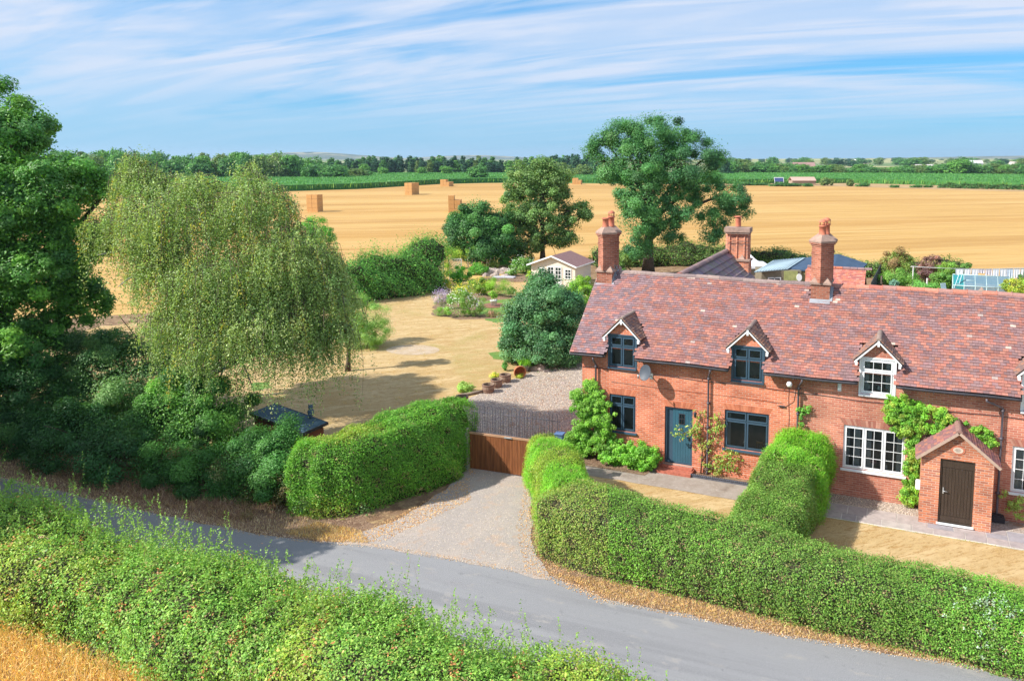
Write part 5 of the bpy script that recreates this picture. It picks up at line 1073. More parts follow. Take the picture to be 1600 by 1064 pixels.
shrub('lavender', 'lilac flowering lavender at the left tip of the garden bed', 690, 484, 13, 24, 4200, .08, [(0.20, 0.26, 0.16), (0.26, 0.28, 0.22)], asp=.2, cat='plant', flowers=(LIL, .45))
shrub('catmint', 'grassy green clump under the lavender', 690, 495, 13, 12, 3200, .09, [(0.18, 0.32, 0.06), (0.14, 0.27, 0.05)], asp=.15, cat='plant')
shrub('rose_bush', 'leafy bush with white and pink flowers at the front of the garden bed', 718, 496, 20, 34, 7000, .09, [(0.14, 0.29, 0.05), (0.20, 0.34, 0.07)], flowers=(WHT, .07))
shrub('daisy_clump', 'yellow-green clump with yellow flowers behind the rose bush', 722, 470, 16, 20, 4200, .09, [(0.28, 0.36, 0.06), (0.20, 0.32, 0.05)], flowers=(YEL, .2), cat='plant')
shrub('perennial_clump', 'loose clump with cream and lilac flowers at the right of the rose bush', 742, 496, 16, 26, 4200, .08, [(0.18, 0.29, 0.08), (0.24, 0.33, 0.10)], flowers=(WHT + LIL, .1), cat='plant')
shrub('thyme_mat', 'low pinkish plants along the front edge of the garden bed', 768, 496, 14, 7, 1600, .08, [(0.20, 0.27, 0.08), (0.36, 0.22, 0.14)], cat='plant')
shrub('rhododendron', 'vivid green shrub left of the rockery under the maple', 750, 430, 14, 13, 3800, .14, [(0.12, 0.32, 0.04), (0.08, 0.25, 0.03)])
shrub('cotoneaster', 'olive shrub behind the rockery stones', 770, 424, 12, 14, 3200, .13, [(0.13, 0.22, 0.04), (0.18, 0.25, 0.06)])
shrub('fern_clump', 'bright green fern-like plant above the rockery', 788, 418, 10, 18, 3200, .14, [(0.10, 0.33, 0.05), (0.14, 0.38, 0.07)], cat='plant')
shrub('hosta', 'low green plant with pale flowers right of the rockery', 800, 432, 10, 9, 2200, .13, [(0.16, 0.30, 0.06)], cat='plant', flowers=(WHT, .1))
shrub('hydrangea', 'broad green shrub with cream flowers left of the summerhouse', 818, 428, 18, 20, 6000, .14, [(0.10, 0.25, 0.04), (0.15, 0.28, 0.06)], flowers=(WHT, .04))
shrub('azalea', 'small yellow-green plant beside the summerhouse path', 830, 436, 6, 10, 1200, .12, [(0.30, 0.42, 0.06)], cat='plant')
shrub('fuchsia', 'dark green shrub behind the rockery at the foot of the field maple', 800, 415, 26, 20, 6500, .15, P_DARK + [(0.07, 0.16, 0.04)])
shrub('dead_fern', 'heap of brown dead fronds at the right end of the boundary hedge', 673, 452, 11, 14, 2600, .12, [(0.16, 0.10, 0.08), (0.22, 0.15, 0.11)], asp=.2, cat='plant')
shrub('sedge_clump', 'small yellow-green tuft in front of the boundary hedge', 658, 454, 7, 7, 1000, .10, [(0.26, 0.32, 0.07)], asp=.15, cat='plant')
shrub('sage_bush', 'pale yellow-green leafy plant behind the wooden tubs', 728, 614, 13, 12, 3200, .08, [(0.34, 0.46, 0.14), (0.26, 0.42, 0.08)], asp=.6, cat='plant')
shrub('feverfew', 'yellow flowering plant behind the middle tub', 772, 594, 8, 9, 1100, .06, [(0.30, 0.38, 0.05)], cat='plant', flowers=(YEL, .3))
shrub('hollyhock', 'single upright green plant behind the farthest tub', 790, 580, 4, 12, 700, .08, [(0.10, 0.28, 0.05)], cat='plant')
shrub('creeping_jenny', 'golden green cushion plant spilling from the fallen terracotta pot', 811, 592, 7, 6, 1200, .05, [(0.32, 0.38, 0.05)], cat='plant')

# rockery, bird bath on its round bed, garden ornaments
ROCK = mat('rock', (0.34, 0.27, 0.23), .95, col2=(0.46, 0.38, 0.34), scale=5, bump=.6, bscale=12)
def rock(label, x, y, r, h, m=ROCK, group=None):
    V = []; F = []; n, q = 9, 5; s = rng.random(3) * 6
    for i in range(q + 1):
        a = math.pi / 2 * i / q
        for j in range(n):
            t = 2 * math.pi * j / n; w = 1 + .18 * math.sin(3 * t + s[0]) + .12 * math.sin(5 * t + s[1] + i); V.append((r * w * math.cos(a) * math.cos(t), r * w * .8 * math.cos(a) * math.sin(t), h * math.sin(a) * (1 + .1 * math.sin(2 * t + s[2])) - .02))
    for i in range(q):
        for j in range(n): F.append((i * n + j, i * n + (j + 1) % n, (i + 1) * n + (j + 1) % n, (i + 1) * n + j))
    b = MB(); b.mesh(V, F); return b.build('rock', m, None, loc=(x, y, 0), label=label, cat='rock', group=group)
sheet('rockery_earth', [G(745, 438), G(765, 430), G(800, 428), G(832, 434), G(835, 440), G(800, 441), G(762, 440)], .016, DIRT, .1, .6)
for i in range(16):
    u, v = rng.uniform(757, 800), rng.uniform(424, 434); p = G(u, v); rock('brown stone of the rockery behind the parched lawn', p[0], p[1], rng.uniform(.3, .6), rng.uniform(.25, .6), group='rockery stones')
p = G(787, 434); k = MB(); k.prism([(-1.1, -.5), (1.0, -.55), (1.2, .1), (.2, .5), (-.9, .35)], 0, .12); k.build('flat_stone', mat('grey_slab', (.50, .48, .52), .8), None, loc=p, label='flat grey slab of stone in front of the rockery', cat='stone')
p = G(770, 478); k = MB(); k.lathe([(0, 0.02), (1.0, .02), (1.0, .05), (.95, .06), (0, .06)], n=26); k.build('round_bed', mat('bark_chip', (.20, .09, .06), .95, col2=(.30, .15, .10), scale=14, bump=.6), None, loc=p, label='round bed of red-brown bark chips around the white pot', cat='flower bed')
p = G(771.5, 479); k = MB(); k.lathe([(0, .06), (.20, .06), (.27, .45), (.30, .47), (.30, .52), (.26, .52), (.24, .46), (0, .44)], n=18); k.build('plant_pot', CHINA, None, loc=p, label='white round pot in the middle of the bark chip bed', cat='pot')
f = Fol(); b = G(771, 479); f.lobe((b[0], b[1], .95), (.32, .32, .35), 1400, .10, .15, [(0.20, 0.36, 0.04)]); f.build('potted_plant', LEAF, None, loc=b, label='green plant growing from the white pot', cat='plant')
sheet('bed_turf', [G(742, 470), G(800, 466), G(835, 474), G(830, 484), G(800, 492), G(745, 492)], .015, GRASSG, .1, .5)
sheet('bed_earth', [G(674, 492), G(680, 470), G(720, 455), G(800, 462), G(800, 467), G(745, 472), G(742, 492), G(790, 497), G(720, 500)], .017, DIRT, .1, .5)

# tubs: half barrels of staves with hoops
STAVE = mat('weathered_stave', (0.24, 0.155, 0.11), .85, col2=(0.40, 0.29, 0.22), scale=3, stretch=(9, 9, .6), bump=.3)
HOOP = mat('rusty_hoop', (0.20, 0.10, 0.07), .8, var=.3, scale=10)
SOIL = mat('potting_soil', (0.035, 0.025, 0.02), 1)
def tub():
    t = thing('wooden_tub', '', 'tub', (0, 0, 0), 0, 'half-barrel tubs along the edge of the gravel'); k = MB(); n = 22
    pr = [(.245, 0), (.285, .14), (.30, .28), (.295, .42)]
    for j in range(n):
        a0, a1 = 2 * math.pi * j / n + .012, 2 * math.pi * (j + 1) / n - .012; V = []
        for r_, z in pr + [(r_ - .035, z) for r_, z in pr[::-1]]: V += [(r_ * math.cos(a0), r_ * math.sin(a0), z), (r_ * math.cos(a1), r_ * math.sin(a1), z)]
        k.mesh(V, [(2 * i, 2 * i + 1, 2 * i + 3, 2 * i + 2) for i in range(7)] + [tuple(range(0, 16, 2)), tuple(range(1, 16, 2))[::-1]])
    k.build('staves', STAVE, t)
    for z, r_ in ((.04, .262), (.15, .292), (.36, .304)):
        k = MB(); k.lathe([(r_, z), (r_ + .006, z), (r_ + .006, z + .04), (r_, z + .04)], n=26); k.build('hoop', HOOP, t)
    k = MB(); k.lathe([(0, .10), (.255, .10), (.262, .30), (0, .30)], n=20); k.build('soil', SOIL, t)
    return t
tubs = [(763, 613, 'front tub of the three wooden tubs standing close together', 1.0), (776, 605, 'middle tub of the three wooden tubs standing close together', 1.0), (789.5, 597, 'rearmost of the three wooden tubs, next to the fallen terracotta pot', 1.0), (722, 632, 'wooden tub at the right corner of the clipped hedge', 1.0), (703, 637, 'wooden tub mostly hidden behind the top of the clipped hedge', 1.0)]
T0_ = tub(); kids = list(T0_.children)
for i, (u, v, lb, s) in enumerate(tubs):
    if i == 0: o = T0_
    else:
        o = T0_.copy(); COL.objects.link(o)
        for c in kids: d_ = c.copy(); COL.objects.link(d_); d_.parent = o
    p = G(u, v); o.location = (p[0], p[1], 0.0); o.rotation_euler = (0, 0, i * 1.1); o['label'] = lb
p = G(808, 590); k = MB(); k.lathe([(0, 0), (.20, 0), (.29, .42), (.33, .42), (.33, .52), (.29, .52), (.27, .40), (.18, .04), (0, .04)], n=22); V = [(x, y, z) for x, y, z in k.v]
k.v = [(x * .94 + z * .34, -z * .94 + x * .34, y + .33) for x, y, z in V]; k.build('terracotta_pot', mat('terracotta', (.50, .19, .085), .8, var=.15), None, loc=(p[0] + .0, p[1] + .35, 0), label='big terracotta pot lying on its side by the gravel', cat='pot')
p = G(820, 580); k = MB(); k.lathe([(0, 0), (.22, 0), (.25, .36), (.27, .38), (.23, .38), (.21, .3), (0, .3)], n=18); k.build('metal_planter', mat('grey_zinc', (.22, .24, .27), .5), None, loc=p, label='grey round metal planter under the fruit tree', cat='planter')
f = Fol(); f.blades(np.array([[p[0], p[1], .32]]) + rng.normal(size=(240, 3)) * [.14, .14, .03], .5, [(0.16, 0.40, 0.04), (0.24, 0.44, 0.06)], w=.035, lean=.5); f.build('iris_plant', LEAF, None, loc=p, label='spiky green leaves in the grey metal planter', cat='plant')
for (u, v, r, h, lb) in ((842, 578, .42, .36, 'large grey boulder at the edge of the gravel under the fruit tree'), (832, 577, .25, .2, 'small tan stone between the planter and the boulder'), (853, 581, .2, .16, 'small stone right of the grey boulder'), (880, 599, .16, .10, 'brown stone lying on the gravel near the house')): p = G(u, v); rock(lb, p[0], p[1], r, h)
p = G(745, 616); k = MB(); k.tube([(-.9, -.55, .08), (.75, .55, .09)], .075, 7); k.build('log', mat('grey_log', (.26, .20, .15), .9, var=.3, stretch=(2, 2, 2)), None, loc=p, label='old sleeper log lying between the tubs along the lawn edge', cat='log')

# climbers on the walls (cottage frame)
def climb(name, label, pts, n, leaf, pal, rc, cat='climber', stems=None, rad=None, flowers=None):
    f = Fol(); pts = [tuple(np.array(q) + rng.normal(size=3) * [.09, .04, .09]) for q in pts for _ in range(3)]; cc = np.array([HL(q[0], min(q[1], -.02), max(q[2], .05)) for q in pts]); f.clumps(cc, rc * rng.uniform(.45, 1.0, len(cc)), n // len(cc), leaf, pal, .62, up=.3, jit=.22, outward=np.tile(-np.array([math.sin(-HA), math.cos(HA), 0]), (len(cc), 1)) * 1.3)
    t = thing(name, label, cat, HL(pts[0][0], -.15, 0)); f.build('foliage', LEAF, t)
    if stems:
        mb = MB(); [mb.tube([HL(*q) for q in s], list(np.linspace(.028, .010, len(s))), 6) for s in stems]; mb.build('stem', BARK, t, world=True)
pts = [(rng.uniform(-.42, 1.45), -rng.uniform(.05, .6), z) for z in rng.uniform(.1, 2.6, 120)]
pts = [(x * (1 - .12 * (z / 2.6)), y, z) for x, y, z in pts if not (x > 1.25 and z > 1.9)]
pts += [(rng.uniform(.25, .85), -rng.uniform(.05, .2), rng.uniform(2.4, 3.05)) for _ in range(14)]
climb('wall_climber', 'bright green climber covering the left corner of the cottage beside the blue window', pts, 46000, .065, [(0.15, 0.33, 0.035), (0.20, 0.38, 0.05), (0.11, 0.25, 0.03)], .20, stems=[[(-.1 + .1 * i, -.12, 0), (0 + .12 * i, -.14, .9), (.3 + .1 * i, -.1, 2.2)] for i in range(5)])
pts = [(rng.uniform(1.2, 3.15), -rng.uniform(.1, .85), rng.uniform(.1, .85)) for _ in range(70)]
climb('low_shrub', 'low spreading bright green shrub below the blue window, left of the blue door', pts, 18000, .07, [(0.15, 0.36, 0.035), (0.20, 0.42, 0.05), (0.11, 0.28, 0.03)], .19, cat='shrub')
st = [[(4.75, -.1, 0), (4.8, -.1, .9), (4.6, -.12, 1.7), (4.75, -.1, 2.3)], [(4.85, -.1, 0), (5.2, -.12, .6), (5.7, -.12, .85), (6.1, -.1, .95)], [(4.8, -.1, .5), (5.25, -.12, 1.5), (5.4, -.1, 2.3)], [(4.75, -.1, 1.5), (4.4, -.25, 1.65), (3.75, -.3, 1.35)], [(4.85, -.1, .2), (5.4, -.15, .35), (6.0, -.12, .5)]]
pts = []
for s in st:
    s = np.array(s)
    for _ in range(22): t = rng.uniform(.25, 1) * (len(s) - 1); i = min(int(t), len(s) - 2); q = s[i] * (1 - t + i) + s[i + 1] * (t - i); pts.append(tuple(q + rng.normal(size=3) * [.09, .03, .09] - [0, .03, 0]))
climb('climbing_rose', 'sparse climbing rose with reddish leaves on the wall between blue door and big blue window', pts, 2600, .065, [(0.22, 0.36, 0.06), (0.28, 0.34, 0.07), (0.30, 0.20, 0.08), (0.16, 0.31, 0.05)], .11, stems=st)
pts = []
while len(pts) < 150:
    x, z = rng.uniform(10.95, 14.35), rng.uniform(.2, 3.75)
    arc = z > 2.5 and x < 14.2 and z < 3.7 - max(0, (x - 11.8)) * .42 and z > 3.3 - (x - 10.9) * 1.9
    if (11.66 < x < 12.12 and z < 2.9) or (arc and not (12.2 < x < 14 and z < 2.7)): pts.append((x, -rng.uniform(.04, .22), z))
climb('wall_creeper', 'thick green creeper arching over the brick porch and down between it and the white window', pts, 46000, .06, [(0.14, 0.33, 0.03), (0.19, 0.38, 0.04), (0.10, 0.25, 0.03), (0.26, 0.34, 0.05)], .17, stems=[[(11.9, -.1, 0), (11.85, -.1, 1.2), (11.7, -.08, 2.6), (11.2, -.08, 3.4)], [(11.95, -.1, 0), (12.0, -.08, 2.0), (12.6, -.08, 3.2), (13.9, -.06, 2.7)]])
pts = [(8.3 + rng.normal() * .07, -.1, z) for z in rng.uniform(2.4, 3.0, 9)]
climb('young_creeper', 'thin green shoot climbing the wall beside the downpipe above the conifer hedge', pts, 700, .06, [(0.12, 0.28, 0.04)], .09)
pts = [(14.95 + rng.normal() * .1, -.25 + rng.normal() * .06, z) for z in rng.uniform(.3, .9, 10)]
climb('small_shrub', 'small leafy shrub at the foot of the wall right of the porch drainpipe', pts, 600, .07, [(0.26, 0.36, 0.08)], .12, cat='shrub')

# trellis screens and arch with climber
TREL = mat('pale_trellis', (.62, .60, .56), .7)
def trellis(label, p, q, z0, z1):
    p, q = np.array(p[:2]), np.array(q[:2]); L = float(np.linalg.norm(q - p)); k = MB(); t = thing('trellis_panel', label, 'trellis', (p[0], p[1], 0), math.atan2(q[1] - p[1], q[0] - p[0]), 'trellis panels')
    k.box(0, L, -.03, .03, z1 - .06, z1); k.box(0, L, -.03, .03, z0, z0 + .06); k.box(0, .06, -.035, .035, 0, z1 + .05); k.box(L - .06, L, -.035, .035, 0, z1 + .05); k.build('frame', TREL, t)
    k = MB(); H = z1 - z0; s = .26; c = -H
    while c < L:
        a0, a1 = max(0, c), min(L, c + H)
        if a1 > a0: k.tube([(a0, -.012, z0 + a0 - c), (a1, -.012, z0 + a1 - c)], .022, 4); k.tube([(a0, .012, z1 - (a0 - c)), (a1, .012, z1 - (a1 - c))], .022, 4)
        c += s
    k.build('lattice', TREL, t)
a = G(684, 440); b_ = G(694, 440); c_ = G(702, 440); d_ = G(722, 441)
trellis('narrow trellis panel left of the climber arch', a, b_, .3, 2.0); trellis('wide trellis panel right of the climber arch', c_, d_, .3, 2.2)
f = Fol(); p = (b_ + c_) / 2; cc = np.stack([p[0] + rng.normal(size=46) * .35, p[1] + rng.normal(size=46) * .25, rng.uniform(.2, 2.6, 46)], 1); cc2 = np.stack([p[0] + rng.normal(size=34) * .75 + .3, p[1] + rng.normal(size=34) * .3, rng.uniform(2.3, 3.2, 34)], 1)
f.clumps(np.concatenate([cc, cc2]), .34, 90, .11, [(0.22, 0.36, 0.04), (0.16, 0.32, 0.04), (0.32, 0.38, 0.06)], asp=.3); f.build('climber_arch', LEAF, None, loc=p, label='garden arch smothered in yellow-green climber between two trellis panels', cat='climber')
for i, (u, h) in enumerate(((733, 36), (738, 38), (741, 34), (759, 33), (763, 24))):
    p = G(u, 424); k = MB(); z = h * p[1] / CAM_F; k.tube([(0, 0, 0), (rng.normal() * .1, 0, z * .5), (rng.normal() * .3, 0, z)], .05, 6); k.build('wooden_pole', mat('grey_pole', (.42, .38, .33), .9) if i == 0 else bpy.data.materials['grey_pole'], None, loc=p, label='grey rustic pole leaning among the bushes under the maple', cat='pole', group='rustic poles under the maple')

# summerhouse
sh = thing('summerhouse', 'cream painted summerhouse with brown felt gable roof and georgian-paned doors', 'summerhouse', (-5.75, 68.5, 0), HA)
SIDING = mat('cream_boards', (.74, .66, .56), .6, var=.05, stretch=(.3, .3, 12), scale=2); FELT = mat('brown_felt', (.24, .14, .135), .9, var=.12, scale=6)
k = MB(); wd, dp, eh, ah = 4.3, 3.6, 2.05, 2.78
k.box(0, wd, 0, dp, 0, eh); k.mesh([(0, 0, eh), (wd, 0, eh), (wd / 2, 0, ah), (0, dp, eh), (wd, dp, eh), (wd / 2, dp, ah)], [(0, 1, 2), (4, 3, 5)])
z = .12
while z < eh: k.box(-.012, wd + .012, -.014, 0, z, z + .012); k.box(wd, wd + .014, 0, dp, z, z + .012); z += .14
k.build('wall', SIDING, sh)
k = MB()
for sg in (-1, 1):
    o = np.array([wd / 2 + sg * (wd / 2 + .28), -.35, eh - .10]); up = np.array([-sg * (wd / 2 + .28), 0, ah - eh + .16]); k.obox(o, (0, dp + .6, 0), tuple(up), (0, 0, .07))
sr = k.build('roof', FELT, sh)
k = MB()
for sg in (-1, 1):
    o = np.array([wd / 2 + sg * (wd / 2 + .28), -.39, eh - .15]); up = np.array([-sg * (wd / 2 + .28), 0, ah - eh + .16]); k.obox(o, (0, .035, 0), tuple(up), (0, 0, .14))
    k.box(*sorted((wd / 2 + sg * (wd / 2 + .29), wd / 2 + sg * (wd / 2 + .32))), -.35, dp + .25, eh - .12, eh - .02)
k.build('bargeboard', WHITEP, sr)
def shwin(x0, x1, z0, z1, nx, nz, nm):
    k = MB(); frame(k, x0, x1, z0, z1, -.06, .07, .05)
    for i in range(1, nx): q = x0 + (x1 - x0) * i / nx; k.box(q - .02, q + .02, -.055, -.02, z0, z1)
    for i in range(1, nz): q = z0 + (z1 - z0) * i / nz; k.box(x0, x1, -.052, -.022, q - .02, q + .02)
    if nm == 'door': k.box(x0, x1, -.055, -.02, .1, z0)
    w_ = k.build(nm, WHITEP, sh); k = MB(); k.face([(x0, -.018, z0), (x1, -.018, z0), (x1, -.018, z1), (x0, -.018, z1)]); k.build('glass', mat('dark_pane', (.03, .04, .045), .08, spec=.6) if 'dark_pane' not in bpy.data.materials else bpy.data.materials['dark_pane'], w_)
shwin(.75, 1.35, .85, 1.75, 2, 3, 'window'); shwin(1.62, 2.28, .5, 1.9, 2, 4, 'door'); shwin(2.34, 3.0, .5, 1.9, 2, 4, 'door'); shwin(3.3, 3.95, .85, 1.75, 2, 3, 'window')

# small shed by the birch, with a carved owl
z = 1.35
cs = [G(391, 645, z), G(430, 631, z + .12), G(497, 656, z + .12), G(462, 672, z)]
o = cs[0]; ex = (cs[3] - cs[0]); ex[2] = 0; Lx = np.linalg.norm(ex); ang = math.atan2(ex[1], ex[0]); Ly = float(np.linalg.norm(cs[1][:2] - cs[0][:2]))
sd_ = thing('garden_shed', 'low garden shed with flat slate blue felt roof under the birch', 'shed', (o[0], o[1], 0), ang)
FELTB = mat('blue_grey_felt', (.075, .13, .17), .8, var=.15, scale=5)
k = MB(); k.box(.12, Lx + .5 - .12, .1, Ly - .1, 0, 1.27); k.build('wall', mat('red_brown_boards', (.24, .09, .05), .8, stretch=(.4, .4, 9), scale=2), sd_)
k = MB(); k.obox((0, 0, z - .06), (Lx + .5, 0, 0), (0, Ly, .12), (0, 0, .06)); k.build('roof', FELTB, sd_)
k = MB(); k.box(-.02, Lx + .52, -.03, 0, z - .10, z + .01); k.obox((-.02, Ly, z + .02), (Lx + .54, 0, 0), (0, .03, 0), (0, 0, .11)); k.obox((Lx + .5, 0, z - .09), (.03, 0, 0), (0, Ly, .12), (0, 0, .11)); k.build('fascia', BLACKP, sd_)
p = G(486, 652, z + .12); k = MB(); k.lathe([(0, 0), (.07, 0), (.05, .03), (.10, .10), (.115, .20), (.10, .30), (.075, .34), (.095, .40), (.085, .47), (.05, .50), (0, .51)], n=16)
for s_ in (-1, 1): k.mesh([(s_ * .03, -.03, .48), (s_ * .09, -.03, .46), (s_ * .075, .02, .47), (s_ * .08, -.02, .56)], [(0, 1, 3), (1, 2, 3), (2, 0, 3)]); k.mesh([(s_ * .10, -.05, .30), (s_ * .13, .05, .26), (s_ * .05, .12, .02), (s_ * .11, .02, .12)], [(0, 1, 3), (1, 2, 3), (2, 0, 3)]); k.lathe([(0, .40), (.022, .415), (0, .44)], s_ * .04, -.085, 8)
k.mesh([(-.015, -.085, .41), (.015, -.085, .41), (0, -.085, .37), (0, -.125, .39)], [(0, 1, 3), (1, 2, 3), (2, 0, 3)])
k.build('owl_figure', mat('slate_figure', (.10, .15, .22), .6, var=.2, scale=20), None, loc=p, rz=.4, label='blue-grey owl figure standing on the right corner of the felt shed roof', cat='ornament')

# ------------------------------------------------------------------ behind the cottages on the right
def slab_roof(t, name, pts, th, m):
    P = [np.array(p, float) for p in pts]; k = MB(); n = len(P); V = P + [p - [0, 0, th] for p in P]
    k.mesh(V, [tuple(range(n)), tuple(range(n, 2 * n))[::-1]] + [(i, i + n, (i + 1) % n + n, (i + 1) % n) for i in range(n)]); return k.build(name, m, t, world=True)
NAVY = mat('navy_felt', (.05, .085, .14), .75, var=.12, scale=2); PALEB = mat('pale_sheet', (.36, .46, .50), .45, var=.08, scale=.6, stretch=(.3, 3, 1))
t = thing('timber_shed', 'timber outbuilding with big navy felt gable roof behind the chimney', 'shed', G(1300, 424, 0))
R1 = G(1259, 402.5, 2.9); R2 = G(1310, 397, 3.3); E1 = G(1230, 420, 2.35); E2 = G(1355, 412, 2.6); E3 = G(1345, 422, 2.3); E4 = G(1300, 425, 2.25)
slab_roof(t, 'roof', [E1, E4, R2, R1], .10, NAVY); slab_roof(t, 'roof', [E4 + [0, 0, .003], E3, E2, R2 + [0, 0, .003]], .10, NAVY)
k = MB(); c = [E1, E4, E3, E2, R2, R1]; c = [np.array([p[0], p[1]]) for p in c]; m_ = sum(c) / len(c); c = [m_ + (p - m_) * .93 for p in c]
k.prism(c, 0, 2.15); k.build('wall', mat('shed_boards', (.30, .28, .14), .85, stretch=(.3, .3, 8), scale=2), t, world=True)
# gap-fill side under the navy roof: boarded door, window and meter
t2 = thing('lean_to', 'lean-to with pale blue corrugated roof, boarded door and small window behind the ridge', 'lean-to', G(1215, 424, 0))
A1, A2, A3, A4 = G(1178, 425, 2.35), G(1208, 407, 2.75), G(1258, 402.5, 2.95), G(1230, 420.5, 2.4)
o = slab_roof(t2, 'roof', [A1, A4, A3, A2], .06, PALEB)
k = MB()
for i in range(1, 12): f0 = i / 12; a = A1 + (A4 - A1) * f0; b = A2 + (A3 - A2) * f0; k.tube([a + [0, 0, .02], b + [0, 0, .02]], .035, 5)
k.build('roof_rib', PALEB, o, world=False) if False else k.build('roof_rib', PALEB, t2, world=True)
f0 = G(1192, 440, 1.1); Yw = A1[1] + 1.0
def wp(u, v): return D(u, v, Yw)
k = MB(); a, b = wp(1190, 424), wp(1252, 424); k.box(a[0], b[0], Yw, Yw + 2.5, 0, 2.3); k.build('wall', mat('grey_brown_boards', (.20, .17, .12), .9), t2, world=True)  # lean-to boards: one dull grey-brown with slight noise
k = MB(); a, b = wp(1225, 424), wp(1245, 424); q = a[0]
while q < b[0]: k.box(q, q + .13, Yw - .05, Yw - .01, 0, 2.28); q += .14
k.build('door', mat('lime_boards', (.36, .38, .15), .8, var=.15), t2, world=True)
k = MB(); a, b = wp(1200, 430), wp(1220, 436); zt_, zb_ = 1.75, 1.2; frame(k, a[0], b[0], zb_, zt_, Yw - .08, .08, .07); k.box(a[0] + .5, a[0] + .56, Yw - .08, Yw - .02, zb_, zt_); wf = k.build('window', WHITEP, t2, world=True)
k = MB(); k.face([(a[0], Yw - .03, zb_), (b[0], Yw - .03, zb_), (b[0], Yw - .03, zt_), (a[0], Yw - .03, zt_)]); k.build('glass', bpy.data.materials['dark_pane'], t2, world=True)
p = wp(1248.5, 429); k = MB(); V = [(p[0] + .22 * math.cos(a_), Yw - .12, 1.75 + .30 * math.sin(a_)) for a_ in np.linspace(0, 6.28, 19)[:-1]]; V += [(x, y + .1, z) for x, y, z in V]
k.mesh(V, [tuple(range(18)), tuple(range(18, 36))[::-1]] + [(i, i + 18, (i + 1) % 18 + 18, (i + 1) % 18) for i in range(18)]); k.build('white_meter', WHITEP, t2, world=True)  # the white meter, an oval disc on the lean-to wall
# brick outhouse with its own tiled roof
t = thing('brick_outhouse', 'brick outhouse with orange-pink clay tile roof behind the middle chimney', 'outhouse', HO, HA)
q0 = G(1262, 417.5, 4.3); q1 = G(1352, 425.5, 4.3)
hinv = lambda p: ((p[0] - HO[0]) * math.cos(HA) + (p[1] - HO[1]) * math.sin(HA), -(p[0] - HO[0]) * math.sin(HA) + (p[1] - HO[1]) * math.cos(HA))
(x0, yr), (x1, _) = hinv(q0), hinv(q1); hw, dz = 2.2, 1.75
k = MB(); k.box(x0 + .1, x1 - .1, yr - hw + .15, yr + hw - .15, 0, 4.3 - dz); k.mesh([(x0 + .1, yr - hw + .15, 4.3 - dz), (x0 + .1, yr + hw - .15, 4.3 - dz), (x0 + .1, yr, 4.2)], [(0, 2, 1)]); k.mesh([(x1 - .1, yr - hw + .15, 4.3 - dz), (x1 - .1, yr + hw - .15, 4.3 - dz), (x1 - .1, yr, 4.2)], [(0, 1, 2)]); k.build('wall', BRICKC, t)
k = MB(); L = math.hypot(hw, dz); k.obox((x0, yr - hw, 4.3 - dz), (x1 - x0, 0, 0), (0, hw, dz), (0, 0, .05)); k.obox((x0, yr, 4.3), (x1 - x0, 0, 0), (0, hw, -dz), (0, 0, .05)); rr_ = k.build('roof', UNDER, t)
k = MB(); tiles(k, (x0, yr - hw, 4.3 - dz + .06), (1, 0, 0), (0, hw / L, dz / L), (0, -dz / L, hw / L), x1 - x0, L, gauge=.14, tw=.2, colf=lambda x, a: random.choice([lin(206, 128, 104), lin(190, 118, 106), lin(176, 112, 104), lin(198, 140, 124)]))
x = x0
while x < x1: k.obox((x, yr - .14, 4.33), (.42, 0, 0), (0, .28, 0), (0, 0, .10), 0, lin(214, 134, 106) if x < x1 - 1.6 and x > x0 else lin(170, 140, 140)); x += .45
k.build('tile_covering', TILE, rr_)
p = hinv(G(1257, 430, 3.0)); k = MB(); k.box(x0 - .1, x0 + .7, yr - .4, yr + .3, 2.0, 4.15); k.build('gable_stack', mat('orange_brick', (.50, .20, .12), .9), t)
# white gazebo
p = G(1176, 424, 1.5); gz_ = thing('gazebo', 'white pointed garden gazebo tent behind the rear chimney', 'gazebo', (p[0], p[1] + 2, 0))
k = MB(); w_ = 1.7; zc, za = 1.9, 2.95
n = 6
for s_ in range(4):
    a0 = math.pi / 4 + s_ * math.pi / 2; a1 = a0 + math.pi / 2; c0 = np.array([w_ * math.cos(a0) * 1.41, w_ * math.sin(a0) * 1.41, zc]); c1 = np.array([w_ * math.cos(a1) * 1.41, w_ * math.sin(a1) * 1.41, zc]); ap = np.array([0, 0, za])
    g_ = [[c0 * (1 - i / n) * (1 - j / n) + c1 * (1 - i / n) * (j / n) + ap * (i / n) - np.array([0, 0, .55 * math.sin(math.pi * i / n) * .5]) for j in range(n + 1)] for i in range(n + 1)]
    for i in range(n):
        for j in range(n): k.face([g_[i][j], g_[i][j + 1], g_[i + 1][j + 1], g_[i + 1][j]])
    k.face([c0, c1, c1 - [0, 0, .22], c0 - [0, 0, .22]])
k.build('canopy', WHITEP, gz_); 
for a in range(4): k = MB(); x, y = w_ * math.cos(math.pi / 4 + a * math.pi / 2) * 1.38, w_ * math.sin(math.pi / 4 + a * math.pi / 2) * 1.38; k.box(x - .03, x + .03, y - .03, y + .03, 0, zc); k.build('leg', STEEL, gz_)

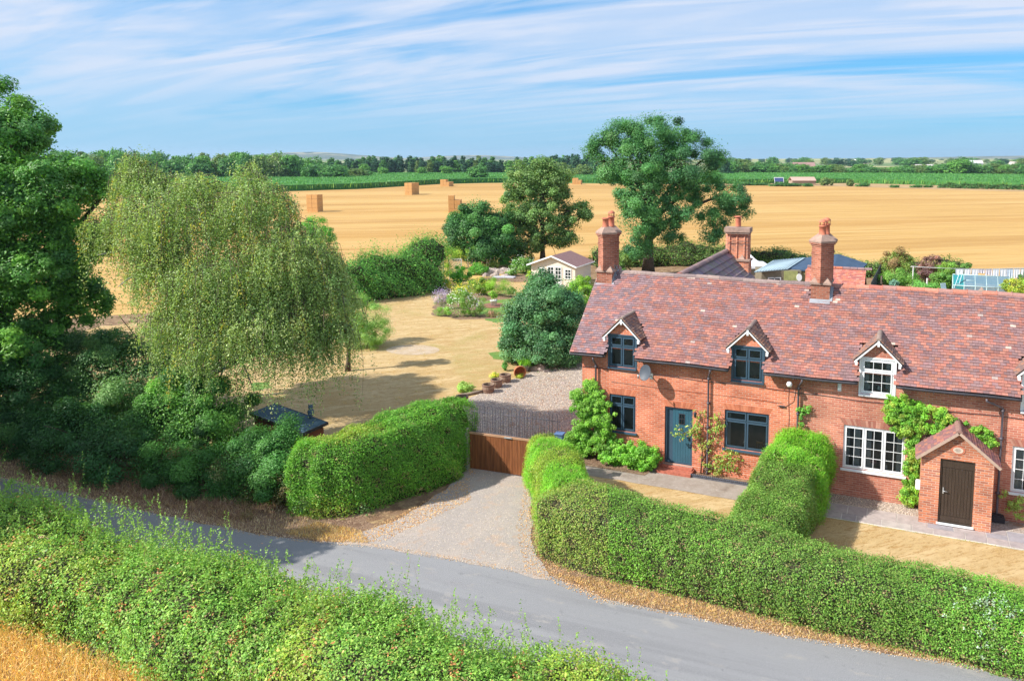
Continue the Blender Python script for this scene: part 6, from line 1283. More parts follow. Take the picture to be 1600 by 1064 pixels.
# greenhouse
gh = thing('greenhouse', 'small aluminium greenhouse with blue-tinted panes behind the right end of the ridge', 'greenhouse', tuple(HL(15.25, 44.0)), HA)
ALU = mat('pale_green_alu', (.52, .66, .64), .45, metal=.2); PANE = glass_mat('greenhouse_pane', (.16, .28, .36), .35)
W_, Dp, eh, ah = 4.25, 1.9, .85, 1.66; k = MB()
def bar(a, b, r_=.028): k.tube([a, b], r_, 4)
for i in range(6): x = W_ * i / 5; bar((x, 0, 0), (x, 0, eh)); bar((x, 0, eh), (x, Dp / 2, ah)); bar((x, Dp / 2, ah), (x, Dp, eh)); bar((x, Dp, 0), (x, Dp, eh))
for y, z in ((0, .03), (0, eh), (Dp / 2, ah), (Dp, eh), (Dp, .03)): bar((0, y, z), (W_, y, z), .035)
for x in (0, W_): bar((x, 0, .05), (x, Dp, .05)); bar((x, Dp / 2, 0), (x, Dp / 2, ah))
bar((W_ * .2, Dp * .25, (eh + ah) / 2), (W_ * .4, Dp * .25, (eh + ah) / 2)); k.build('frame', ALU, gh)
for i in range(5):
    a, b = W_ * i / 5 + .03, W_ * (i + 1) / 5 - .03; k = MB(); k.face([(a, 0, .05), (b, 0, .05), (b, 0, eh - .03), (a, 0, eh - .03)]); k.face([(a, .02, eh + .02), (b, .02, eh + .02), (b, Dp / 2 - .02, ah - .02), (a, Dp / 2 - .02, ah - .02)]); k.face([(a, Dp - .02, eh), (b, Dp - .02, eh), (b, Dp / 2 + .02, ah - .02), (a, Dp / 2 + .02, ah - .02)])
    k.build('pane', glass_mat('teal_pane', (.03, .26, .28), .2) if i == 0 else PANE, gh, label='teal-covered left pane' if i == 0 else None)
k = MB(); [k.face([(x, 0, .05), (x, Dp, .05), (x, Dp, eh), (x, Dp / 2, ah), (x, 0, eh)]) for x in (.0, W_)]; k.build('pane', PANE, gh)
# washing line and the washing
YL_ = 65.0; a = D(1427, 417, YL_); b = D(1612, 419, YL_ - 1)
k = MB(); k.tube([(a[0], a[1], 0), (a[0], a[1], a[2] + .05)], .05, 7); k.tube([(a[0] - .25, a[1], a[2]), (a[0] + .25, a[1], a[2])], .03, 5); k.build('line_post', mat('pale_post2', (.50, .48, .45), .7), None, loc=None, label='pale post holding the left end of the washing line', cat='post')
def lp(t_, off=0): q = a + (b - a) * t_; return q + np.array([0, off, -.10 * 4 * t_ * (1 - t_) * 1.2])
k = MB(); k.tube([lp(t_) for t_ in np.linspace(0, 1, 16)], .014, 4); k.tube([lp(t_, .45) - [0, 0, .1 * (1 - abs(2 * t_ - 1))] for t_ in np.linspace(0, 1, 16)], .014, 4); k.build('washing_line', mat('line_cord', (.6, .6, .58), .7), None, label='twin washing line strung across the back garden above the greenhouse', cat='washing line')
CLOTH = mat('white_cloth', (.74, .74, .76), .9, var=.05); CLOTHB = mat('bluish_cloth', (.55, .62, .72), .9); CLOTHG = mat('pinkish_cloth', (.62, .56, .58), .9)
items = [(1494, 1507, 12, 0, 'white towel', 'leftmost'), (1508, 1518, 11, 0, 'white shirt', 'second from the left'), (1519, 1530, 14, 0, 'long white cloth', 'third from the left, hanging lowest beside a gap'), (1530, 1540, 7, 2, 'small striped cloth', 'short and greyish, fourth from the left'), (1541, 1551, 10, 2, 'grey-pink cloth', 'in the middle of the washing'), (1552, 1562, 13, 0, 'white towel', 'right after the grey-pink one'), (1563, 1574, 14, 0, 'creased white cloth', 'middle of the right-hand bunch'), (1574, 1584, 16, 1, 'blue-grey cloth', 'the only bluish piece'), (1585, 1594, 15, 0, 'white towel', 'just right of the bluish cloth'), (1595, 1606, 14, 0, 'white cloth with small dark marks', 'at the right picture edge')]
for u0, u1, h, mi, nm, wh in items:
    t0_, t1_ = (u0 - 1427) / 185, (u1 - 1427) / 185; k = MB(); nx, nz = 8, 6; H = h * YL_ / CAM_F
    g_ = [[lp(t0_ + (t1_ - t0_) * i / nx) + np.array([0, .04 * math.sin(i * 1.9 + u0) * (j / nz) + .02, -H * j / nz * (1 + .06 * math.sin(i * .9 + u0))]) for i in range(nx + 1)] for j in range(nz + 1)]
    for j in range(nz):
        for i in range(nx): k.face([g_[j][i], g_[j][i + 1], g_[j + 1][i + 1], g_[j + 1][i]], 0, (1, 1, 1), True)
    k.build('hanging_cloth', [CLOTH, CLOTHB, CLOTHG][mi], None, world=True, loc=lp(t0_) - [0, 0, H], label=f'{nm} on the washing line, {wh}', cat='laundry', group='washing on the line')
def farshrub(name, label, u, v, Y, rp, hp, n, leaf, pal, cat='shrub', asp=.5):
    c = D(u, v, Y); r = rp * Y / CAM_F; h = hp * Y / CAM_F; f = Fol(); f.lobe((c[0], c[1], c[2]), (r, r * .9, h), n, leaf, max(.15, r * .35), pal, asp, .35)
    f.lobe((c[0], c[1], c[2] * .4), (r * .8, r * .7, c[2] * .45), n // 3, leaf, .3, pal, asp, .4); f.build(name, LEAF, None, loc=(c[0], c[1], 0), label=label, cat=cat)
farshrub('apple_bush', 'round reddish-green bush behind the ridge, left of the copper bush', 1402, 408, 70, 23, 19, 9000, .15, [(0.15, 0.24, 0.04), (0.20, 0.28, 0.06), (0.24, 0.16, 0.07)])
farshrub('copper_bush', 'dark purple-brown copper bush between the green bushes', 1452, 418, 69, 19, 20, 6000, .15, [(0.10, 0.05, 0.06), (0.18, 0.10, 0.09), (0.32, 0.18, 0.13)])
farshrub('leafy_bush', 'low bright green bush under the reddish-green bush', 1398, 434, 66, 30, 12, 6500, .13, [(0.13, 0.28, 0.05), (0.18, 0.33, 0.06)])
farshrub('laurel_shrub', 'green shrub between the copper bush and the greenhouse', 1470, 440, 66, 20, 16, 6500, .13, [(0.12, 0.26, 0.05), (0.17, 0.30, 0.05)])
farshrub('garden_shrub', 'yellow-green shrub behind the washing-line and right of the copper bush', 1480, 420, 68, 18, 9, 4500, .14, [(0.14, 0.28, 0.04), (0.20, 0.30, 0.05)])
farshrub('pale_shrub', 'pale blue-green plant at the ridge line below the reddish-green bush', 1397, 443, 63, 8, 6, 1500, .12, [(0.16, 0.30, 0.24)], 'plant')
farshrub('vegetable_row', 'lush leafy plants in front of the line post', 1442, 447, 63, 24, 6, 3500, .14, [(0.12, 0.32, 0.06), (0.16, 0.36, 0.08)], 'plant')
farshrub('yellow_shrub', 'yellow-flowered bush at the right picture edge behind the ridge', 1588, 447, 62, 20, 11, 6000, .13, [(0.42, 0.42, 0.05), (0.20, 0.32, 0.05)])
farshrub('climbing_shrub', 'dark green bush at the very right edge beneath the washing', 1604, 436, 64, 12, 12, 3000, .13, [(0.08, 0.18, 0.04)])
farshrub('small_tree', 'small green sapling beyond the washing line', 1510, 415, 71, 8, 5, 1200, .14, [(0.12, 0.24, 0.05)], 'tree')
farshrub('hedge_shrub', 'little green bush poking up behind the navy shed roof', 1253, 404, 78, 7, 6, 1000, .15, [(0.10, 0.24, 0.05)])
p0_, p1_ = G(1376, 413, 1.8), G(1361, 441, 1.8)
k = MB(); d_ = p1_ - p0_; L = float(np.linalg.norm(d_)); n = 9
for i in range(n): q = p0_ + d_ * i / n; k.obox((q[0], q[1], 0), tuple(d_ / n * .96), (.05, 0, 0), (0, 0, 1.8))
k.build('panel_fence', mat('dark_fence', (.05, .05, .055), .8), None, world=True, loc=(p0_[0], p0_[1], 0), label='dark panel fence running back toward the stubble beside the reddish-green bush', cat='fence')
p = G(1377, 444, 1.2); k = MB(); k.tube([(0, 0, 0), (0, 0, 1.9)], .07, 7); k.build('fence_post', BARK, None, loc=(p[0], p[1], 0), label='brown wooden post beside the dark panel fence', cat='post')
p = G(1448, 448, 1.0); k = MB(); k.tube([(0, 0, 0), (0, 0, 1.7)], .06, 7); k.build('fence_post', bpy.data.materials['pale_post2'], None, loc=(p[0], p[1], 0), label='pale post standing among the leafy plants', cat='post')
p = G(1479, 452, .6); bc = thing('garden_chair', 'pale blue slatted garden chair left of the greenhouse', 'chair', (p[0], p[1], 0), .4); PB = mat('pale_blue_paint', (.50, .64, .72), .5)
k = MB(); k.box(-.3, .3, -.3, .25, .40, .44); k.build('seat', PB, bc); k = MB(); [k.obox((-.28 + .12 * i, .24, .44), (.08, 0, 0), (0, .02, 0), (0, .16, .62)) for i in range(5)]; k.build('backrest', PB, bc)
for x in (-.27, .27):
    for y in (-.26, .24): k = MB(); k.box(x - .025, x + .025, y - .025, y + .025, 0, .40); k.build('leg', PB, bc)
p = G(1488, 445, .9); k = MB(); k.tube([(0, 0, 0), (.55, 0, 1.9)], .03, 5); k.tube([(.35, 0, 0), (.75, 0, 1.7)], .03, 5); [k.tube([(.15 + .14 * i - .07, 0, .35 * i + .3), (.45 + .10 * i, 0, .35 * i + .3)], .02, 4) for i in range(4)]; k.build('step_ladder', PB, None, loc=(p[0], p[1], 0), label='pale ladder leaning at the left end of the greenhouse', cat='ladder')

# ------------------------------------------------------------------ straw bales in the stubble
BALE = mat('straw_bale', (.66, .38, .15), .95, col2=(.56, .30, .11), scale=3, stretch=(.6, 3, 5), bump=.8, bscale=9)
bl, bw, bh = 2.4, 1.2, .9
k = MB(); k.box(-bl / 2, bl / 2, -bw / 2, bw / 2, 0, bh); [k.box(-bl / 2 - .008, bl / 2 + .008, y - .01, y + .01, -.0 + .004, bh + .008) for y in (-.36, -.12, .12, .36)]
bale0 = k.build('straw_bale', BALE, None, bevel=.05); used = [False]
def bale(x, y, z, rz, label):
    o = bale0 if not used[0] else bale0.copy()
    if used[0]: COL.objects.link(o)
    used[0] = True; o.location = (x, y, z); o.rotation_euler = (0, 0, rz); tag(o, label, 'bale', 'straw bales on the stubble field')
def bstack(u, v, rz, rows, where):
    b = G(u, v); s, c = math.sin(rz), math.cos(rz)
    deep = 1 if 'birch' in where else 2
    for l, n in enumerate(rows):
        for i in range(n):
            for q in range(deep):
                dx, dy = (i * 1.26), (q * 2.46)
                if l == len(rows) - 1 and n < rows[0] and q: continue
                bale(b[0] + c * dx - s * dy, b[1] + s * dx + c * dy, .02 + l * (bh + .03), rz + math.pi / 2 + rng.normal() * .01, f'straw bale, layer {l + 1} of the stack {where}')
bstack(488, 331, -.15, (2, 2, 2, 2), 'nearest the weeping birch'); bstack(638, 304.5, -.25, (2, 2, 2, 2), 'halfway across the stubble')
bstack(692, 291.5, -.2, (3, 3, 2), 'far off left of the field oak'); bstack(706, 333, .1, (3, 3, 2, 1), 'behind the left tree of the pair'); bstack(897, 288.5, -.1, (3, 3, 2), 'far off left of the ash crown'); 

# ------------------------------------------------------------------ green crop, far trees and buildings
def crop(name, label, poly, h, n, leafw):
    poly = [np.array(p[:2], float) for p in poly]; k = MB()
    P2 = []
    for i, p in enumerate(poly):
        q = poly[(i + 1) % len(poly)]; m_ = max(1, int(np.linalg.norm(q - p) / 6)); P2 += [p + (q - p) * j / m_ for j in range(m_)]
    nn = len(P2); k.face([(p[0], p[1], h) for p in P2], 0)
    for i in range(nn): a, b = P2[i], P2[(i + 1) % nn]; k.face([(a[0], a[1], 0), (b[0], b[1], 0), (b[0], b[1], h), (a[0], a[1], h)], 0)
    base = k.build(name, CROPM, None, kind='stuff', label=label)
    f = Fol(); pts = scatter(poly, n); pts[:, 2] = h - .25; d = pts[:, 1]
    f.blades(pts, .8, [(0.055, 0.18, 0.045), (0.08, 0.22, 0.05), (0.10, 0.24, 0.055)], w=leafw, lean=.35)
    e = []
    for i in range(nn):
        a, b = P2[i], P2[(i + 1) % nn]
        for t_ in rng.random(26): e.append([*(a + (b - a) * t_ + rng.normal(size=2) * .4), 0.1])
    f.blades(np.array(e), h * 1.05, [(0.12, 0.26, 0.05), (0.18, 0.30, 0.06), (0.08, 0.20, 0.04)], w=leafw * 1.1, lean=.12)
    f.build('crop_leaves', LEAF, base)
CROPM = ground_mat('crop_green', [(0.055, 0.185, 0.045), (0.05, (0.3, 2.0), 0.42, 0.62, (0.08, 0.22, 0.05)), (0.4, (0.4, 1.5), 0.50, 0.70, (0.045, 0.15, 0.035))], bump=.6, bscale=1.2, bdist=.3)
crop('maize_crop', 'tall green crop standing along the far edge of the stubble on the left', [G(120, 306), G(430, 299.5), G(560, 295.5), G(690, 287.5), G(790, 285.5), G(900, 286), G(960, 286.5), G(1010, 287), G(1010, 277.5), G(760, 275), G(560, 275.5), G(380, 279), G(120, 284)], 2.1, 26000, .35)
crop('maize_crop', 'tall green crop standing beyond the rough strip on the right', [G(1040, 288), G(1130, 287.5), G(1330, 286.5), G(1450, 289.5), G(1640, 296), G(1800, 302), G(1800, 283), G(1600, 278.5), G(1400, 276), G(1100, 275), G(1040, 275)], 2.1, 26000, .35)

PALS = {'oak': [(0.05, 0.14, 0.045), (0.075, 0.19, 0.05), (0.10, 0.24, 0.055)], 'lime': [(0.10, 0.25, 0.045), (0.14, 0.30, 0.055), (0.08, 0.19, 0.045)], 'olive': [(0.12, 0.20, 0.055), (0.16, 0.22, 0.065), (0.09, 0.16, 0.05)], 'dark': [(0.035, 0.10, 0.055), (0.05, 0.13, 0.065), (0.03, 0.085, 0.045)], 'rust': [(0.28, 0.20, 0.06), (0.34, 0.22, 0.06)]}
PROTO = {}
def proto(kind, shape, i, n=3200):
    f = Fol(); pal = PALS[kind]
    if shape == 'round':
        for _ in range(7): a = rng.uniform(0, 6.28); r_ = rng.uniform(0, .42); f.lobe((r_ * math.cos(a) * 5, r_ * math.sin(a) * 5, rng.uniform(4.0, 7.2)), (rng.uniform(2.3, 3.6), rng.uniform(2.3, 3.4), rng.uniform(2.1, 3.0)), n // 7, .62, 1.0, pal, .7, .45)
        f.lobe((0, 0, 3.0), (4.6, 4.6, 2.8), n // 4, .65, 1.0, pal, .7, .5)
    elif shape == 'tall':
        for z, r_ in ((2.5, 2.2), (5, 2.3), (7.5, 1.9), (9.6, 1.2)): f.lobe((rng.normal() * .2, rng.normal() * .2, z), (r_, r_, 1.9), n // 4, .6, .7, pal, .6, .4)
    else:
        for _ in range(5): f.lobe((rng.uniform(-2.6, 2.6), rng.uniform(-1, 1), rng.uniform(1.2, 2.2)), (1.9, 1.6, 1.4), n // 6, .5, .7, pal, .7, .4)
    mb = MB(); mb.tube([(0, 0, 0), (0, 0, 6 if shape != 'low' else 1.5)], [.35, .2], 6)
    return f.build('proto', LEAF, None, core=(np.array(mb.v), mb.f), corem=BARK)
def far_tree(kind, shape, u, v, H, W_, name, label, group, Y=None, cat='tree'):
    """u: photo column, v: photo row of its foot (or an explicit distance Y)"""
    key = (kind, shape, int(rng.integers(0, 2)))
    if key not in PROTO: PROTO[key] = proto(*key); PROTO[key].name = name; o = PROTO[key]; first = True
    else: o = PROTO[key].copy(); COL.objects.link(o); o.name = name
    if Y is None: p = G(u, v)
    else: r_ = ray(u, 300); p = np.array([r_[0] / r_[1] * Y, Y, 0])
    bb = np.array(PROTO[key].bound_box); nat = ((bb[:, 0].max() - bb[:, 0].min()) * .92, bb[:, 2].max() * .97)
    o.location = p; o.scale = (W_ / nat[0], W_ / nat[0], H / nat[1]); o.rotation_euler = (0, 0, rng.uniform(0, 6.28)); tag(o, label, cat, group)
    return o
# broadleaved wood at the left, behind the crop
top = lambda u: np.interp(u, [-60, 60, 130, 200, 260, 330, 380, 450, 520, 560], [236, 236, 238, 236, 242, 240, 237, 240, 252, 262])
u = -60
while u < 545:
    for row in range(3):
        uu = u + rng.uniform(-14, 14) + row * 9; Y = 385 + row * 16 + rng.uniform(-6, 6) - (40 if uu < 200 else 0); vt = top(uu) + rng.uniform(0, 7) + (2 - row) * 3.0
        H = (CAM_H + (247 - vt) / CAM_F * Y) * 1.14; kind = rng.choice(['oak', 'oak', 'lime', 'olive', 'oak'])
        far_tree(kind, 'round', uu, None, H, rng.uniform(11, 15), 'broadleaf_tree', {'oak': 'deep green broadleaf tree', 'lime': 'bright green broadleaf tree', 'olive': 'olive-tinted broadleaf tree'}[kind] + ' in the left-hand wood, ' + ('front row' if row == 0 else 'middle row' if row == 1 else 'back row') + (', behind the big oak' if uu < 150 else ', above the birch crown' if uu < 420 else ', right of the birch'), 'trees of the left-hand wood', Y=Y)
    u += 30
for uu, v, H, W_, kind, lb in ((462, 282, 9.5, 12, 'oak', 'domed tree in front of the wood, left of the rust-coloured bush'), (485, 281, 8, 11, 'lime', 'lighter domed tree right beside the rust-coloured bush'), (505, 279, 7, 10, 'oak', 'dark low tree behind the rust-coloured bush'), (541, 279.5, 5, 5, 'rust', 'rust-coloured bush at the corner of the left-hand wood'), (443, 283, 12, 13, 'olive', 'olive-brown tree at the front edge of the left wood'), (570, 278, 8, 9, 'lime', 'pale green tree at the left end of the pine plantation')):
    far_tree(kind, 'round', uu, v, H, W_, 'rounded_tree', lb, None)
# dark plantation in the middle distance
u = 520
while u < 965:
    for row in range(3):
        uu = u + rng.uniform(-5, 5); Y = 520 + row * 14 + rng.uniform(-5, 5); vt = np.interp(uu, [520, 600, 740, 800, 900, 960], [248, 244, 246, 248, 242, 246]) + rng.uniform(0, 5) + (2 - row) * 2.5
        kind = rng.choice(['dark', 'dark', 'oak', 'dark', 'lime', 'olive'], p=[.3, .25, .2, .15, .05, .05]); H = (CAM_H + (247 - vt) / CAM_F * Y) * 1.1
        far_tree(kind, 'tall', uu, None, H, rng.uniform(6, 9), 'plantation_tree', {'dark': 'narrow dark conifer', 'oak': 'narrow green tree', 'lime': 'narrow pale green tree', 'olive': 'narrow olive tree'}[kind] + ' in the middle plantation' + ('' if False else ', left of the lone field oak' if uu < 720 else ', behind the field oak and maple' if uu < 880 else ', left of the ash crown') + (', front row' if row == 0 else ', rear rows'), 'trees of the middle plantation', Y=Y)
    u += 11
far_tree('oak', 'round', 745, 284.5, 8.2, 13.5, 'field_oak', 'lone rounded oak standing in the green crop left of the pair of garden trees', None)
for uu, v, H, W_ in ((700, 277, 7, 10), (660, 277, 6, 9), (880, 279, 9, 14), (915, 279, 8, 13), (945, 279, 9, 12), (600, 277, 6, 9)): far_tree('lime' if H < 8 else 'olive', 'round', uu, v, H, W_, 'rounded_tree', 'light green rounded tree in front of the dark plantation', 'light trees before the plantation')
# tree row at the right
u = 1118
while u < 1640:
    hh = np.interp(u, [1118, 1160, 1200, 1300, 1400, 1480, 1500, 1520, 1600, 1640], [250, 253, 257, 259, 262, 256, 249, 258, 259, 259]); kind = rng.choice(['oak', 'lime', 'olive', 'oak'])
    for row in range(2):
        uu = u + rng.uniform(-6, 6); Y = 500 + row * 14; vt = hh - 2 + rng.uniform(0, 5) + (1 - row) * 3; H = (CAM_H - (vt - 247) / CAM_F * Y) * 1.12
        far_tree(kind, 'round', uu, None, H, rng.uniform(12, 17), 'hedgerow_tree', {'oak': 'dark green rounded tree', 'lime': 'bright green rounded tree', 'olive': 'olive rounded tree'}[kind] + ' of the right-hand row' + (', right beside the ash' if uu < 1200 else ', above the solar panels and barn' if uu < 1300 else ', in its middle' if uu < 1460 else ', near the tallest dome' if uu < 1540 else ', at the picture edge') + (', front' if row == 0 else ', behind'), 'trees of the right-hand row', Y=Y)
    u += 10
far_tree('lime', 'round', 1490, None, 10.8, 17, 'tall_oak', 'tallest pale green domed tree of the right-hand row', None, Y=495)
far_tree('dark', 'tall', 1133, None, 10.5, 9, 'poplar', 'dark tall tree directly right of the ash crown on the horizon', None, Y=470)
# farther hedgerow trees on the slopes
for i in range(120):
    uu = rng.uniform(1130, 1640) if i % 4 else rng.uniform(-40, 1130); Y = float(rng.choice([900, 1300, 1800, 2300])) + rng.uniform(-60, 60)
    far_tree(rng.choice(['oak', 'dark', 'olive']), 'round', uu, None, rng.uniform(8, 13), rng.uniform(14, 30), 'distant_tree', 'tiny tree on the far farmland' + (' behind the left wood' if uu < 560 else ' beyond the middle plantation' if uu < 1130 else ' above the barn' if uu < 1300 else ' around the white farm sheds' if uu < 1400 else ' near the right picture edge') + (', on the nearer slope' if Y < 1500 else ', near the horizon'), 'tiny distant trees', Y=Y)
# low hedge and bushes along the rough strip
for uu, v, H, W_, lb in ((1222, 291.5, 1.6, 9, 'low dark hedge bush in front of the solar panels'), (1240, 291.5, 1.4, 9, 'low hedge bush left of the tan barn roof front'), (1262, 291.5, 1.4, 10, 'low hedge bush in front of the tan barn roof'), (1288, 290.5, 3.6, 6, 'olive thorn bush right of the tan barn roof'), (1326, 291.5, 3.0, 4.5, 'small brownish thorn bush on the rough strip'), (1350, 292, 1.6, 6, 'low dark bush lying on the rough strip'), (1398, 293.5, 1.2, 5, 'small dark bush in the middle of the rough strip'), (1434, 293.5, 1.2, 5, 'left of two small dark bushes at the rough strip'), (1450, 293.5, 1.2, 5, 'right of two small dark bushes at the rough strip'), (1502, 290, 3.0, 4, 'lone dark bush standing in the right-hand crop'), (1165, 290, 1.6, 9, 'low green hedge bush near the right flank of the ash'), (1190, 290, 1.2, 8, 'low hedge bush between the ash and the solar panels')):
    far_tree('olive' if 'thorn' in lb or 'brownish' in lb else 'oak', 'low', uu, v, H, W_, 'thorn_bush', lb, None, cat='bush')
for i, (u0, u1) in enumerate(((1470, 1530), (1530, 1600), (1600, 1660))):
    a, b = G(u0, 294 + i * 1.5), G(u1, 295.5 + i * 1.5); hedge('field_hedge', [a[:2], b[:2]], 2.2, 1.6, 3500, .5, P_DARK + [(0.07, 0.15, 0.03)], ['left length', 'middle length', 'right length'][i] + ' of the low dark field hedge along the right end of the stubble', amp=.15, rough=.2)
# barn roof, solar panels, far farms
p = G(1256, 289.5); bn = thing('barn', 'low barn with tan sheet roof beyond the stubble', 'barn', p)
k = MB(); k.box(-5, 5, 0, 6, 0, 1.9); k.build('wall', mat('tan_wall', (.36, .26, .20), .9), bn); k = MB(); k.obox((-5.2, -.4, 1.8), (10.4, 0, 0), (0, 3.6, 1.5), (0, 0, .12)); k.obox((-5.2, 3.2, 3.3), (10.4, 0, 0), (0, 3.4, -1.4), (0, 0, .12)); k.build('roof', mat('tan_sheet', (.50, .34, .27), .8, var=.12, stretch=(3, .3, 1)), bn)
p = G(1217.5, 288.5); sp = thing('solar_array', 'dark blue solar panel array on a white frame left of the tan barn', 'solar panels', p)
k = MB(); k.obox((-1.9, 0, 1.2), (3.8, 0, 0), (0, 1.3, 1.6), (0, 0, .05)); k.build('panel', mat('solar_blue', (.04, .06, .16), .25, spec=.6), sp)
k = MB(); [k.obox((x, -.03, 1.15), (.12, 0, 0), (0, 1.36, 1.7), (0, 0, .12)) for x in (-2.05, 1.93)]; k.obox((-2.05, 1.33, 2.85), (4.1, 0, 0), (0, .1, .1), (0, 0, .1)); [k.tube([(x, 0.1, 0), (x, .1, 1.3)], .08, 5) for x in (-1.9, 0, 1.9)]; k.build('frame', WHITEP, sp)
def farm(label, u, Y, w, h, wall, roofc):
    r_ = ray(u, 300); p = np.array([r_[0] / r_[1] * Y, Y, 0]); t = thing('farm_building', label, 'building', p); k = MB(); k.box(-w / 2, w / 2, 0, w * .4, 0, h * .6); k.mesh([(-w / 2, 0, h * .6), (-w / 2, w * .4, h * .6), (-w / 2, w * .2, h)], [(0, 2, 1)]); k.mesh([(w / 2, 0, h * .6), (w / 2, w * .4, h * .6), (w / 2, w * .2, h)], [(0, 1, 2)]); k.build('wall', mat('farm_wall', wall, .8), t)
    k = MB(); k.obox((-w / 2 - .5, -.5, h * .57), (w + 1, 0, 0), (0, w * .2 + .5, h * .43), (0, 0, .3)); k.obox((-w / 2 - .5, w * .2, h), (w + 1, 0, 0), (0, w * .2, -h * .4), (0, 0, .3)); k.build('roof', mat('farm_roof', roofc, .8), t)
farm('long white farm shed on the far slope, left one of two', 1308, 2150, 32, 7, (.7, .68, .66), (.75, .72, .70)); farm('long white farm shed on the far slope, right one of two', 1328, 2180, 30, 7, (.7, .68, .66), (.75, .72, .70))
farm('reddish farmhouse half hidden in the tree row', 1256, 560, 15, 8.0, (.45, .36, .33), (.36, .22, .20)); farm('white-walled farmhouse among the trees at the right', 1446, 560, 14, 6.5, (.72, .70, .68), (.55, .50, .48)); farm('pale roof glimpsed right of the tallest domed tree', 1520, 900, 20, 8.5, (.6, .58, .56), (.66, .66, .68)); farm('white building at the far right in front of the blue hill', 1590, 900, 18, 7, (.75, .73, .7), (.6, .5, .45))

# ------------------------------------------------------------------ verges, dry grass, foreground
f = Fol()
def strip(poly, n, h, pal, w=.012, lean=.4): f.blades(scatter(poly, n), h, pal, w, lean)
strip([(-24, 27.3), (-15.47, 24.25), (-10.9, 22.62), (-8.3, 22.05), (-7.4, 22.2), (-9.4, 24.0), (-12, 25.4), (-16, 28.5), (-24, 31)], 15000, .12, [(0.50, 0.37, 0.24), (0.34, 0.23, 0.15), (0.62, 0.49, 0.33)])
strip([(-20, 26.9), (-14, 24.2), (-10.9, 23.1), (-11, 24.0), (-14, 25.8), (-19, 28.2)], 3500, .30, [(0.26, 0.16, 0.11), (0.36, 0.26, 0.17), (0.20, 0.13, 0.10)], .02, .8)
strip([(-9.6, 22.5), (-8.2, 21.98), (-6.8, 21.9), (-7.3, 22.7), (-8.8, 23.2)], 2200, .12, P_STRAW + [(.34, .24, .14)])
f.build('dry_grass', STRAWL, None, kind='stuff', label='dry grass on the earth bank between the lane and the left-hand bushes')
f = Fol()
strip([(-2.1, 24.5), (-1.75, 21.7), (-1.25, 20.0), (.33, 18.85), (4.8, 17.3), (8.08, 16.35), (9.54, 15.85), (15, 13.8), (15, 14.5), (9, 16.7), (5, 18.2), (.4, 20.2), (-1.3, 21.7), (-2.0, 24.5)], 9000, .08, [(0.52, 0.34, 0.20), (0.40, 0.26, 0.16), (0.60, 0.44, 0.28)], .014, .9)
strip([(-1.2, 20.2), (.4, 19.0), (4.8, 17.4), (8.1, 16.45), (15, 13.9), (15, 14.3), (9, 16.4), (5, 17.9), (.4, 19.8)], 5000, .12, P_STRAW + [(.36, .26, .13)], .012, .9)
f.build('dry_grass', STRAWL, None, kind='stuff', label='straw-coloured dry grass at the foot of the long garden hedge')
f = Fol()
k_ = 24000; x_ = rng.uniform(-24, -9.2, k_); off = rng.random(k_) ** 1.2 * 3.6; P = np.stack([x_, 13.5 - .375 * x_ - 1.45 - off, np.zeros(k_)], 1)
f.blades(P, .50, [(0.60, 0.38, 0.15), (0.70, 0.46, 0.20), (0.48, 0.30, 0.12), (0.66, 0.50, 0.26)], .014, .42)
P2 = P[:5000]; f.clumps(P2 + [0, 0, .46], .05, 3, .07, [(0.66, 0.40, 0.15), (0.56, 0.32, 0.12)], asp=.3)
f.build('tall_grass', STRAWL, None, kind='stuff', label='tall golden dry grass in the bottom left corner before the roadside hedge')
# loose stones and leaves on the road edge and the drive
f = Fol()
def litter(poly, n, s, pal): P = scatter(poly, n); P[:, 2] = .03; f.add(P, np.tile([[0, 0, 1.]], (n, 1)) + rng.normal(size=(n, 3)) * .35, rng.normal(size=(n, 3)), s * rng.uniform(.5, 1.5, n), s * .7, f.cols(n, pal))
ST = [(0.50, 0.44, 0.40), (0.36, 0.30, 0.27), (0.60, 0.52, 0.46)]; LF = [(0.50, 0.30, 0.14), (0.38, 0.20, 0.10), (0.6, 0.42, 0.22)]
litter([(-4.7, 27.4), (-2.3, 26.5), (-1.9, 21.9), (-1.4, 20.4), (-4.3, 21.0), (-6.5, 21.6), (-5.2, 25.4)], 4500, .026, ST); litter([(-4.7, 27.4), (-4.3, 27.2), (-6.2, 24), (-7.4, 22.4), (-8.2, 22), (-6.4, 22), (-4.2, 24.8)], 1800, .05, LF)
litter([(-2.5, 26), (-1.8, 26), (-1.4, 21), (.4, 19), (.2, 18.7), (-2.0, 20.4), (-2.5, 23)], 1500, .045, LF); litter([(x, y - .16) for x, y in roadf[3:15]] + [(x, y + .10) for x, y in roadf[3:15]][::-1], 4600, .035, LF + ST)
litter([(-4.6, 27.6), (-1.5, 26.5), (-.8, 28.5), (.2, 33), (.3, 41), (-2.2, 42), (-4.6, 38.5), (-6.8, 34.5), (-6.0, 30)], 22000, .05, ST + [(0.28, 0.22, 0.19), (0.66, 0.58, 0.52)]); litter([(-4.0, 30), (-1.0, 30), (.1, 36), (-2, 40), (-4.5, 37.5)], 1200, .06, [(0.36, 0.18, 0.11)])
litter([HL(8.6, -.8), HL(12.1, -.8), HL(12.1, 0), HL(8.6, 0)], 2600, .035, ST)
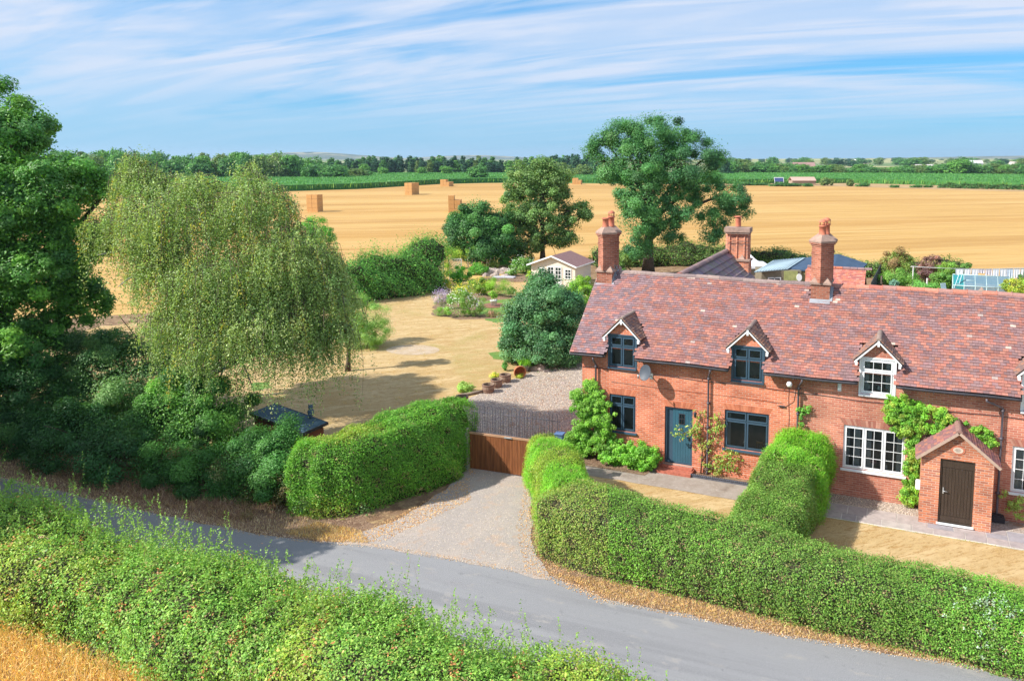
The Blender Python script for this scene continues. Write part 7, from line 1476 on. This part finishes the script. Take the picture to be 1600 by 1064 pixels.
f.build('loose_stones', STRAWL, None, kind='stuff', label='loose gravel and fallen leaves on the drive and along the lane')
# coarse tufts that stay proud of the parched lawns
f = Fol()
LP = [(-22, 33), (-13, 29), (-8, 29), (-7.6, 32), (-7.4, 35), (-5.8, 37), (-5.2, 38.5), (-3.8, 41), (-2.5, 44), (-1, 60), (-3, 68), (-12, 68), (-15.5, 63), (-21, 57.5), (-30, 50)]
for n_, h_, pal_ in ((26000, .05, [(.50, .36, .17), (.42, .28, .11), (.60, .46, .26)]), (5000, .05, [(.26, .28, .08), (.34, .32, .11)])):
    c_ = scatter(LP, n_ // 12); P = np.repeat(c_, 12, 0) + rng.normal(size=(len(c_) * 12, 3)) * [.05, .05, 0]; f.blades(P, h_, pal_, .012, .7)
for PL in ([HL(0.2, -1.9), HL(6.6, -1.9), HL(6.0, -5.6), HL(1.2, -5.4)], [HL(9.2, -2.05), HL(16, -2.05), HL(16, -6.2), HL(9, -5.8)]):
    c_ = scatter(PL, 900); P = np.repeat(c_, 10, 0) + rng.normal(size=(9000, 3)) * [.03, .03, 0]; f.blades(P, .035, [(.50, .34, .14), (.60, .44, .22), (.40, .26, .09)], .008, .8)
k_ = 500; x_ = rng.uniform(9, 16, k_); P = np.array([HL(a, -1.97 + rng.normal() * .03) for a in x_]); f.blades(P, .07, [(.22, .28, .07), (.36, .34, .12)], .01, .5)
f.build('lawn_tufts', STRAWL, None, kind='stuff', label='short dry tufts and a few green weeds over the parched lawns')
# ------------------------------------------------------------------ the air
def air():
    m = bpy.data.materials.new('air'); m.use_nodes = True; nt = m.node_tree; nt.nodes.clear()
    o = nt.nodes.new('ShaderNodeOutputMaterial'); v = nt.nodes.new('ShaderNodeVolumePrincipled'); v.inputs['Color'].default_value = (0.62, 0.80, 1.0, 1); v.inputs['Density'].default_value = 0.00009; v.inputs['Anisotropy'].default_value = 0.2
    nt.links.new(v.outputs[0], o.inputs['Volume'])
    b = MB(); b.box(-6600, 6600, -80, 8000, -1, 75); b.build('haze', m, kind='stuff', label='thin blue summer haze over the fields')
air()
